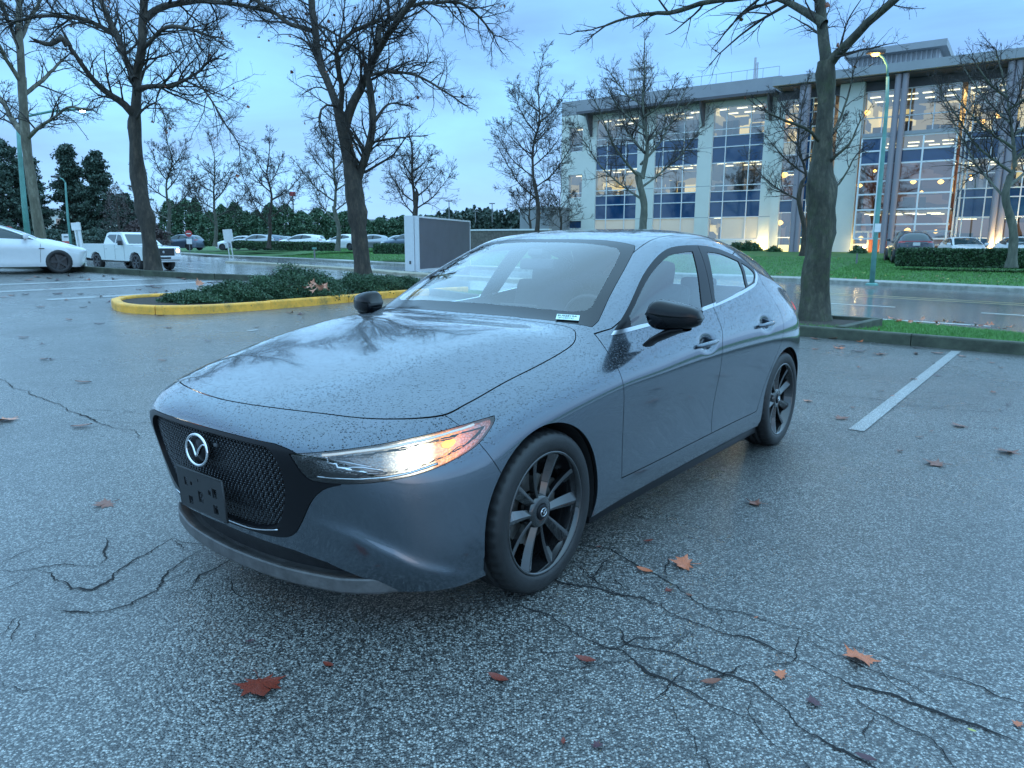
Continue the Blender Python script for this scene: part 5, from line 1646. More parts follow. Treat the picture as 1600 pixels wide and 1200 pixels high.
def bare_tree(name, label, limbs, Y, seed, barkm, twigs=(9, 6, 5), zbase=None, twl=(.58, .42, .40), lumps=(), leaves=0, up=.14, group=None, trunk_k=18, minr=.0028, ang=(48, 45, 42)):
    """limbs: list of (pixel points [(px,py,dY)], radius start, radius end) ; first is the trunk"""
    rg = np.random.default_rng(seed)
    W = []
    for pts, r0, r1 in limbs:
        P = [at(p[0], p[1], Y + (p[2] if len(p) > 2 else 0)) for p in pts]
        W.append((np.array(P), r0, r1))
    base = W[0][0][0].copy()
    if zbase is not None: base[2] = zbase; W[0][0][0][2] = zbase
    t = thing(name, label, 'tree', base, group=group)
    tb = Tubes()
    main, rad = [], []
    for i, (P, r0, r1) in enumerate(W):
        n = max(8, int(np.linalg.norm(np.diff(P, axis=0), axis=1).sum() / .18))
        m = len(P); RR = np.array(r0) if hasattr(r0, '__len__') else r0 + (r1 - r0) * np.linspace(0, 1, m) ** (.8 if i else 1)
        Q, R = resample(P, RR, n)
        if i == 0:
            s = np.linspace(0, 1, n); R = R * (1 + .45 * np.exp(-s * n * .18 / .35))
            knobbly(tb, Q, R, rg, trunk_k, .10, lumps)
        else:
            Q = Q + np.cumsum(rg.normal(0, .012, Q.shape), 0) * np.minimum(1, np.linspace(0, 3, n))[:, None]
            Q[0] = P[0]
            R = R * (1 + .10 * np.interp(np.arange(n), np.arange(0, n + 5, 5), rg.normal(0, 1, len(np.arange(0, n + 5, 5)))))
            tb.add(Q[None], R[None], 10)
        main.append(Q); rad.append(R)
    tr = tb.build('trunk', barkm, t, True, base)
    tw = Tubes()
    par, pr = main[1:], rad[1:]
    L_ = [np.linalg.norm(np.diff(Q, axis=0), axis=1).sum() for Q in par]
    c1, r1 = grow(par, pr, rg, [twigs[0] * l / 2.0 for l in L_], 0, 0, ang[0], up, 8) if False else (None, None)
    # first order: lengths tied to the tree, not to the limb
    P1, R1 = [], []
    for Q, R, l in zip(par, pr, L_):
        p_, r_ = grow([Q], [R], rg, [twigs[0] * max(l, .8) / 2.0], twl[0] * min(1.0, 2.4 / l), .4, ang[0], up, 8, .12, .55)
        P1.append(p_); R1.append(r_)
        # the limb's own tip goes on
        d = Q[-1] - Q[-3]; d /= np.linalg.norm(d)
        for _ in range(3):
            dd = d + rg.normal(0, .30, 3); dd /= np.linalg.norm(dd); ln = l * .30 * rg.uniform(.6, 1.2) * min(1, 2.5 / l)
            pp = Q[-1] + np.cumsum(np.concatenate([[np.zeros(3)], (dd + rg.normal(0, .18, (7, 3))) * ln / 7]), 0)
            P1.append(pp[None]); R1.append((R[-1] * .8 * np.linspace(1, .3, 8))[None])
    P1 = np.concatenate(P1); R1 = np.maximum(np.concatenate(R1), minr * 1.6)
    tw.add(P1, R1, 5)
    P2, R2 = grow(list(P1), list(R1), rg, rg.poisson(twigs[1], len(P1)), twl[1], .45, ang[1], up, 6, .13, .6)
    R2 = np.maximum(R2, minr * 1.15); tw.add(P2, R2, 4)
    P3, R3 = grow(list(P2), list(R2), rg, rg.poisson(twigs[2], len(P2)), twl[2], .5, ang[2], up, 4, .15, .7)
    R3 = np.maximum(R3, minr); tw.add(P3, R3, 3)
    cr = tw.build('crown', TWIG, t, True, base); cr['kind'] = 'stuff'
    if leaves:
        ends = np.concatenate([P2[:, -1], P3[:, -1]]); k = rg.choice(len(ends), leaves, replace=False)
        vs, fs = [], []
        for e in ends[k]:
            s = rg.uniform(.03, .065); n0 = len(vs)
            a = rg.normal(0, 1, 3); a /= np.linalg.norm(a); b = np.cross(a, rg.normal(0, 1, 3)); b /= np.linalg.norm(b)
            e = e - base - np.array([0, 0, s])
            vs += [e - a * s, e - a * s * .2 + b * s * .8, e + a * s, e - a * s * .1 - b * s * .8 + np.cross(a, b) * s * .6]
            fs += [(n0, n0 + 1, n0 + 2), (n0, n0 + 2, n0 + 3)]
        lo = mesh_obj('last_leaves', vs, fs, LEAFM['brown'], t); lo['kind'] = 'stuff'
    return t

# the plane tree on the left with the pale headlights behind it
bare_tree('bare_tree', 'dark bare tree on the lot kerb in front of the white pickup truck', [
  ([(240, 422), (232, 370), (224, 325), (217, 280, .1), (212, 225), (211, 180), (211, 168)], [.22, .185, .18, .215, .16, .14, .128], 0),
  ([(211, 192), (213, 150), (216, 115, .1), (222, 80, -.1), (225, 30), (228, -30)], .132, .10),
  ([(211, 182), (190, 160, -.3), (165, 142, -.6), (140, 120, -.9), (122, 95, -1.1), (106, 72, -1.2)], .10, .06),
  ([(106, 72, -1.2), (95, 60, -1.3), (78, 70, -1.5), (60, 66, -1.6)], .08, .045),
  ([(211, 125), (196, 90, .5), (183, 58, .9), (165, 20, 1.2), (150, -20, 1.5)], .10, .07),
  ([(183, 58, .9), (150, 38, 1.0), (115, 26, 1.0), (60, 20, .9), (20, 28, .8)], .07, .035),
  ([(222, 80), (240, 60, -.4), (262, 46, -.8), (290, 48, -1.0), (330, 60, -1.4)], .06, .03),
  ([(214, 140), (235, 134, -.2), (265, 132, -.5), (300, 113, -1.0), (322, 95, -1.3)], .075, .035),
  ([(300, 113, -1.0), (330, 160, -1.3), (350, 195, -1.5), (372, 225, -1.6)], .03, .014),
  ([(226, 30), (250, 12, .3), (285, 4, .6), (330, -2, .8), (400, 10, 1), (440, 22, 1.2)], .09, .045),
  ([(228, 0), (210, -30, .5), (190, -60, .9)], .07, .05),
  ([(228, -10), (245, -60, -.5), (260, -110, -.8)], .09, .05),
  ([(212, 190), (222, 172, -.3), (245, 162, -.6), (258, 186, -.8)], .05, .012),
 ], 21.2, 11, BARK, (17, 9, 5.8), zbase=.35, minr=.0022, lumps=((.35, 3.2, .55, .05), (.42, .2, .4, .05), (.9, .3, .4, .05)), leaves=90, group='bare trees along the lot kerb')
# middle tree, forked low
bare_tree('bare_tree', 'dark forked bare tree on the lot kerb left of the blank grey sign', [
  ([(568, 445), (565, 400), (560, 350), (553, 300), (551, 268), (540, 225), (531, 185), (529, 175)], [.235, .20, .195, .235, .185, .15, .130, .11], 0),
  ([(534, 198), (528, 172), (515, 135, .2), (500, 95, .4), (493, 50, .5), (487, 0, .6), (484, -60, .6)], .115, .085),
  ([(531, 178), (534, 140, -.3), (529, 108, -.5), (525, 80, -.7), (540, 58, -.8), (565, 40, -1.0), (590, 28, -1.1)], .07, .035),
  ([(556, 300), (562, 268), (572, 235, -.2), (581, 190, -.3), (580, 150, -.3), (574, 120, -.3)], .11, .085),
  ([(538, 205), (546, 172), (560, 140, .1), (575, 105), (590, 72, -.2), (605, 48, -.5), (625, 20, -.8), (650, -12, -1.0)], .105, .07),
  ([(592, 70, -.2), (593, 48, 0), (612, 30, .2), (640, 12, .5), (680, 6, .8), (715, 6, 1.0), (745, 30, 1.2), (770, 60, 1.3)], .09, .02),
  ([(578, 118, -.2), (610, 111, -.6), (650, 118, -1.0), (680, 135, -1.3), (705, 148, -1.5)], .045, .018),
  ([(581, 195, -.3), (598, 176, 0), (612, 163, .3), (632, 165, .6)], .05, .02),
  ([(487, 48, .5), (455, 36, .6), (425, 18, .8), (390, -4, 1)], .06, .04),
  ([(500, 40, .5), (530, 58, .3), (570, 100, .1), (600, 120, 0)], .03, .014),
  ([(531, 168), (510, 165, -.4), (500, 180, -.6), (500, 205, -.7), (512, 222, -.8)], .035, .014),
  ([(487, 0, .6), (470, -50, .8), (450, -100, 1)], .07, .04),
  ([(650, -12, -1), (690, -40, -1.2), (740, -60, -1.4)], .07, .04),
 ], 19.6, 23, BARK, (17, 8.5, 5.6), zbase=.2, minr=.0022, lumps=((.42, 3.3, .5, .04), (.40, .1, .4, .04), (.66, .4, .4, .04), (.98, 3, .4, .05)), leaves=70, group='bare trees along the lot kerb')
# right tree: thick, mossy, burr half way up
bare_tree('bare_tree', 'thick mossy bare tree trunk with burrs behind the rear of the grey car', [
  ([(1270, 506), (1273, 460), (1278, 410), (1283, 350), (1281, 300), (1284, 250), (1287, 200), (1291, 150), (1291, 110), (1291, 95)], [.235, .205, .195, .205, .215, .155, .130, .125, .135, .125], 0),
  ([(1291, 130), (1291, 70, .1), (1288, 30, .2), (1284, -20, .2), (1278, -80, .3)], .125, .09),
  ([(1289, 125), (1296, 98), (1312, 82, -.2), (1335, 58, -.4), (1360, 32, -.6), (1392, 6, -.8), (1420, -20, -1)], .08, .055),
  ([(1288, 38, .1), (1268, 24, .3), (1240, 8, .6), (1205, -6, .9), (1160, -4, 1.2), (1100, 2, 1.5), (1040, 14, 1.7), (980, 20, 1.8), (945, 35, 1.9)], .08, .02),
  ([(1283, 225), (1262, 205, -.3), (1240, 195, -.5), (1215, 190, -.7), (1190, 178, -.8)], .035, .012),
  ([(1290, 260), (1310, 240, -.2), (1330, 215, -.3), (1345, 185, -.4)], .03, .010),
  ([(1290, 300), (1308, 290, .2), (1325, 265, .3), (1338, 240, .4)], .025, .010),
  ([(1290, 220), (1310, 190, .2), (1325, 150, .4), (1340, 100, .6)], .03, .010),
 ], 12.6, 31, BARKM, (11, 6.0, 4.2), zbase=-.02, lumps=((.53, 3.0, .38, .05), (.57, .2, .30, .05), (.36, 3.3, .3, .06), (.22, .3, .3, .05), (.95, .3, .35, .04)), leaves=12, up=.12, trunk_k=28, twl=(.46, .42, .42), minr=.0018)
# far left tree with peeling pale bark
bare_tree('bare_tree', 'slender tree with peeling pale bark behind the white sedan', [
  ([(68, 392), (60, 350), (50, 290), (42, 235), (38, 180), (34, 120)], .20, .15),
  ([(34, 120), (32, 60), (30, 0), (28, -60)], .145, .10),
  ([(40, 215), (22, 190, .5), (5, 160, 1), (-20, 130, 1.5)], .12, .06),
  ([(44, 215), (62, 200, -.4), (85, 185, -.8), (105, 170, -1.0), (140, 172, -1.2)], .09, .03),
  ([(36, 150), (60, 130, .5), (80, 110, .9), (98, 90, 1.2)], .08, .04),
  ([(34, 130), (14, 100, -.5), (0, 70, -1), (-20, 50, -1.4)], .08, .04),
  ([(32, 60), (50, 30, .5), (70, -5, .9)], .09, .05), ([(32, 80), (15, 40, 0), (0, 0, 0)], .08, .05),
 ], 30, 37, BARKP, (11, 7, 4), zbase=0, leaves=40, minr=.004)
# slimmer trees on the lawn across the road
def lawn_tree(label, x, ybase, ytop, Y, seed, bk=BARK, dens=(8, 5.5, 3.2), spread=1.0, fork=.38, tr=.13, group='young bare trees on the lawn across the road', zb=None, nl=7):
    rg = random.Random(seed)
    h = ybase - ytop
    top = [(x + rg.uniform(-.03, .03) * h, ybase - h * f) for f in (0, .15, .3, .45, .6, .78)]
    top[0] = (x, ybase); top[1] = (x + .01 * h, ybase - h * .15)
    limbs = [([top[0], top[1], top[2], (top[2][0] * .5 + top[3][0] * .5, ybase - h * fork)], tr, tr * .72)]
    limbs.append(([limbs[0][0][-1], top[3], top[4], top[5], (top[5][0] + rg.uniform(-.04, .04) * h, ytop + .06 * h)], tr * .66, tr * .12))
    for i in range(nl):
        f = fork - .10 + .5 * i / nl; s = 1 if i % 2 else -1
        L_ = h * (.46 - .30 * (i / nl)) * rg.uniform(.8, 1.1) * spread
        y0 = ybase - h * f
        x0 = np.interp(f, [0, .15, .3, .45, .6, .78], [t[0] for t in top])
        a = math.radians(rg.uniform(28, 52)); dz = rg.uniform(-1, 1) * .045 * L_
        limbs.append(([(x0, y0, 0), (x0 + s * L_ * .35 * math.sin(a) * 1.2, y0 - L_ * .30 * math.cos(a), dz * .4), (x0 + s * L_ * .72 * math.sin(a), y0 - L_ * .66 * math.cos(a), dz * .8), (x0 + s * L_ * .95 * math.sin(a), y0 - L_ * math.cos(a), dz)], tr * .36, tr * .09))
    return bare_tree('bare_tree', label, limbs, Y, seed, bk, (dens[0] * 1.35, dens[1] * 1.2, dens[2] * 1.25), zbase=zb, group=group, minr=.0045 * Y / 50 + .001, trunk_k=10, up=.16)
lawn_tree('spreading bare tree in front of the white pilasters, its fork above the grey car roof', 1003, 372, 40, 40, 41, BARKG, (9, 5, 3.2), 1.15, .28, .20, nl=9)
lawn_tree('tall bare tree left of the office block, beyond the car roof', 838, 372, 65, 44, 42, BARK, (10, 5.5, 3.6), .85, .30, .13, nl=9)
lawn_tree('small bushy bare tree just left of another taller one by the office corner', 828, 372, 255, 60, 43, BARK, (9, 5, 3), 1.0, .25, .10)
lawn_tree('bare tree rising directly behind the blank grey sign', 648, 345, 185, 48, 44, BARK, (9, 6, 3.6), 1.1, .15, .16, nl=8)
lawn_tree('bare tree on the lawn between the forked tree and the grey car hood', 527, 392, 165, 52, 45, BARKG, (8, 6, 3.4), .95, .30, .16)
lawn_tree('bare tree on the lawn behind the hedge, right of the white sign back', 420, 388, 200, 58, 46, BARK, (9, 6, 3.8), 1.0, .28, .15)
lawn_tree('bare tree on the lawn right of the pickup truck', 336, 385, 205, 62, 47, BARKG, (9, 5.5, 3.5), 1.0, .28, .15)
lawn_tree('thin bare tree leaning beside the dark kerb tree', 262, 382, 165, 66, 48, BARKG, (9, 5.5, 3.4), .9, .28, .17)
lawn_tree('bare tree with grey green trunk at the right edge before the office', 1580, 418, 60, 30, 49, BARKG, (9, 5, 3.2), 1.25, .40, .17, nl=9)
lawn_tree('low bare shrub tree at the foot of the office corner', 876, 366, 262, 52, 50, BARK, (9, 5, 3), 1.0, .18, .07)
lawn_tree('small bare tree behind the thick mossy trunk by the office', 1254, 400, 110, 42, 51, BARK, (9, 5, 3.4), .9, .40, .15)

# evergreens: masses of small leaf faces
def leaves_mesh(name, C, size, mat, parent, rg, origin=(0, 0, 0), flat=.0, elong=1.6):
    n = len(C)
    a = rg.normal(0, 1, (n, 3)); a[:, 2] *= (1 - flat); a /= np.linalg.norm(a, axis=1, keepdims=True)
    b = np.cross(a, rg.normal(0, 1, (n, 3))); b /= np.maximum(np.linalg.norm(b, axis=1, keepdims=True), 1e-6)
    s = (size * rg.uniform(.6, 1.4, n))[:, None]
    P = C - np.array(origin)
    V = np.stack([P - a * s * elong * .5, P + b * s * .5, P + a * s * elong * .5, P - b * s * .5], 1).reshape(-1, 3)
    F = np.arange(4 * n).reshape(n, 4)
    me = bpy.data.meshes.new(name)
    me.vertices.add(len(V)); me.vertices.foreach_set('co', V.ravel()); me.loops.add(4 * n); me.loops.foreach_set('vertex_index', F.ravel())
    me.polygons.add(n); me.polygons.foreach_set('loop_start', np.arange(0, 4 * n, 4)); me.polygons.foreach_set('loop_total', np.full(n, 4))
    me.materials.append(mat); me.update(calc_edges=True)
    o = bpy.data.objects.new(name, me); COL.objects.link(o)
    if parent is not None: o.parent = parent
    return o
def foliage_mat(name, a, b_, scale=1.2):
    m, nt, b, o = newmat(name); L = nt.links.new
    tc = N(nt, 'ShaderNodeTexCoord'); geo = N(nt, 'ShaderNodeNewGeometry')
    nz = N(nt, 'ShaderNodeTexNoise', i_Scale=scale, i_Detail=4.0); L(tc.outputs['Object'], nz.inputs['Vector'])
    ad = N(nt, 'ShaderNodeMath', operation='MULTIPLY_ADD'); ad.inputs[1].default_value = .45
    L(geo.outputs['Random Per Island'], ad.inputs[0])
    m2 = N(nt, 'ShaderNodeMath', operation='MULTIPLY'); m2.inputs[1].default_value = .6; L(nz.outputs['Fac'], m2.inputs[0]); L(m2.outputs[0], ad.inputs[2])
    r = ramp(nt, [(.2, a), (.8, b_)]); L(ad.outputs[0], r.inputs[0]); L(r.outputs[0], b.inputs['Base Color'])
    b.inputs['Roughness'].default_value = .55
    return m
FD = foliage_mat('hazed_conifer', (.018, .042, .034), (.065, .11, .080))  # lightened and blued, distance haze painted into the needle colour
FJ = foliage_mat('juniper_green', (.014, .045, .022), (.06, .13, .06), 3)
FH = foliage_mat('hedge_green', (.012, .045, .018), (.05, .12, .045), 3)
FC_ = foliage_mat('cedar_green', (.026, .068, .040), (.085, .17, .09), .8)
FF = foliage_mat('far_tree_green', (.025, .050, .040), (.06, .10, .075), .2)
FB_ = foliage_mat('brown_twiggy', (.05, .035, .035), (.12, .09, .085), .8)

def blob(label, name, cat, centers, n, size, mat, seed, group=None, shell=.55, base=None, flat=0, kind=None, elong=1.6, woody=True):
    """shrub/hedge crown from ellipsoids (c, r)"""
    rg = np.random.default_rng(seed)
    pts = []
    w = np.array([r[0] * r[1] + r[1] * r[2] for c, r in centers]); w = w / w.sum()
    for (c, r), ww in zip(centers, w):
        k = int(n * ww) + 1
        d = rg.normal(0, 1, (k, 3)); d /= np.linalg.norm(d, axis=1, keepdims=True)
        d[:, 2] = np.abs(d[:, 2]) * 1.0 - .15 * (rg.uniform(0, 1, k))
        lump = 1 + .13 * np.sin(d[:, 0] * 5 + seed) * np.sin(d[:, 1] * 6 + 1) + .10 * np.sin(d[:, 2] * 9 + d[:, 0] * 7 + seed)
        rad = (shell + (1 - shell) * rg.uniform(0, 1, k) ** .6) * lump * rg.choice([1, 1, 1, 1.06, 1.12], k)
        pts.append(np.array(c) + d * rad[:, None] * np.array(r))
    C = np.concatenate(pts)
    base = base or (centers[0][0][0], centers[0][0][1], centers[0][0][2])
    if kind: 
        o = leaves_mesh(name, C, size, mat, None, rg, base, flat, elong); o.location = base
        return tag(o, label, cat, group, kind)
    t = thing(name, label, cat, base, group=group)
    leaves_mesh('foliage', C, size, mat, t, rg, base, flat, elong)['kind'] = 'stuff'
    if woody:
        tb = Tubes(); P = []
        for (c, r) in centers:
            for _ in range(6):
                e = np.array(c) + rg.normal(0, .45, 3) * np.array(r); e[2] = max(e[2], c[2] + .1 * r[2])
                s0 = np.array([c[0] + rg.normal(0, .05), c[1] + rg.normal(0, .05), base[2] - .02])
                P.append(np.stack([s0 + (e - s0) * q for q in np.linspace(0, 1, 5)]))
        P = np.array(P); tb.add(P, np.full(P.shape[:2], .012) * np.linspace(1.4, .5, 5), 5)
        tb.build('stems', BARK, t, True, base)
    return t
# junipers in the yellow kerbed bed
def island_at(px, py): p = G(px, py, lambda x, y: zl(x, y) + .1); return p
for lab, cs, sd in (('low dark juniper at the near left end of the yellow kerbed bed', [((-6.0, 13.75), (.55, .42, .20)), ((-5.4, 14.3), (.7, .5, .34))], 1),
                    ('largest rounded juniper mound in the middle of the yellow kerbed bed', [((-4.45, 15.3), (.95, .65, .62)), ((-4.9, 14.7), (.65, .45, .42))], 2),
                    ('juniper mound at the back of the yellow kerbed bed near the forked tree', [((-3.4, 16.8), (.8, .55, .40)), ((-2.7, 17.6), (.6, .5, .32))], 3)):
    blob(lab, 'juniper_shrub', 'shrub', [((x, y, zl(x, y) + .10), r) for (x, y), r in cs], 30000, .019, FJ, sd, 'junipers in the kerbed bed', shell=.62, elong=2.4)
bp_ = [G(495 + random.uniform(-14, 22), 449 + random.uniform(-6, 4), lambda x, y: zl(x, y) + .5) for _ in range(9)]
for p in bp_:
    lf = bpy.data.objects.new('fallen_leaf', LM[('maple', 'pink', 0, .5)] if ('maple', 'pink', 0, .5) in LM else list(LM.values())[0]); COL.objects.link(lf)
    lf.location = p; s = random.uniform(.07, .11); lf.scale = (s, s, s); lf.rotation_euler = (random.uniform(-1, 1), random.uniform(-1, 1), random.uniform(0, 6))
    tag(lf, 'orange dead leaf caught on top of the junipers in the kerbed bed', 'leaf', 'leaves caught in the junipers')

def hedge(label, p0, p1, w, h, n, mat, seed, size=.045, group=None, zb=None):
    rg = np.random.default_rng(seed)
    a, b = np.array(p0, float), np.array(p1, float); L_ = np.linalg.norm(b[:2] - a[:2]); d = (b - a) / np.linalg.norm(b[:2] - a[:2]); nr = np.array([d[1], -d[0], 0])
    # points on the faces of a box, slightly uneven
    area = [L_ * h, L_ * h, L_ * w, w * h, w * h]; pr = np.array(area) / sum(area)
    f = rg.choice(5, n, p=pr); u, v = rg.uniform(0, 1, n), rg.uniform(0, 1, n)
    s = np.where(f < 3, u * L_, np.where(f == 3, 0, L_)); o = np.where(f == 0, -w / 2, np.where(f == 1, w / 2, (v - .5) * w)); o = np.where(f >= 3, (u - .5) * w, o)
    z = np.where(f == 2, h, v * h)
    j = rg.normal(0, .022, n)
    o = o + np.where(f < 2, j, 0) - .03 * np.sign(o) * (np.abs(np.sin(s * 2.1)) > .6); z = z + np.where(f == 2, j + .02 * np.sin(s * 1.7), 0); s = s + np.where(f >= 3, j, 0)
    C = a + d * s[:, None] + nr * o[:, None]; C[:, 2] = a[2] + (b[2] - a[2]) * s / L_ + z
    t = thing('hedge', label, 'hedge', a, group=group)
    leaves_mesh('foliage', C, size, mat, t, rg, a)['kind'] = 'stuff'
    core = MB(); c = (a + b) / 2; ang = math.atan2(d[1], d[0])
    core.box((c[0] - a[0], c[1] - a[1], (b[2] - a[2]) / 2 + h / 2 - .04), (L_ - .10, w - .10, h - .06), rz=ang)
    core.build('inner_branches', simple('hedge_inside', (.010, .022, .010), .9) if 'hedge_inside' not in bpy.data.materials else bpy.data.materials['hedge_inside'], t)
    return t
def P3_(px, py, Y): return at(px, py, Y)
hedge('long clipped dark hedge on the right in front of the parked cars', P3_(1405, 415, 35.5), P3_(1640, 420, 31.5), 1.3, .78, 16000, FH, 5, .06)
hedge('clipped hedge on the lawn below the white parked sedan', P3_(425, 390, 60), P3_(516, 392.5, 56), 1.2, .60, 5000, FH, 6, .08, 'clipped hedges on the lawn')
hedge('short clipped hedge left of the blank grey sign', P3_(594, 396, 52), P3_(640, 397, 50), 1.2, .62, 3000, FH, 7, .08, 'clipped hedges on the lawn')
hedge('clipped hedge on the lawn behind the leaning sign back', P3_(372, 387, 64), P3_(420, 389, 61), 1.2, .55, 3000, FH, 8, .08, 'clipped hedges on the lawn')
hedge('low hedge right of the pickup truck below the cedars', P3_(262, 383, 72), P3_(326, 385, 68), 1.2, .5, 3000, FH, 9, .09, 'clipped hedges on the lawn')

def cedar_row(label, px0, px1, ytop, ybase, Y, seed, mat, n, size, group=None, name='cedar_tree', cat='tree', irr=.12, wd=None):
    """one rounded-conical evergreen"""
    rg = np.random.default_rng(seed)
    xc = (px0 + px1) / 2; b = at(xc, ybase, Y); tp = at(xc, ytop, Y); h = tp[2] - b[2]; w = (px1 - px0) / FPX * Y / 2
    k = n; z = rg.uniform(0, 1, k) ** .85; th = rg.uniform(0, 2 * np.pi, k)
    prof = np.sqrt(np.clip(1 - z ** 1.9, 0, 1)) * (.9 + .1 * np.sin(z * 22 + seed))
    lob = 1 + irr * np.sin(th * 4 + z * 9 + seed) + irr * .8 * np.sin(th * 7 - z * 15)
    r = w * prof * lob * (.72 + .28 * rg.uniform(0, 1, k) ** .5) * rg.choice([1, 1, 1, 1.1, 1.22], k)
    C = np.stack([b[0] + r * np.cos(th), b[1] + r * np.sin(th), b[2] + h * z * (1 + .03 * rg.normal(0, 1, k))], 1)
    t = thing(name, label, cat, b, group=group)
    leaves_mesh('foliage', C, size, mat, t, rg, b)['kind'] = 'stuff'
    MB().tube([(0, 0, -.3), (0, 0, h * .5), (0, 0, h * .93)], [w * .12, w * .07, .03], 6).build('trunk', BARK, t)
    return t
x = 250; i = 0; rs = random.Random(5)
while x < 700:
    w = rs.uniform(26, 46); top = rs.uniform(318, 334) if x > 300 else rs.uniform(305, 318)
    if x > 560: top = rs.uniform(338, 348)
    cedar_row('dark green evergreen in the tall row behind the parked cars', x, x + w, top, 378, 82 + rs.uniform(-2, 3), 100 + i, FC_, 4200, .15, 'row of evergreens behind the far car park')
    x += w * .55; i += 1
# tall ragged pines far left
def pine(label, px, ytop, ybase, wpx, Y, seed, mat=FD, n=17000, size=.13, group='tall dark pines at the left'):
    rg = np.random.default_rng(seed)
    b = at(px, ybase, Y); tp = at(px, ytop, Y); h = tp[2] - b[2]; w = wpx / FPX * Y / 2
    t = thing('pine_tree', label, 'tree', b, group=group)
    tb = Tubes(); C = []
    tr = np.stack([b + np.array([0, 0, h * f]) for f in np.linspace(-.02, .99, 8)]); tb.add(tr[None], (np.linspace(.30, .04, 8))[None], 8)
    nb = 90
    zs = np.linspace(.10, .99, nb) ** .95
    for z in zs:
        th = rg.uniform(0, 2 * np.pi); ln = w * (1.12 - z) ** .62 * rg.uniform(.55, 1.15) * (1.0 if z > .25 else .85)
        s0 = b + np.array([0, 0, h * z]); e = s0 + np.array([math.cos(th) * ln, math.sin(th) * ln, ln * rg.uniform(.05, .40)])
        tb.add(np.stack([s0 + (e - s0) * q for q in np.linspace(0, 1, 4)])[None], np.linspace(.07, .02, 4)[None], 4)
        k = int(n / nb)
        q = rg.uniform(.25, 1.05, k) ** .7
        cl = rg.integers(0, 7, k); cc = rg.normal(0, 1, (7, 3)) * np.array([1, 1, .5]) * ln * .20
        C.append(s0 + (e - s0) * q[:, None] + cc[cl] + rg.normal(0, 1, (k, 3)) * np.array([.30, .30, .20]) * max(.5, ln * .20))
    leaves_mesh('foliage', np.concatenate(C), size, mat, t, rg, b, 0, 2.2)['kind'] = 'stuff'
    tb.build('trunk', BARK, t, True, b)
    return t
pine('large dark pine at the far left edge behind the sedan', 14, 222, 385, 104, 66, 61)
pine('dark pine second from the left, behind the green lamp pole', 54, 248, 385, 60, 68, 65)
pine('tall dark pine left of two beside the kerb tree', 118, 228, 385, 58, 70, 62)
pine('dark pine with a flattened top right beside the kerb tree trunk', 160, 240, 385, 64, 70, 63)
pine('low broad pine behind the kerb tree trunk', 200, 306, 385, 46, 74, 64)
for k_, (x0, x1, tp) in enumerate(((-40, 60, 345), (40, 130, 352), (110, 200, 352), (190, 262, 336))):
    cedar_row('dense dark shrubbery under the tall pines', x0, x1, tp + 8, 392, 60 + k_, 130 + k_, FB_ if k_ == 3 else FD, 8000, .11, 'shrubbery under the pines', 'evergreen_shrub', 'shrub')
cedar_row('brown leafless thicket behind the left kerb tree', 166, 212, 290, 385, 63, 140, FB_, 3500, .055, None, 'thicket', 'shrub', .2)

# far wooded rise: one mass
rg = np.random.default_rng(77); C = []
for k in range(900):
    px = rg.uniform(560, 960); Y = rg.uniform(330, 430)
    top = np.interp(px, [560, 660, 700, 760, 800, 860, 960], [352, 347, 338, 334, 336, 332, 330]) + rg.normal(0, 5)
    b = at(px, 386, Y); tp = at(px, top, Y); h = max(3, tp[2] - b[2]); n = 70
    z = rg.uniform(0, 1, n); th = rg.uniform(0, 6.28, n); r = h * .17 * (1.05 - z) * rg.uniform(.6, 1.1, n)
    C.append(np.stack([b[0] + r * np.cos(th), b[1] + r * np.sin(th), b[2] + h * z], 1))
fo = leaves_mesh('far_wood', np.concatenate(C), 1.5, FF, None, rg); tag(fo, 'distant wooded rise on the horizon left of the office block', 'wood', None, 'stuff')

# grass: lawn across the road and the right verge
GRASS = foliage_mat('grass_blades', (.045, .15, .03), (.12, .32, .07), .6)
def blades(name, pts, h, w, seed, label):
    rg = np.random.default_rng(seed); n = len(pts)
    a = rg.uniform(0, 2 * np.pi, n); d = np.stack([np.cos(a), np.sin(a), np.zeros(n)], 1) * (w * rg.uniform(.6, 1.4, n))[:, None]
    tip = pts + np.stack([rg.normal(0, h * .4, n), rg.normal(0, h * .4, n), h * rg.uniform(.5, 1.3, n)], 1)
    V = np.stack([pts - d, pts + d, tip], 1).reshape(-1, 3)
    me = bpy.data.meshes.new(name); me.vertices.add(3 * n); me.vertices.foreach_set('co', V.ravel()); me.loops.add(3 * n); me.loops.foreach_set('vertex_index', np.arange(3 * n))
    me.polygons.add(n); me.polygons.foreach_set('loop_start', np.arange(0, 3 * n, 3)); me.polygons.foreach_set('loop_total', np.full(n, 3))
    me.materials.append(GRASS); me.update(calc_edges=True)
    o = bpy.data.objects.new(name, me); COL.objects.link(o); return tag(o, label, 'grass', None, 'stuff')
def strip_pts(A, za, B, zb, n, rg, smax=None):
    A = np.array(A); B = np.array(B); m = len(A) - 1
    seg_ = rg.integers(smax[0] if smax else 0, smax[1] if smax else m, n); u = rg.uniform(0, 1, n)[:, None]; t = rg.uniform(0, 1, n)[:, None]
    P = (A[seg_] * (1 - u) + A[seg_ + 1] * u) * (1 - t) + (B[seg_] * (1 - u) + B[seg_ + 1] * u) * t
    return P, t[:, 0]
rg = np.random.default_rng(5)
P, t = strip_pts(off(LE, .16), 0, R_, 0, 60000, rg, (1, 6))
A_ = off(LE, .16)
Z = []
za = lambda x, y: zl(x, y) + .10; zb = lambda x, y: zr(x, y) + .06
for (x, y), tt in zip(P, t):
    Z.append((zl(x, y) + .10) * (1 - tt) + (zr(x, y) + .06) * tt - .005)
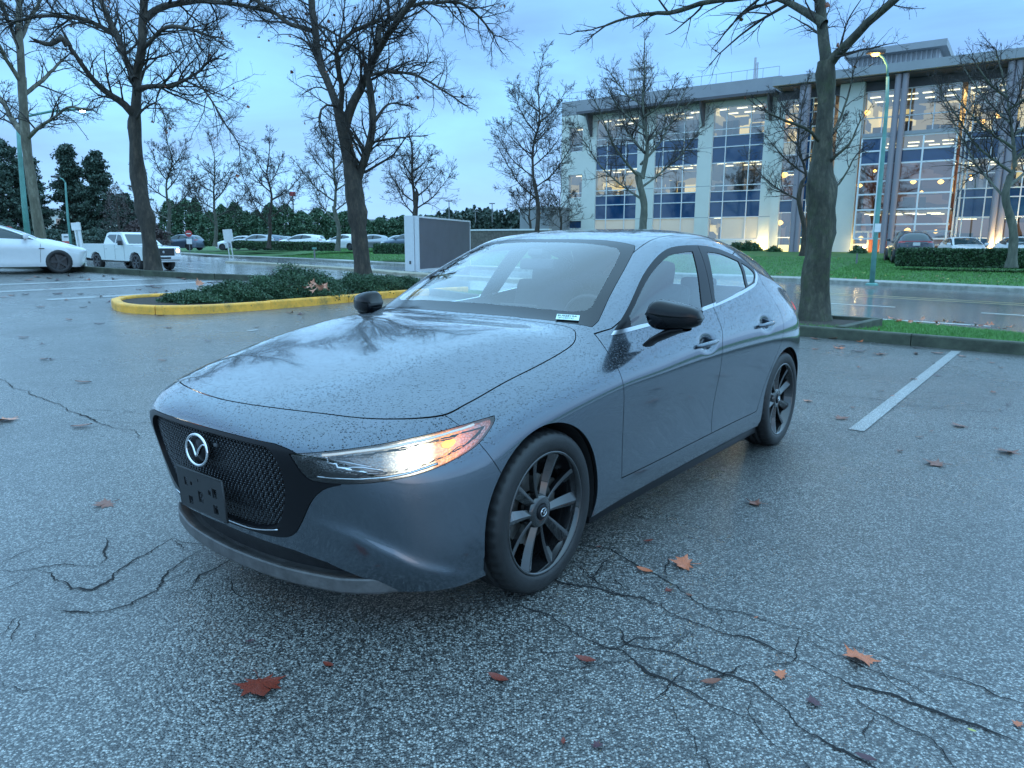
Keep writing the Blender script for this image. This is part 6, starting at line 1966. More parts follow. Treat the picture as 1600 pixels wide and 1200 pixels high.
blades('verge_grass', np.stack([P[:, 0], P[:, 1], Z], 1), .05, .006, 1, 'short bright grass on the verge behind the right kerb')
Fo = off(F_, 1.5)
P, t = strip_pts(Fo, 0, FB, 0, 90000, rg, (1, 9)); t2 = t
P, t = strip_pts(Fo, 0, FB, 0, 1, rg)
A = np.array(Fo); B = np.array(FB); n = 90000
sg = rg.integers(1, 9, n); u = rg.uniform(0, 1, n)[:, None]; tt = (rg.uniform(0, .42, n))[:, None]
P = (A[sg] * (1 - u) + A[sg + 1] * u) * (1 - tt) + (B[sg] * (1 - u) + B[sg + 1] * u) * tt
Z = -.25 + .004 * (P[:, 1] - P[:, 0]) + .15 + .9 * np.minimum(1, tt[:, 0] * 1.6) - .01
blades('lawn_grass', np.stack([P[:, 0], P[:, 1], Z], 1), .07, .022, 2, 'mown green grass on the lawn across the road')
for k in range(46):
    px = random.uniform(1215, 1600); py = np.interp(px, [1200, 1600], [random.uniform(408, 432), random.uniform(424, 452)])
    leaf(px, py, random.uniform(4, 7), random.choice(['pink', 'orange', 'yellow']), 'maple', curl=.34, label='pale fallen leaf on the lawn across the road', group='pale leaves on the lawn', zf=lambda x, y: zr(x, y) + .22 + .05 * max(0, (y - x) * 0 + (py < 440) * 1.0), lift=.05)
# timber and soil box round the mossy tree
tz = .0
tbx = thing('tree_planter', 'mossy timber edging round the foot of the thick tree', 'planter', (5.6, 12.2, 0))
def plank(a, b, h, w, nm='timber'):
    A, B = np.array(a), np.array(b); d = B - A; c = (A + B) / 2
    o = MB().box((0, 0, 0), (np.linalg.norm(d), w, h), bev=.01).build(nm, CURBM, tbx); o.location = (c[0] - 5.6, c[1] - 12.2, c[2]); o.rotation_euler = (0, 0, math.atan2(d[1], d[0]))
g = lambda px, py, z=.12: G(px, py, lambda x, y: z)
p1, p2, p3 = g(1313, 512), g(1373, 499), g(1290, 494)
plank((p1[0], p1[1], .06), (p2[0], p2[1], .06), .16, .13)
plank((p3[0], p3[1], .06), (p2[0], p2[1], .06), .16, .13)
sb = mesh_obj('soil', [(p1[0] - 1.6 - 5.6, p1[1] + 1.2 - 12.2, .085), (p1[0] - 5.6, p1[1] - 12.2, .085), (p2[0] - 5.6, p2[1] - 12.2, .085), (p3[0] - 5.6, p3[1] - 12.2, .085), (p3[0] - 1.5 - 5.6, p3[1] + 1.4 - 12.2, .085)], [(0, 1, 2, 3, 4)], SOIL, tbx)
# ------------------------------------------------------------------ office block across the road
FDIR = np.array([1.445, -1.0, 0]) / math.hypot(1.445, 1)      # along the front, to the right
FNRM = np.array([-1.0, -1.445, 0]) / math.hypot(1.445, 1)     # out of the front, towards the road
FORG = at(1340, 300, 53.0); FORG[2] = 0
def fz(px, py, o=0.0):
    """point of the plane parallel to the front, o metres out, seen at the pixel -> (s, z)"""
    d = ray(px, py); O = FORG + FNRM * o
    t = ((O - CAM) @ FNRM) / (d @ FNRM)
    p = CAM + d * t
    return float((p - O) @ FDIR), float(p[2])
BL = thing('office_building', 'three storey office block with white pilasters, blue glass and lit windows across the road', 'building', FORG, math.atan2(FDIR[1], FDIR[0]))
# local frame of BL: x along front to the right, y = -out, z up
def lbox(mb, s0, s1, z0, z1, o0, o1, mi=0, bev=0):
    """box between s0..s1, z0..z1, from o0 to o1 metres out of the front"""
    mb.box(((s0 + s1) / 2, -(o0 + o1) / 2, (z0 + z1) / 2), (abs(s1 - s0), abs(o1 - o0), abs(z1 - z0)), mi=mi)
    return mb
WALLW = simple('cream_wall_panel', (.60, .61, .56), .6, var=.06, vscale=.6, bump=.05, bscale=12)
GREYC = simple('grey_cladding', (.26, .27, .29), .5, var=.08, vscale=1)
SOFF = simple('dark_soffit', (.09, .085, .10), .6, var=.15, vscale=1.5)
FRAMEM = simple('white_window_frame', (.66, .68, .70), .4)
BLUEP = simple('blue_spandrel_glass', (.006, .045, .12), .08, coat=.6, var=.25, vscale=.5)
OGLASS = glass_mat('office_glass', (.46, .54, .60), 2.0)
def room_mat(name, a, b_, c, e, sc=(.5, .5, 1.6)):
    m, nt, b, o = newmat(name); L = nt.links.new
    tc = N(nt, 'ShaderNodeTexCoord'); mp = N(nt, 'ShaderNodeMapping'); mp.inputs['Scale'].default_value = sc; L(tc.outputs['Object'], mp.inputs[0])
    nz = N(nt, 'ShaderNodeTexVoronoi', i_Scale=1.0); nz.distance = 'CHEBYCHEV'; L(mp.outputs[0], nz.inputs['Vector'])
    s = N(nt, 'ShaderNodeSeparateColor'); L(nz.outputs['Color'], s.inputs[0])
    r = ramp(nt, [(.0, a), (.40, b_), (.72, c), (1, tuple(min(1, q * 1.5) for q in c))], 'CONSTANT'); L(s.outputs[0], r.inputs[0])
    L(r.outputs[0], b.inputs['Base Color']); b.inputs['Roughness'].default_value = .7
    L(r.outputs[0], b.inputs['Emission Color']); b.inputs['Emission Strength'].default_value = e  # walls emit their own colour in place of lamplight in the rooms
    return m
ROOMW = room_mat('lit_room_warm', (.30, .22, .10), (.80, .58, .24), (.08, .08, .08), .55)
ROOMD = room_mat('lit_room_dim', (.16, .14, .12), (.42, .34, .24), (.07, .08, .09), .11)
ROOMO = room_mat('lit_lobby_timber', (.20, .09, .06), (.12, .06, .05), (.38, .20, .12), .12)
BLIND = simple('pale_blind', (.42, .42, .38), .7, var=.1, vscale=.8, emis=(1, .8, .5), estr=.06)  # warm glow of the lit room put into the blind as emission
LAMPC = simple('ceiling_lamp', (1, .9, .7), .5, emis=(1, .80, .45), estr=1.6)
CEIL = simple('office_ceiling', (.16, .15, .13), .8, emis=(1, .8, .5), estr=.08)  # faint emission stands in for lamplight on the ceiling
DARKI = simple('office_floor', (.05, .05, .05), .7)

unit = bpy.data.meshes.new('pane'); unit.from_pydata([(0, 0, 0), (1, 0, 0), (1, 0, 1), (0, 0, 1)], [], [(0, 1, 2, 3)])
UN = {}
def pane(par, s0, s1, z0, z1, o, mat, name='pane'):
    if mat.name not in UN:
        me = unit.copy(); me.materials.append(mat); UN[mat.name] = me
    p = bpy.data.objects.new(name, UN[mat.name]); COL.objects.link(p); p.parent = par
    p.location = (s0, -o, z0); p.scale = (s1 - s0, 1, z1 - z0)
    return p
def bay(svals, zvals, types, o=-.12, fw=.07, fd=.12, name='window_frame'):
    """window bay: svals mullion positions, zvals transom heights (bottom to top), types per row"""
    mb = MB()
    for i, s in enumerate(svals):
        lbox(mb, s - fw / 2, s + fw / 2, zvals[0], zvals[-1], o - fd / 2 + .02, o + fd / 2)
    for z in zvals:
        lbox(mb, svals[0], svals[-1], z - fw / 2, z + fw / 2, o - fd / 2 + .024, o + fd / 2 - .004)
    fr = mb.build(name, FRAMEM, BL)
    for i in range(len(svals) - 1):
        for j in range(len(zvals) - 1):
            ty = types[j] if isinstance(types[j], str) else types[j][i]
            mat = {'b': BLUEP, 'g': OGLASS, 'l': BLIND, 'o': OGLASS}[ty]
            pane(fr, svals[i] + fw / 2, svals[i + 1] - fw / 2, zvals[j] + fw / 2, zvals[j + 1] - fw / 2, o - .01, mat)
    return fr
S_ = lambda px, py=260, o=0.0: fz(px, py, o)[0]
# heights read at the third bay and the right block
zr3 = [fz(1150, y)[1] for y in (374, 339, 314, 298, 289, 253, 228, 210.5, 200, 165)]
ZG, ZB = .75, zr3
# left block ------------------------------------------------
sL, sR = fz(877, 260)[0], fz(1213, 240)[0]
zpar = fz(1212, 119)[1]; zeave = fz(1206, 146)[1]
segs = [(877, 240), (931, 240), (996, 240), (1023, 240), (1090, 240), (1112, 240), (1192, 240), (1215, 240)]
sv = [S_(a, b) for a, b in segs]
mb = MB()
for a, b in ((sv[0], sv[1]), (sv[2], sv[3]), (sv[4], sv[5]), (sv[6], sv[7])):
    pass
wl = MB()
# first wall segment has a small window on each floor: build round them
w0, w1 = S_(888, 290), S_(909, 290)
lbox(wl, sv[0], w0, -.5, zeave, -.45, 0); lbox(wl, w1, sv[1], -.5, zeave, -.45, 0)
zw = [-.5, fz(895, 357)[1], fz(895, 345)[1], fz(898, 309)[1], fz(898, 273)[1], fz(900, 237)[1], fz(900, 199)[1], zeave]
for i in (0, 2, 4, 6): lbox(wl, w0, w1, zw[i], zw[i + 1], -.45, 0)
for a, b in ((sv[2], sv[3]), (sv[4], sv[5]), (sv[6], sv[7])):
    lbox(wl, a, b, -.5, zeave, -.45, 0)
for a, b in ((sv[1], sv[2]), (sv[3], sv[4]), (sv[5], sv[6])):
    lbox(wl, a, b, ZB[-1] + .02, zeave, -.45, -.02); lbox(wl, a, b, -.5, ZB[0] - .02, -.45, -.02)
wl.build('wall', WALLW, BL)
# shallow panel joints on the pilasters
jt = MB()
for a, b in ((sv[0], w0), (sv[2], sv[3]), (sv[4], sv[5]), (sv[6], sv[7])):
    for z in (ZB[1], ZB[4], ZB[6]): lbox(jt, a + .01, b - .01, z - .02, z + .02, -.01, .004)
jt.build('wall_joints', GREYC, BL)
lbox(MB(), sv[0], sR, zeave + .02, zpar, -6, .0).build('parapet', GREYC, BL)
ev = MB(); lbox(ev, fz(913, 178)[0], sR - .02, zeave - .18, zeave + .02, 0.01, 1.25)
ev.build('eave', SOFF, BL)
bt = MB()
for px in (925, 1009, 1100, 1204):
    s = S_(px, 190); bt.add([(s - .08, -.02, zeave - .18), (s + .08, -.02, zeave - .18), (s + .08, -1.1, zeave - .18), (s - .08, -1.1, zeave - .18), (s - .08, -.02, zeave - 1.9), (s + .08, -.02, zeave - 1.9), (s + .08, -.16, zeave - 1.9), (s - .08, -.16, zeave - 1.9)], [(0, 1, 2, 3), (4, 7, 6, 5), (0, 4, 5, 1), (3, 2, 6, 7), (0, 3, 7, 4), (1, 5, 6, 2)])
bt.build('eave_bracket', SOFF, BL)
lbox(MB(), sL, sL + .4, -.5, zpar - .01, -16, -.46).build('side_wall', WALLW, BL)
for i, (a, b) in enumerate(((zw[1], zw[2]), (zw[3], zw[4]), (zw[5], zw[6]))):
    bay([w0, w1], [a, (a * .8 + b * .2), b] if i else [a, b], ['g', 'g'] if i else ['b'])
cols = [[sv[1], S_(948, 250), S_(977, 250), sv[2]], [sv[3], S_(1035, 250), S_(1067, 250), sv[4]], [sv[5], S_(1132, 250), S_(1169.5, 250), sv[6]]]
ty = [('l', 'l', 'l'), ('b', 'b', 'b'), ('b', 'b', 'b'), 'g', 'g', ('b', 'b', 'b'), ('b', 'b', 'b'), 'g', 'g']
ty3 = [('o', 'l', 'l')] + ty[1:]
for c, t in zip(cols, (ty, ty, ty3)): bay(c, ZB, t)
# rooms behind the glass
def room(s0, s1, z0, z1, mat, depth=5, lamps=3, o=-.45):
    mb = MB()
    mb.add([(s0, depth, z0), (s1, depth, z0), (s1, depth, z1), (s0, depth, z1)], [(0, 1, 2, 3)])
    mb.add([(s0, .45, z0), (s0, depth, z0), (s0, depth, z1), (s0, .45, z1)], [(0, 1, 2, 3)]).add([(s1, .45, z0), (s1, depth, z0), (s1, depth, z1), (s1, .45, z1)], [(0, 1, 2, 3)])
    r = mb.build('room_wall', mat, BL)
    MB().add([(s0, -o, z1), (s1, -o, z1), (s1, depth, z1), (s0, depth, z1)], [(0, 1, 2, 3)]).build('ceiling', CEIL, r)
    MB().add([(s0, -o, z0), (s1, -o, z0), (s1, depth, z0), (s0, depth, z0)], [(0, 1, 2, 3)]).build('floor', DARKI, r)
    lm = MB(); rr = random.Random(int(s0 * 10 + z0 * 100))
    for k in range(lamps):
        a = s0 + (s1 - s0) * (k + .3) / lamps
        for y in (1.4, 3.4):
            lm.box((a + rr.uniform(-.2, .2), y, z1 - .06), (min(1.3, (s1 - s0) / lamps * .6), .16, .05))
    lm.build('ceiling_lamp', LAMPC, r)
    fu = MB()
    for k in range(int((s1 - s0) / 1.1)):
        h = rr.uniform(.7, 1.5); fu.box((s0 + .5 + k * 1.1 + rr.uniform(-.2, .2), rr.uniform(1.0, 3.8), z0 + h / 2), (rr.uniform(.3, .9), .4, h))
    fu.build('furniture', simple('office_furniture', (.10, .085, .07), .6) if 'office_furniture' not in bpy.data.materials else bpy.data.materials['office_furniture'], r)
e = .001
for (a, b) in ((sv[1], sv[2]), (sv[3], sv[4]), (sv[5], sv[6])):
    warm = a != sv[5]
    room(a + e, b - e, ZB[3] - .1, ZB[5] + .15, ROOMW if warm else ROOMD)
    room(a + e, b - e, ZB[7] - .1, ZB[9] + .1, ROOMW if not warm else ROOMD)
    room(a + e, b - e, ZB[0] - .1, ZB[1] + .05, ROOMW, 3)
room(w0, w1, zw[3] - .05, zw[4] + .05, ROOMW, 3, 1); room(w0, w1, zw[5] - .05, zw[6] + .05, ROOMD, 3, 1)
# right block ---------------------------------------------------
oR = .6
sEnd = fz(1760, 240, oR)[0]
F2 = lambda px, py, o=.6: fz(px, py, o)
zsl = F2(1400, 98, 2.6)[1]          # top of the roof slab, seen at its front edge
s0r = F2(1207, 130, 2.6)[0]
lbox(MB(), s0r, sEnd, zsl - .55, zsl, -8, 2.6).build('roof_slab', GREYC, BL)
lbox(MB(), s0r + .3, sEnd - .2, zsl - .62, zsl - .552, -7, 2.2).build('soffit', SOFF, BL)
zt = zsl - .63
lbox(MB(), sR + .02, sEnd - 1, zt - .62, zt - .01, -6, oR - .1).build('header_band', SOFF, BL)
rows = [F2(1460, y, 1.7)[1] for y in (373, 350, 326, 301, 280, 252, 231, 209.5)]
rup = [F2(1455, y)[1] for y in (203, 184, 133)]
rup[2] = zt - .62
# narrow stair bay left of the thick tree
sa, sb_ = S_(1221, 260, oR), S_(1247, 260, oR)
zst = [F2(1233, y)[1] for y in (392, 371, 332, 313, 290, 268, 242, 222, 200, 178, 150)]
zst[-1] = zt - .62
bay([sa, sb_], zst, ['g', 'g', 'b', 'g', 'g', 'g', 'l', 'g', 'g', 'g'], o=oR - .12)
room(sa, sb_, zst[0] - .3, zst[5], ROOMO, 3, 1, -.02); room(sa, sb_, zst[5], zst[-1], ROOMW, 3, 1, -.02)
lbox(MB(), sR, sa, -.5, zt - .62, -.45, oR).build('wall', WALLW, BL)
sc_, sd = S_(1263, 260, oR), S_(1296, 260, oR)
bay([sb_, sc_, sd], zst, [('b', 'g')] * 10, o=oR - .12); room(sb_, sd, zst[0] - .3, zst[-1], ROOMD, 3, 2, -.02)
# big white pilaster
se, sf = S_(1303, 260, oR + .5), S_(1340, 260, oR + .5)
lbox(MB(), se, sf, -.5, zt - .02, -.4, oR + .5).build('pilaster', WALLW, BL)
# upper floor glazing of the entrance bay
sg_, sh = sf, F2(1501, 200)[0]
mid_ = [sg_, F2(1348, 170)[0], F2(1380, 170)[0], F2(1422, 170)[0], F2(1460, 170)[0], F2(1499, 170)[0]]
bay(mid_[0:], [rup[0], (rup[0] * .62 + rup[2] * .38), rup[2]], [('g', 'g', 'g', 'g', 'g')] * 2, o=oR - .12)
room(sg_, mid_[-1], rup[0] - .1, rup[2], ROOMW, 6, 5, -.02)
# projecting two-storey glass box
oB = 1.9
bx = [F2(p, 280, oB)[0] for p in (1342, 1372, 1437, 1488)]
bay(bx, rows, [('g', 'g', 'g')] * 5 + [('b', 'b', 'b')] * 1 + [('b', 'g', 'g')], o=oB, fw=.10)
lbox(MB(), bx[0], bx[-1] + .05, rows[-1] + .05, rows[-1] + .28, -.3, oB + .12).build('canopy', GREYC, BL)
lbox(MB(), bx[0], bx[-1], rows[2] - .08, rows[2] + .08, -.3, oB - .1).build('floor_slab', SOFF, BL)
sidefr = MB()
for z in rows: sidefr.box((bx[-1], -(oB + oR) / 2, z), (.1, oB - oR, .08))
sf_ = sidefr.build('side_frame', FRAMEM, BL)
for j in range(len(rows) - 1):
    p = pane(sf_, 0, oB - oR, rows[j] + .04, rows[j + 1] - .04, 0, BLUEP if j in (2, 3, 5) else OGLASS)
    p.location = (bx[-1], -oB, rows[j] + .04); p.rotation_euler = (0, 0, math.pi / 2)
room(bx[0], bx[-1], rows[0] - 1.2, rows[2] - .1, ROOMO, 6, 4, oB - .2)
room(bx[0], bx[-1], rows[2] + .1, rows[-1], ROOMO, 6, 5, oB - .2)
# ground floor and door
zg = F2(1370, 396, oR)[1]
gfx = [F2(p, 380, oR)[0] for p in (1331, 1355, 1391, 1430, 1475, 1488)]
bay(gfx, [zg, (zg + rows[0]) / 2 + .1, rows[0] + .5], [('g', 'o', 'g', 'g', 'g')] * 2, o=oR - .2, fw=.12)
dr = MB(); lbox(dr, gfx[1] + .08, gfx[2] - .08, zg + .03, rows[0] + .4, oR - .16, oR - .10)
dro = dr.build('entrance_door', simple('timber_door', (.30, .085, .035), .4, var=.25, vscale=2, emis=(1, .3, .12), estr=.10), BL)  # orange glow on the door painted in as emission
hb = MB(); m_ = (gfx[1] + gfx[2]) / 2
for q in (-.12, .12): hb.tube([(m_ + q, -(oR + .02), zg + .6), (m_ + q, -(oR + .02), zg + 2.0)], .03, 6)
hb.build('handle', FRAMEM, dro)
# bay right of the entrance
s6 = [F2(p, 260)[0] for p in (1500, 1512, 1545, 1572, 1600, 1640, 1680)]
z6 = [zg - .1, F2(1540, 372)[1], F2(1540, 339)[1], F2(1540, 308)[1], F2(1540, 294)[1], F2(1540, 270)[1], F2(1540, 247)[1], F2(1540, 215)[1], F2(1540, 204)[1], F2(1540, 160)[1], zt - .62]
bay(s6, z6, ['b', 'o', 'b', 'b', 'g', 'g', 'b', 'b', 'g', 'g'], o=oR - .12)
room(s6[0], s6[-1], z6[0], z6[2], ROOMO, 3, 3, -.02); room(s6[0], s6[-1], z6[4] - .1, z6[6], ROOMW, 4, 4, -.02); room(s6[0], s6[-1], z6[8] - .1, z6[10], ROOMW, 4, 4, -.02)
rib = MB(); 
for q in (0, .22): lbox(rib, F2(1497, 280)[0] + q - .05, F2(1497, 280)[0] + q + .05, zg, rup[0] - .1, oR - .05, oR + .25)
rib.build('mullion_pair', FRAMEM, BL)
for (px, py) in ((1246, 260), (1254, 260), (1391, 260), (1402, 260), (1562, 260), (1574, 260)):
    s = fz(px, py, 2.1)[0]
    MB().tube([(s, -2.1, zg - .6), (s, -2.1, zt)], .20, 14).build('column', simple('column_paint', (.24, .22, .25), .45) if 'column_paint' not in bpy.data.materials else bpy.data.materials['column_paint'], BL, auto=40)
lbox(MB(), sR, sEnd - 1, -.8, zg - .02, -3, oR + .1).build('plinth', GREYC, BL)
lbox(MB(), sL + .5, sEnd - 1, -.5, zt, -16, -6.6).build('core', GREYC, BL)
SCON = simple('wall_light_glow', (1, .7, .3), .5, emis=(1, .46, .08), estr=2.6)
for px, py, r_ in ((1344, 290, .16), (1427, 284, .20), (1470, 284, .20), (1367, 267, .13), (1418, 360, .22), (1462, 362, .18), (1440, 300, .12), (1234, 190, .26), (1226, 273, .28), (1219, 348, .24), (1212, 345, .18), (1345, 372, .20), (1368, 374, .24), (1355, 176, .22), (1560, 180, .22), (1535, 190, .2)):
    s, z = fz(px, py, oR - .5)
    MB().lathe([(.0005, r_ * .8), (r_ * .6, r_ * .5), (r_, 0), (r_ * .6, -r_ * .5), (.0005, -r_ * .8)], 'z', c=(s, -(oR - .5), z), k=10).build('wall_light', SCON, BL, True)
# roof plant
o2 = -5.0
zp = fz(1440, 68, o2)[1]; sp0, sp1 = fz(1322, 84, o2)[0], fz(1482, 62, o2)[0]
lbox(MB(), sp0, sp1, zp - .45, zp, -12, o2 + .6).build('penthouse_roof', GREYC, BL)
lou = MB(); lbox(lou, sp0 + .4, sp1 - .5, zsl - .1, zp - .45, -11, o2 - .3)
k = sp0 + .5
while k < sp1 - .6: lbox(lou, k, k + .10, zsl, zp - .46, o2 - .3, o2 - .16); k += .32
lou.build('penthouse_louvre', simple('louvre', (.40, .41, .44), .5), BL)
lbox(MB(), sR - 1.0, sp0 + 3, zsl, zsl + .9, -9, -3.5).build('roof_screen', GREYC, BL)
an = MB(); ap = fz(1001, 112, -3.0)
for k in range(13):
    s = ap[0] - .85 + k * .14 + random.uniform(-.03, .03); z1_ = fz(1001, 86, -3.0)[1] + random.uniform(-.5, .3)
    an.tube([(s, 3.0 + random.uniform(-.4, .4), zpar + (.2 if k % 3 else 1.2)), (s, 3.0, z1_)], .035, 5)
for z in (.9, 1.8, 2.6): an.box((ap[0], 3.0, zpar + z), (2.1, .9, .07))
for q in (-1.0, 1.0): an.box((ap[0] + q, 3.0, zpar + 1.2), (.08, .08, 2.6))
an.build('flue_stack', simple('flue_white', (.55, .56, .58), .4), BL)
for px in (1180,):
    s = fz(px, 100, -3)[0]; MB().tube([(s, 3, zpar), (s, 3, fz(px, 90, -3)[1])], .10, 8).tube([(s + .2, 3, zpar), (s + .2, 3, fz(px, 98, -3)[1])], .07, 8).build('flue', simple('flue_grey', (.42, .42, .46), .4), BL)
rl = MB(); rl.tube([(sL + .5, .4, zpar + .75), (sR - .3, .4, zpar + .75)], .02, 4)
for k in range(16): s = sL + .5 + (sR - sL - .8) * k / 15; rl.tube([(s, .4, zpar), (s, .4, zpar + .75)], .018, 4)
rl.build('roof_rail', GREYC, BL)
# low wing and fence at the left of the block
lw = thing('low_annex', 'low pale annex left of the office block seen over the car roof', 'building', at(854, 344, 66))
MB().box((0, 0, -.7), (3.0, 4, 3.2), rz=-.6).build('wall', GREYC, lw)
MB().box((0, 0, .98), (3.2, 4.2, .14), rz=-.6).build('roof_edge', GREYC, lw)
fn = thing('stone_wall', 'low grey stone wall with pale coping left of the office block', 'wall', at(780, 372, 58))
MB().box((0, 0, -.2), (8.5, .4, 1.5), rz=-.5).build('wall', simple('stone_wall_mat', (.12, .11, .10), .8, var=.5, vscale=5, bump=.6, bscale=14), fn)
MB().box((0, 0, .62), (8.8, .5, .12), rz=-.5).build('coping', FRAMEM, fn)

# warm uplights at the foot of the front, each with its real lamp
LBULB = simple('uplight_bulb', (1, .8, .4), .5, emis=(1, .74, .30), estr=14)
for k, (px, o, lab, en) in enumerate(((1189, .55, 'lit garden uplight at the foot of the rightmost white pilaster', 60), (1232, 1.2, 'lit uplight beside the narrow stair window', 60), (1343, 1.3, 'lit uplight left of the timber entrance door', 25), (1556, 2.7, 'lit uplight under the right pair of round columns', 90), (1584, 2.7, 'lit uplight at the far right columns', 90))):
    s, _ = fz(px, 386, o)
    loc = FORG + FDIR * s + FNRM * o; loc[2] = max(.85, zg - .1)
    u = thing('uplight', lab, 'lamp', loc)
    MB().lathe([(.0005, .10), (.09, .10), (.10, .08), (.09, 0), (.03, -.02), (.03, -.25)], k=12).build('lamp_body', DARK, u)
    MB().lathe([(.0005, .115), (.07, .11), (.08, .102)], k=12).build('bulb', LBULB, u)
    ld = bpy.data.lights.new('uplight', 'POINT'); ld.energy = en; ld.color = (1, .68, .26); ld.shadow_soft_size = .12
    lo = bpy.data.objects.new('light', ld); COL.objects.link(lo); lo.parent = u; lo.location = (0, 0, .38)
# planter at the stair bay, with a yellow emissive surface
s, z = fz(1236, 378, 1.8); loc = FORG + FDIR * s + FNRM * 1.8
pl = thing('lit_planter', 'pale planter box glowing yellow below the narrow stair window', 'planter', (loc[0], loc[1], zg))
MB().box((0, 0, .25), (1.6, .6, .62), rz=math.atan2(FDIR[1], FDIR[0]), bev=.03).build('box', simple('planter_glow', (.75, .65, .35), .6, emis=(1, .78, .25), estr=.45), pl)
s, z = fz(1570, 378, 3.3); loc = FORG + FDIR * s + FNRM * 3.3
pl = thing('lit_planter', 'long pale planter glowing yellow below the right pair of round columns', 'planter', (loc[0], loc[1], zg - .2))
MB().box((0, 0, .25), (3.4, .5, .5), rz=math.atan2(FDIR[1], FDIR[0]), bev=.03).build('box', bpy.data.materials['planter_glow'], pl)
# shrubs along the front
for k, (px, o, r, lab) in enumerate(((1165, 1.2, .9, 'clipped dark shrub below the third window bay'), (1178, 1.6, .75, 'shrub glowing yellow green beside the uplight'), (1148, 1.4, .8, 'dark shrub just left of another clipped shrub by the office'), (1210, 2.4, .6, 'low shrub between the two lit uplights'), (1342, 2.6, .6, 'small shrub left of the office door'), (1432, 3.5, .5, 'small shrub behind the dark parked car'))):
    s, _ = fz(px, 390, o); loc = FORG + FDIR * s + FNRM * o
    blob(lab, 'office_shrub', 'shrub', [((loc[0], loc[1], zg - .3), (r, r, r * 1.25))], 2200, .10, FH, 300 + k, 'shrubs along the office front', shell=.6)
# ------------------------------------------------------------------ other vehicles
PW = simple('white_car_paint', (.66, .68, .70), .25, coat=.8, var=.03)
PDK = simple('dark_car_paint', (.03, .035, .05), .2, metal=.5, coat=.8)
PSV = simple('silver_car_paint', (.30, .33, .36), .3, metal=.6, coat=.6)
PBL = simple('blue_grey_car_paint', (.10, .14, .19), .3, metal=.5, coat=.6)
DGLASS = simple('dark_car_glass', (.03, .05, .055), .06, coat=.5)
GREYW = simple('grey_wheel', (.10, .10, .11), .35, metal=.6)
LAMPG = simple('lamp_clear', (.55, .56, .58), .15, coat=.6)
TAILR = simple('tail_red', (.35, .015, .02), .2, coat=.5)

def warp_car(kind):
    def w(P):
        x, y, z = P[..., 0].copy(), P[..., 1].copy(), P[..., 2].copy()
        if kind == 'sedan':       # cab forward, low smooth nose, longer
            gh = np.clip((z - .93) / .3, 0, 1)
            x = x + .22 * np.clip(1 - abs(x + .6) / 1.0, 0, 1) - .12 * gh * np.clip((-x - 2.2), 0, 1)
            z = z - .075 * np.clip((x + .5) / 1.2, 0, 1) * np.clip((z - .45) / .4, 0, 1)
            z = z + .0 * gh
            x = x * 1.045
        elif kind == 'suv':
            z = z * 1.17 + .03 * np.clip((z - .9) / .4, 0, 1)
            x = x - .12 * np.clip((z - 1.1) / .5, 0, 1) * np.clip(-x - 2.4, 0, 1)
            y = y * 1.06; x = x * 1.05
        return np.stack([x, y, z], -1)
    return w
def soup_pieces(level):
    S = smooth_surface(*car_cage(), level=level)
    for wx in (0.0, -2.725):
        fa = lambda p, wx=wx: np.where(p[:, 1] > .4, .356 - np.hypot((p[:, 0] - wx) * .985, p[:, 2] - .322), -1.0)
        S = S.clip(fa) if level < 3 else S.refine(fa, .02, 1).clip(fa)
    D, S = S.split(fside, 0, 1, .02)
    W, S = S.split(fws, 0, 1, .02)
    Rg, S = S.split(frg, 0, 0, .02)
    Lg, S = S.split(fl, 0, 1, .02)
    Tl, S = S.split(ftl, 0, 0, .02)
    It, S = S.split(fi, 0, 0, .02)
    pill = lambda p: np.abs(p[:, 0] - np.interp(p[:, 2], [.98, 1.34], [-1.655, -1.79])) - .055
    Pl, D = D.split(pill, 0, 1, .02)
    return dict(D=D, W=W, R=Rg, L=Lg, T=Tl, I=It, P=Pl, S=S)
PCS = soup_pieces(2)
def simple_wheels(par, w, paint, rx=(0.0, -2.725), y0=.885, r=.325):
    ws = []
    for xi in rx:
        for s_ in (1, -1):
            wp = w(np.array([xi, 0, .3245]))
            wh = thing('wheel', None, None); wh.parent = par; wh.location = (wp[0], 0, r)
            wh.rotation_euler = (0, 0, 0 if s_ > 0 else math.pi)
            MB().lathe([(.215, .87), (.235, .885), (.30, .885), (.325, .86), (.325, .69), (.30, .67), (.2, .67)], 'y', k=24).build('tyre', RUBBER, wh, auto=50)
            m_ = MB().lathe([(.0005, .80), (.2, .80), (.22, .86), (.225, .872)], 'y', k=24)
            for q in range(5):
                a = q * 2 * math.pi / 5
                m_.box((.11 * math.cos(a), .85, .11 * math.sin(a)), (.21, .03, .06), ry=-a)
            m_.lathe([(.0005, .868), (.05, .866), (.055, .84)], 'y', k=12)
            m_.build('rim', paint, wh)
            wh.scale = (r / .325,) * 3
    return ws
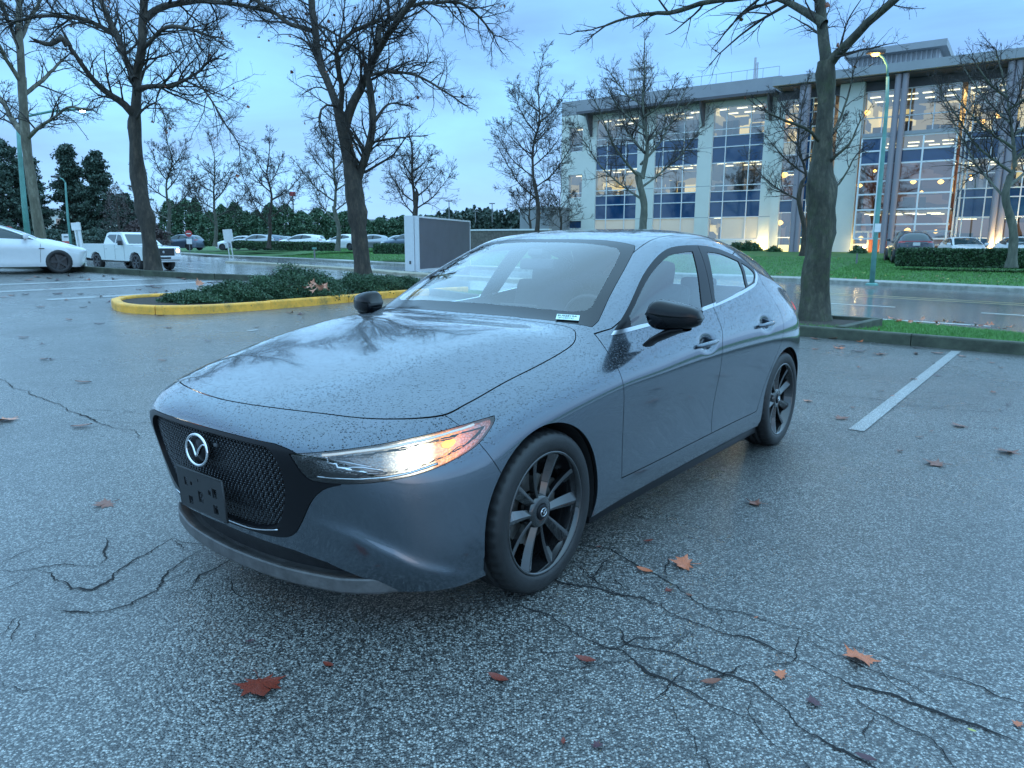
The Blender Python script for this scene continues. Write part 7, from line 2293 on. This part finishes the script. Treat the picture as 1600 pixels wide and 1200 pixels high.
def make_car(name, label, kind, paint, group=None, pieces=None, wheelp=GREYW, grille=True, r=.325):
    pc = pieces or PCS; w = warp_car(kind)
    t = thing(name, label, 'car', group=group)
    def B(key, nm, mat, off=0, th=0.0):
        s = both(pc[key]).offset(off); s = Soup(w(s.P), s.N); return s.build(nm, mat, t, th)
    B('S', 'body', paint); B('D', 'side_window', DGLASS, -.004); B('P', 'pillar', GLOSSBLK); B('W', 'windshield', DGLASS); B('R', 'rear_window', DGLASS)
    B('L', 'headlight', LAMPG); B('T', 'tail_light', TAILR); B('I', 'lower_grille', MATBLK)
    B('S', 'underside', DARK, -.03)
    for s_ in (1, -1):
        p = w(np.array([-.80, .93 * s_, 1.03]))
        MB().box(tuple(p), (.12, .20, .12), bev=.03).box((p[0], p[1] - .10 * s_, p[2] - .07), (.06, .12, .03)).build('mirror', paint, t, auto=50)
    simple_wheels(t, w, wheelp, r=r)
    return t
def place_v(t, loc, heading):
    t.location = tuple(loc); t.rotation_euler = (0, 0, heading)
def tcopy(src, label, name=None):
    c = copy_tree(src); c['label'] = label; return c
# white sedan on the left, side on
PC3 = soup_pieces(3)
ws = make_car('white_sedan', 'white electric sedan parked side on at the left edge of the lot', 'sedan', PW, None, PC3, simple('aero_wheel', (.035, .036, .04), .35), r=.334)
hd = math.radians(40)
gp = G(88, 427, zl)
side = np.array([math.sin(hd), -math.cos(hd), 0])
place_v(ws, (gp[0] - side[0] * .80, gp[1] - side[1] * .80, gp[2] - .01), hd)
w_ = warp_car('sedan')
def thin(pts, r_, nm, mat, par): MB().tube([tuple(w_(np.array(p))) for p in pts], r_, 5).build(nm, mat, par)
for s_ in (1, -1):
    thin([(-.50, .884 * s_, .85), (-.53, .892 * s_, .60), (-.55, .884 * s_, .32)], .004, 'door_seam', DARK, ws)
    thin([(-1.66, .878 * s_, .85), (-1.60, .892 * s_, .60), (-1.56, .88 * s_, .32)], .004, 'door_seam', DARK, ws)
    MB().box((-.30, .90 * s_, .70), (.13, .012, .022)).build('side_repeater', GLOSSBLK, ws)

# white pickup on the road, headlights on
def pickup():
    t = thing('pickup_truck', 'white crew cab pickup truck with headlights on, driving behind the left kerb tree', 'pickup truck')
    HW = .98
    def shell(prof, y0, y1, ytop=None, ztop=None, name='x', mat=PW, bev=.03):
        """side profile polygon (x,z) extruded across, tapered inwards above ztop"""
        n = len(prof); vs = []
        for s in (-1, 1):
            for (x, z) in prof:
                y = y1 if (ztop is None or z < ztop[0]) else y1 + (ytop - y1) * min(1, (z - ztop[0]) / (ztop[1] - ztop[0]))
                vs.append((x, s * y, z))
        fs = [tuple(range(n)), tuple(range(2 * n - 1, n - 1, -1))] + [(i, n + i, n + (i + 1) % n, (i + 1) % n) for i in range(n)]
        bm = bmesh.new(); vv = [bm.verts.new(v) for v in vs]
        for f in fs: bm.faces.new([vv[i] for i in f])
        bmesh.ops.recalc_face_normals(bm, faces=bm.faces)
        if bev: bmesh.ops.bevel(bm, geom=[e for e in bm.edges if e.calc_face_angle(0) > .5], offset=bev, segments=2, affect='EDGES', clamp_overlap=True)
        return MB().bm(bm).build(name, mat, t, auto=35)
    def arch(cx, r, a0, a1, n=8): return [(cx + r * math.cos(a), .42 + r * math.sin(a)) for a in np.linspace(a0, a1, n)]
    R_f, R_r = 0.0, -3.68
    body = [(.86, .50), (.90, .72), (.90, 1.12), (.80, 1.20), (-.70, 1.27), (-.70, 1.30), (-2.90, 1.30), (-2.90, 1.34), (-4.98, 1.34), (-5.02, .62), (-4.30, .58)] + arch(R_r, .50, .25, math.pi - .25)[0:0] + [(-4.20, .55), (-4.13, .68), (-3.98, .84), (-3.68, .92), (-3.38, .84), (-3.22, .68), (-3.15, .50), (-.55, .46), (-.47, .68), (-.30, .86), (0, .93), (.30, .86), (.46, .68), (.52, .50)]
    shell(body, 0, HW, None, None, 'body')
    cab = [(-.60, 1.28), (-.72, 1.32), (-1.38, 1.86), (-1.60, 1.92), (-2.62, 1.92), (-2.80, 1.86), (-2.90, 1.29)]
    shell(cab, 0, HW - .03, .74, (1.28, 1.92), 'cab', PW, .03)
    # windows follow the tapered cab side
    def ys(z, o=.012): return (HW - .03) + (.74 - (HW - .03)) * max(0, (z - 1.28) / .64) + o
    for s in (-1, 1):
        for q in ([(-.98, 1.36), (-1.46, 1.78), (-1.72, 1.80), (-1.74, 1.36)], [(-1.84, 1.36), (-1.82, 1.80), (-2.52, 1.80), (-2.66, 1.70), (-2.70, 1.36)]):
            fr = mesh_obj('side_window', [(x, s * ys(z), z) for x, z in q], [(0, 1, 2, 3) if s < 0 else (3, 2, 1, 0)], DGLASS, t)
    def wsx(z): return -.72 - (z - 1.32) / .54 * .66
    mesh_obj('windshield', [(wsx(1.36) + .03, -.80, 1.36), (wsx(1.36) + .03, .80, 1.36), (wsx(1.82) + .03, .66, 1.82), (wsx(1.82) + .03, -.66, 1.82)], [(0, 1, 2, 3)], DGLASS, t)
    mesh_obj('rear_window', [(-2.885, -.70, 1.42), (-2.885, .70, 1.42), (-2.86, .60, 1.74), (-2.86, -.60, 1.74)], [(3, 2, 1, 0)], DGLASS, t)
    MB().box((-3.95, 0, 1.33), (1.95, 1.60, .05)).build('bed_cover', MATBLK, t)
    gr = MB().box((.90, 0, .93), (.06, 1.22, .36), bev=.02).build('grille', MATBLK, t)
    for z in (.84, .93, 1.02): MB().box((.936, 0, z), (.02, 1.12, .03)).build('grille_bar', GREYPLA, gr)
    mesh_ = MB().lathe([(.0005, .955), (.06, .95), (.06, .93)], 'x', c=(0, 0, .93), k=16).build('grille_badge', SATIN, gr)
    MB().box((.95, 0, .63), (.20, 1.92, .20), bev=.04).box((.90, 0, .47), (.14, 1.7, .10), bev=.03).build('front_bumper', PW, t, auto=40)
    MB().box((1.055, 0, .63), (.02, .60, .10)).build('bumper_slot', MATBLK, t)
    MB().box((-5.05, 0, .62), (.14, 1.8, .18), bev=.03).build('rear_bumper', SATIN, t, auto=40)
    HL = simple('truck_lamp_glow', (1, .85, .5), .3, emis=(1, .60, .16), estr=2.6)
    for s in (-1, 1):
        MB().box((.885, s * .80, .98), (.08, .30, .26), bev=.03).build('headlight', LAMPG, t, auto=40)
        MB().lathe([(.0005, .945), (.085, .935), (.10, .925)], 'x', c=(0, s * .80, .99), k=16).build('headlamp_bulb', HL, t)
        MB().box((-5.0, s * .90, 1.0), (.06, .16, .34), bev=.02).build('tail_light', TAILR, t)
        MB().box((-1.05, s * 1.10, 1.38), (.14, .20, .24), bev=.04).box((-1.05, s * 1.0, 1.32), (.06, .14, .05)).build('mirror', MATBLK, t, auto=50)
        for x in (-1.78, -.92, -2.78):
            MB().tube([(x, s * (HW + .001), .55), (x, s * (HW + .001), 1.27)], .006, 4).build('door_seam', DARK, t)
        for x in (-1.66, -2.62):
            MB().box((x, s * (HW + .015), 1.10), (.18, .03, .035), bev=.01).build('handle', PW, t)
        MB().box((-1.8, s * .93, .44), (2.3, .14, .05)).build('side_step', MATBLK, t)
        for xi in (0, -3.68):
            wh = thing('wheel', None, None); wh.parent = t; wh.location = (xi, 0, .41); wh.rotation_euler = (0, 0, 0 if s > 0 else math.pi); wh.scale = (1.26, 1.08, 1.26)
            MB().lathe([(.215, .85), (.235, .885), (.30, .885), (.325, .86), (.325, .67), (.30, .65), (.2, .65)], 'y', k=28).build('tyre', RUBBER, wh, auto=50)
            m_ = MB().lathe([(.0005, .80), (.2, .80), (.22, .86), (.225, .872)], 'y', k=28)
            for q in range(6):
                a = q * math.pi / 3; m_.box((.12 * math.cos(a), .85, .12 * math.sin(a)), (.2, .03, .05), ry=-a)
            m_.build('rim', GREYW, wh)
    MB().box((-2.1, 0, .62), (5.6, 1.7, .35)).build('chassis', DARK, t)
    return t
tk = pickup()
hdt = math.radians(-33)
gp = G(224, 422.5, zr)
gp = CAM + (gp - CAM) * 1.0
place_v(tk, (gp[0] + .4, gp[1] + .35, zr(gp[0], gp[1])), hdt)

# cars parked across the road
SUVt = make_car('parked_suv', 'dark suv with its rear to the road, parked behind the right hedge', 'suv', PDK, 'cars parked in front of the office', r=.37)
a = at(1426, 415, 39); place_v(SUVt, (a[0], a[1], .42), math.radians(70))
# its hind quarters face the camera: shift so that the tail sits at that spot
SUVt.location = (a[0] + math.cos(math.radians(70)) * 3.2, a[1] + math.sin(math.radians(70)) * 3.2, .45)
MB().box((-3.73, 0, .98), (.02, .34, .16)).build('licence_plate', simple('plate_white', (.55, .57, .6), .5), SUVt)
MB().box((-3.70, 0, 1.12), (.02, 1.35, .04)).build('light_bar', TAILR, SUVt)
wc = make_car('parked_car', 'white car parked right of the dark suv behind the right hedge', 'sedan', PW, 'cars parked in front of the office')
a = at(1514, 412, 40.5); wc.location = (a[0], a[1], .42); wc.rotation_euler = (0, 0, math.radians(-106))
c2 = tcopy(wc, 'white car partly cut by the right edge of the picture behind the hedge'); a = at(1612, 412, 38); c2.location = (a[0], a[1], .42)
fw = make_car('parked_car', 'white sedan parked side on behind the clipped hedge in the far car park', 'sedan', PW, 'cars in the far car park')
fs_ = make_car('parked_car', 'silver hatchback parked in the far car park', 'hatch', PSV, 'cars in the far car park')
fd_ = make_car('parked_car', 'dark hatchback parked in the far car park', 'hatch', PBL, 'cars in the far car park')
def far_put(o, px, py, Y, h):
    a = at(px, py, Y); o.location = (a[0], a[1], a[2]); o.rotation_euler = (0, 0, math.radians(h))
far_put(fw, 446, 391.5, 66, 175)
far_put(fs_, 372, 390, 70, 200)
far_put(fd_, 398, 390, 72, 165)
for src, px, Y, h, lab in ((fw, 520, 68, 150, 'white car nose on right of another white sedan in the far car park'), (fs_, 421, 76, 170, 'silver car seen between two trees in the far car park'), (fd_, 443, 80, 150, 'dark car in the second row of the far car park'),
                           (fs_, 551, 68, 205, 'silver car just left of the forked tree trunk in the far car park'), (fd_, 612, 66, 160, 'dark car left of the blank grey sign'), (fw, 636, 72, 165, 'white car mostly hidden by the blank grey sign'),
                           (fs_, 594, 72, 195, 'silver car right of the forked tree trunk in the far car park'), (fw, 352, 74, 190, 'pale car at the left end of the far car park'), (fd_, 262, 68, 170, 'dark car seen above the pickup truck bonnet')):
    c = tcopy(src, lab); far_put(c, px, 391, Y, h)
fs_['label'] = 'silver hatchback behind the white leaning sign back in the far car park'
fd_['label'] = 'dark blue grey hatchback between the sign back and the white sedan'

# ------------------------------------------------------------------ signs, posts and lamps
SG = simple('sign_pale_frame', (.55, .57, .60), .5, var=.05)
SP = simple('sign_grey_panel', (.105, .105, .125), .55, var=.12, vscale=1.2)
sg = thing('blank_sign', 'large blank grey sign slab with pale frame beside the road, left of the car roof', 'sign')
A0, A1 = at(652, 421, 37.0), at(733, 417, 44.5); zt0 = at(652, 337, 37.0)[2]
A0[2] = zr(A0[0], A0[1]) + .1
d = A1 - A0; d[2] = 0; Ls = np.linalg.norm(d); d /= Ls; nn = np.array([d[1], -d[0], 0])
sg.location = A0; sg.rotation_euler = (0, 0, math.atan2(d[1], d[0]))
H = zt0 - A0[2]
MB().box((Ls / 2, -.03, H / 2), (Ls - .16, .10, H - .18)).build('panel', SP, sg)
f_ = MB().box((Ls / 2, .0, H - .05), (Ls, .22, .09)).box((Ls / 2, 0, .045), (Ls, .22, .09)).box((.045, 0, H / 2), (.09, .22, H - .19)).box((Ls - .045, 0, H / 2), (.09, .22, H - .19)); f_.build('frame', SG, sg)
MB().box((.02, .38, H / 2), (.14, .50, H)).build('side_post', SG, sg)
MB().box((-.055, .35, .42), (.01, .10, .16)).build('access_hatch', GREYPLA, sg)

def post(label, px, y0, y1, Y, r, mat, name='post', cat='post', group=None):
    b = at(px, y0, Y); h = at(px, y1, Y)[2] - b[2]
    t = thing(name, label, cat, b, group=group); MB().tube([(0, 0, -.3), (0, 0, h)], r, 8).build('post', mat, t); return t, h
WP = simple('white_post', (.62, .64, .64), .5, var=.1)
GP = simple('green_pole', (.10, .27, .24), .45, var=.25, vscale=3)
DP = simple('grey_pole', (.16, .17, .18), .5)
# leaning sign back on the median nose
t, h = post('white sign back on two leaning pale posts at the end of the road median', 364.5, 404, 358, 62, .05, WP, 'road_sign', 'sign')
MB().box((-.12, -.05, h - .50), (.74, .03, 1.0), rz=.3).build('sign_plate', WP, t); MB().tube([(-.28, 0, -.2), (-.30, 0, h - .2)], .04, 6).build('post', WP, t)
t.rotation_euler = (0, math.radians(-5), 0)
# edge-on white posts by the kerb
t, h = post('pair of leaning white posts of an edge on sign beside the white sedan nose', 134, 419, 347, 22.2, .045, WP, 'edge_on_sign', 'sign')
MB().box((-.10, 0, h * .5 - .02), (.03, .12, h)).box((-.05, -.04, h - .12), (.26, .05, .22)).build('sign_edge', WP, t); t.rotation_euler = (0, math.radians(-4), 0)
# for-let board
t, h = post('small white board with a red lower half on a post at the left', 101, 392, 366, 58, .04, DP, 'notice_board', 'sign')
MB().box((.22, -.05, h - .25), (.58, .03, .55)).build('board', WP, t); MB().box((.22, -.07, h - .72), (.58, .03, .36)).build('board_lower', simple('red_board', (.50, .10, .08), .5), t)
MB().box((.26, -.075, h - .20), (.34, .01, .08)).build('lettering_band', INK, t)
RED = simple('sign_red', (.36, .04, .045), .5)
for px, y0, y1, Y, lab in ((296.5, 388, 363, 60, 'red and white no entry sign right of the pickup truck'), (17.5, 392, 357, 50, 'small red and white no entry sign above the white sedan roof')):
    t, h = post(lab, px, y0, y1, Y, .035, DP, 'no_entry_sign', 'sign')
    MB().lathe([(.0005, -.03), (.26, -.03), (.26, 0), (.0005, 0)], 'y', c=(0, -.04, h - .1), k=20).build('disc', RED, t)
    MB().box((0, -.085, h - .1), (.34, .02, .08)).build('bar', WP, t); MB().box((0, -.06, h - .72), (.40, .02, .42)).build('plate', WP, t)
    t.rotation_euler = (0, 0, math.atan2(-at(px, 370, Y)[0], Y) * 1.0)
# green lamp column right
def lamp_post(label, pts, Y, r0, arm, head, lit, mat=GP, dY=0):
    P = [at(px, py, Y) for px, py in pts]; b = P[0]
    t = thing('street_lamp', label, 'street lamp', b)
    MB().tube([tuple(p - b) for p in P], [r0 * (1 - .45 * i / (len(P) - 1)) for i in range(len(P))], 12).build('pole', mat, t, True)
    Aq = [P[-1] - b] + [at(px, py, Y + dY * (k + 1) / len(arm)) - b for k, (px, py) in enumerate(arm)]
    MB().tube([tuple(p) for p in Aq], r0 * .42, 8).build('arm', mat, t, True)
    hp = at(head[0], head[1], Y + dY) - b
    MB().box(tuple(hp), (.62, .28, .14), bev=.05).build('lamp_head', GREYPLA, t, auto=50)
    MB().lathe([(.0005, -.09), (.10, -.07), (.15, 0)], 'z', c=tuple(hp + np.array([0, 0, -.06])), k=16).build('lamp_bulb', lit, t, True)
    return t, hp
SODIUM = simple('sodium_lamp', (1, .7, .3), .4, emis=(1, .46, .07), estr=3.5)
COOLL = simple('pale_lamp', (1, .9, .8), .4, emis=(1, .88, .74), estr=4)
t, hp = lamp_post('green lamp column with a glowing amber lamp before the office, small plate on its pole', [(1362, 446), (1369, 360), (1378, 260), (1386, 160), (1387, 120)], 27.4, .095, [(1386, 102), (1380, 90), (1372, 84)], (1368, 81), SODIUM)
pb_ = at(1371, 356, 27.2) - np.array(t.location); MB().box((pb_[0], pb_[1] - .02, pb_[2]), (.22, .02, .30)).build('number_plate', WP, t)
MB().lathe([(.22, 0), (.22, .05), (.14, .10)], 'z', k=12).build('base', GP, t)
ld = bpy.data.lights.new('sodium', 'POINT'); ld.energy = 15; ld.color = (1, .6, .22); ld.shadow_soft_size = .15
lo = bpy.data.objects.new('light', ld); COL.objects.link(lo); lo.parent = t; lo.location = tuple(hp + np.array([0, 0, -.4]))
lamp_post('green lamp column at the left with a long arm and pale lit lamp', [(46, 392), (38, 320), (31, 240), (28, 200)], 40, .16, [(40, 182), (80, 174), (118, 171)], (129, 171), COOLL)
lamp_post('thin green lamp column in front of the dark pines', [(112, 392), (106, 340), (103, 300), (102, 285)], 56, .10, [(98, 280), (90, 276)], (87, 276), simple('unlit_lamp', (.5, .5, .5), .4))
for px, y0, y1, Y, lab in ((702, 352, 314, 150, 'distant twin headed light pole above the blank sign'), (769, 345, 318, 170, 'distant light pole above the wooded rise'), (743, 345, 330, 170, 'distant short pole with a crossarm over the wooded rise'), (461, 380, 303, 95, 'tall thin mast with a reddish box above the evergreen row'), (237, 380, 312, 90, 'thin pole rising behind the left kerb tree')):
    t, h = post(lab, px, y0, y1, Y, .09, DP, 'light_pole', 'pole'); MB().box((0, 0, h), (1.3 if 'red' not in lab else .7, .4, .22 if 'red' not in lab else .5)).build('head', RED if 'reddish' in lab else DP, t)
t, h = post('small dark bollard light on the lawn below the white sedan', 491.5, 397, 388, 46, .05, DP, 'bollard', 'bollard'); MB().box((0, 0, h), (.22, .22, .12)).build('cap', GP, t)
t, h = post('dark marker post before the office door', 1338.5, 408, 396, 40, .05, DP, 'marker_post', 'post')
# low pale buildings far off
def shed(label, px, pyb, pyt, wpx, Y, lit):
    b = at(px, pyb, Y); h = at(px, pyt, Y)[2] - b[2]; w = wpx / FPX * Y
    t = thing('distant_building', label, 'building', b); MB().box((0, 0, h / 2 - .5), (w, 12, h + 1)).build('wall', WALLW, t)
    for k in range(5): MB().box((-w * .4 + k * w * .2, -6.02, h * .45), (w * .09, .04, h * .3)).build('window', ROOMW if k in lit else DGLASS, t)
    MB().box((0, 0, h + .1), (w + 1, 13, .3)).build('roof', GREYC, t)
shed('pale low building glimpsed under the dark pines at the left', 135, 362, 332, 100, 105, (2, 3))
shed('pale low building behind the forked tree', 590, 372, 347, 110, 130, ())
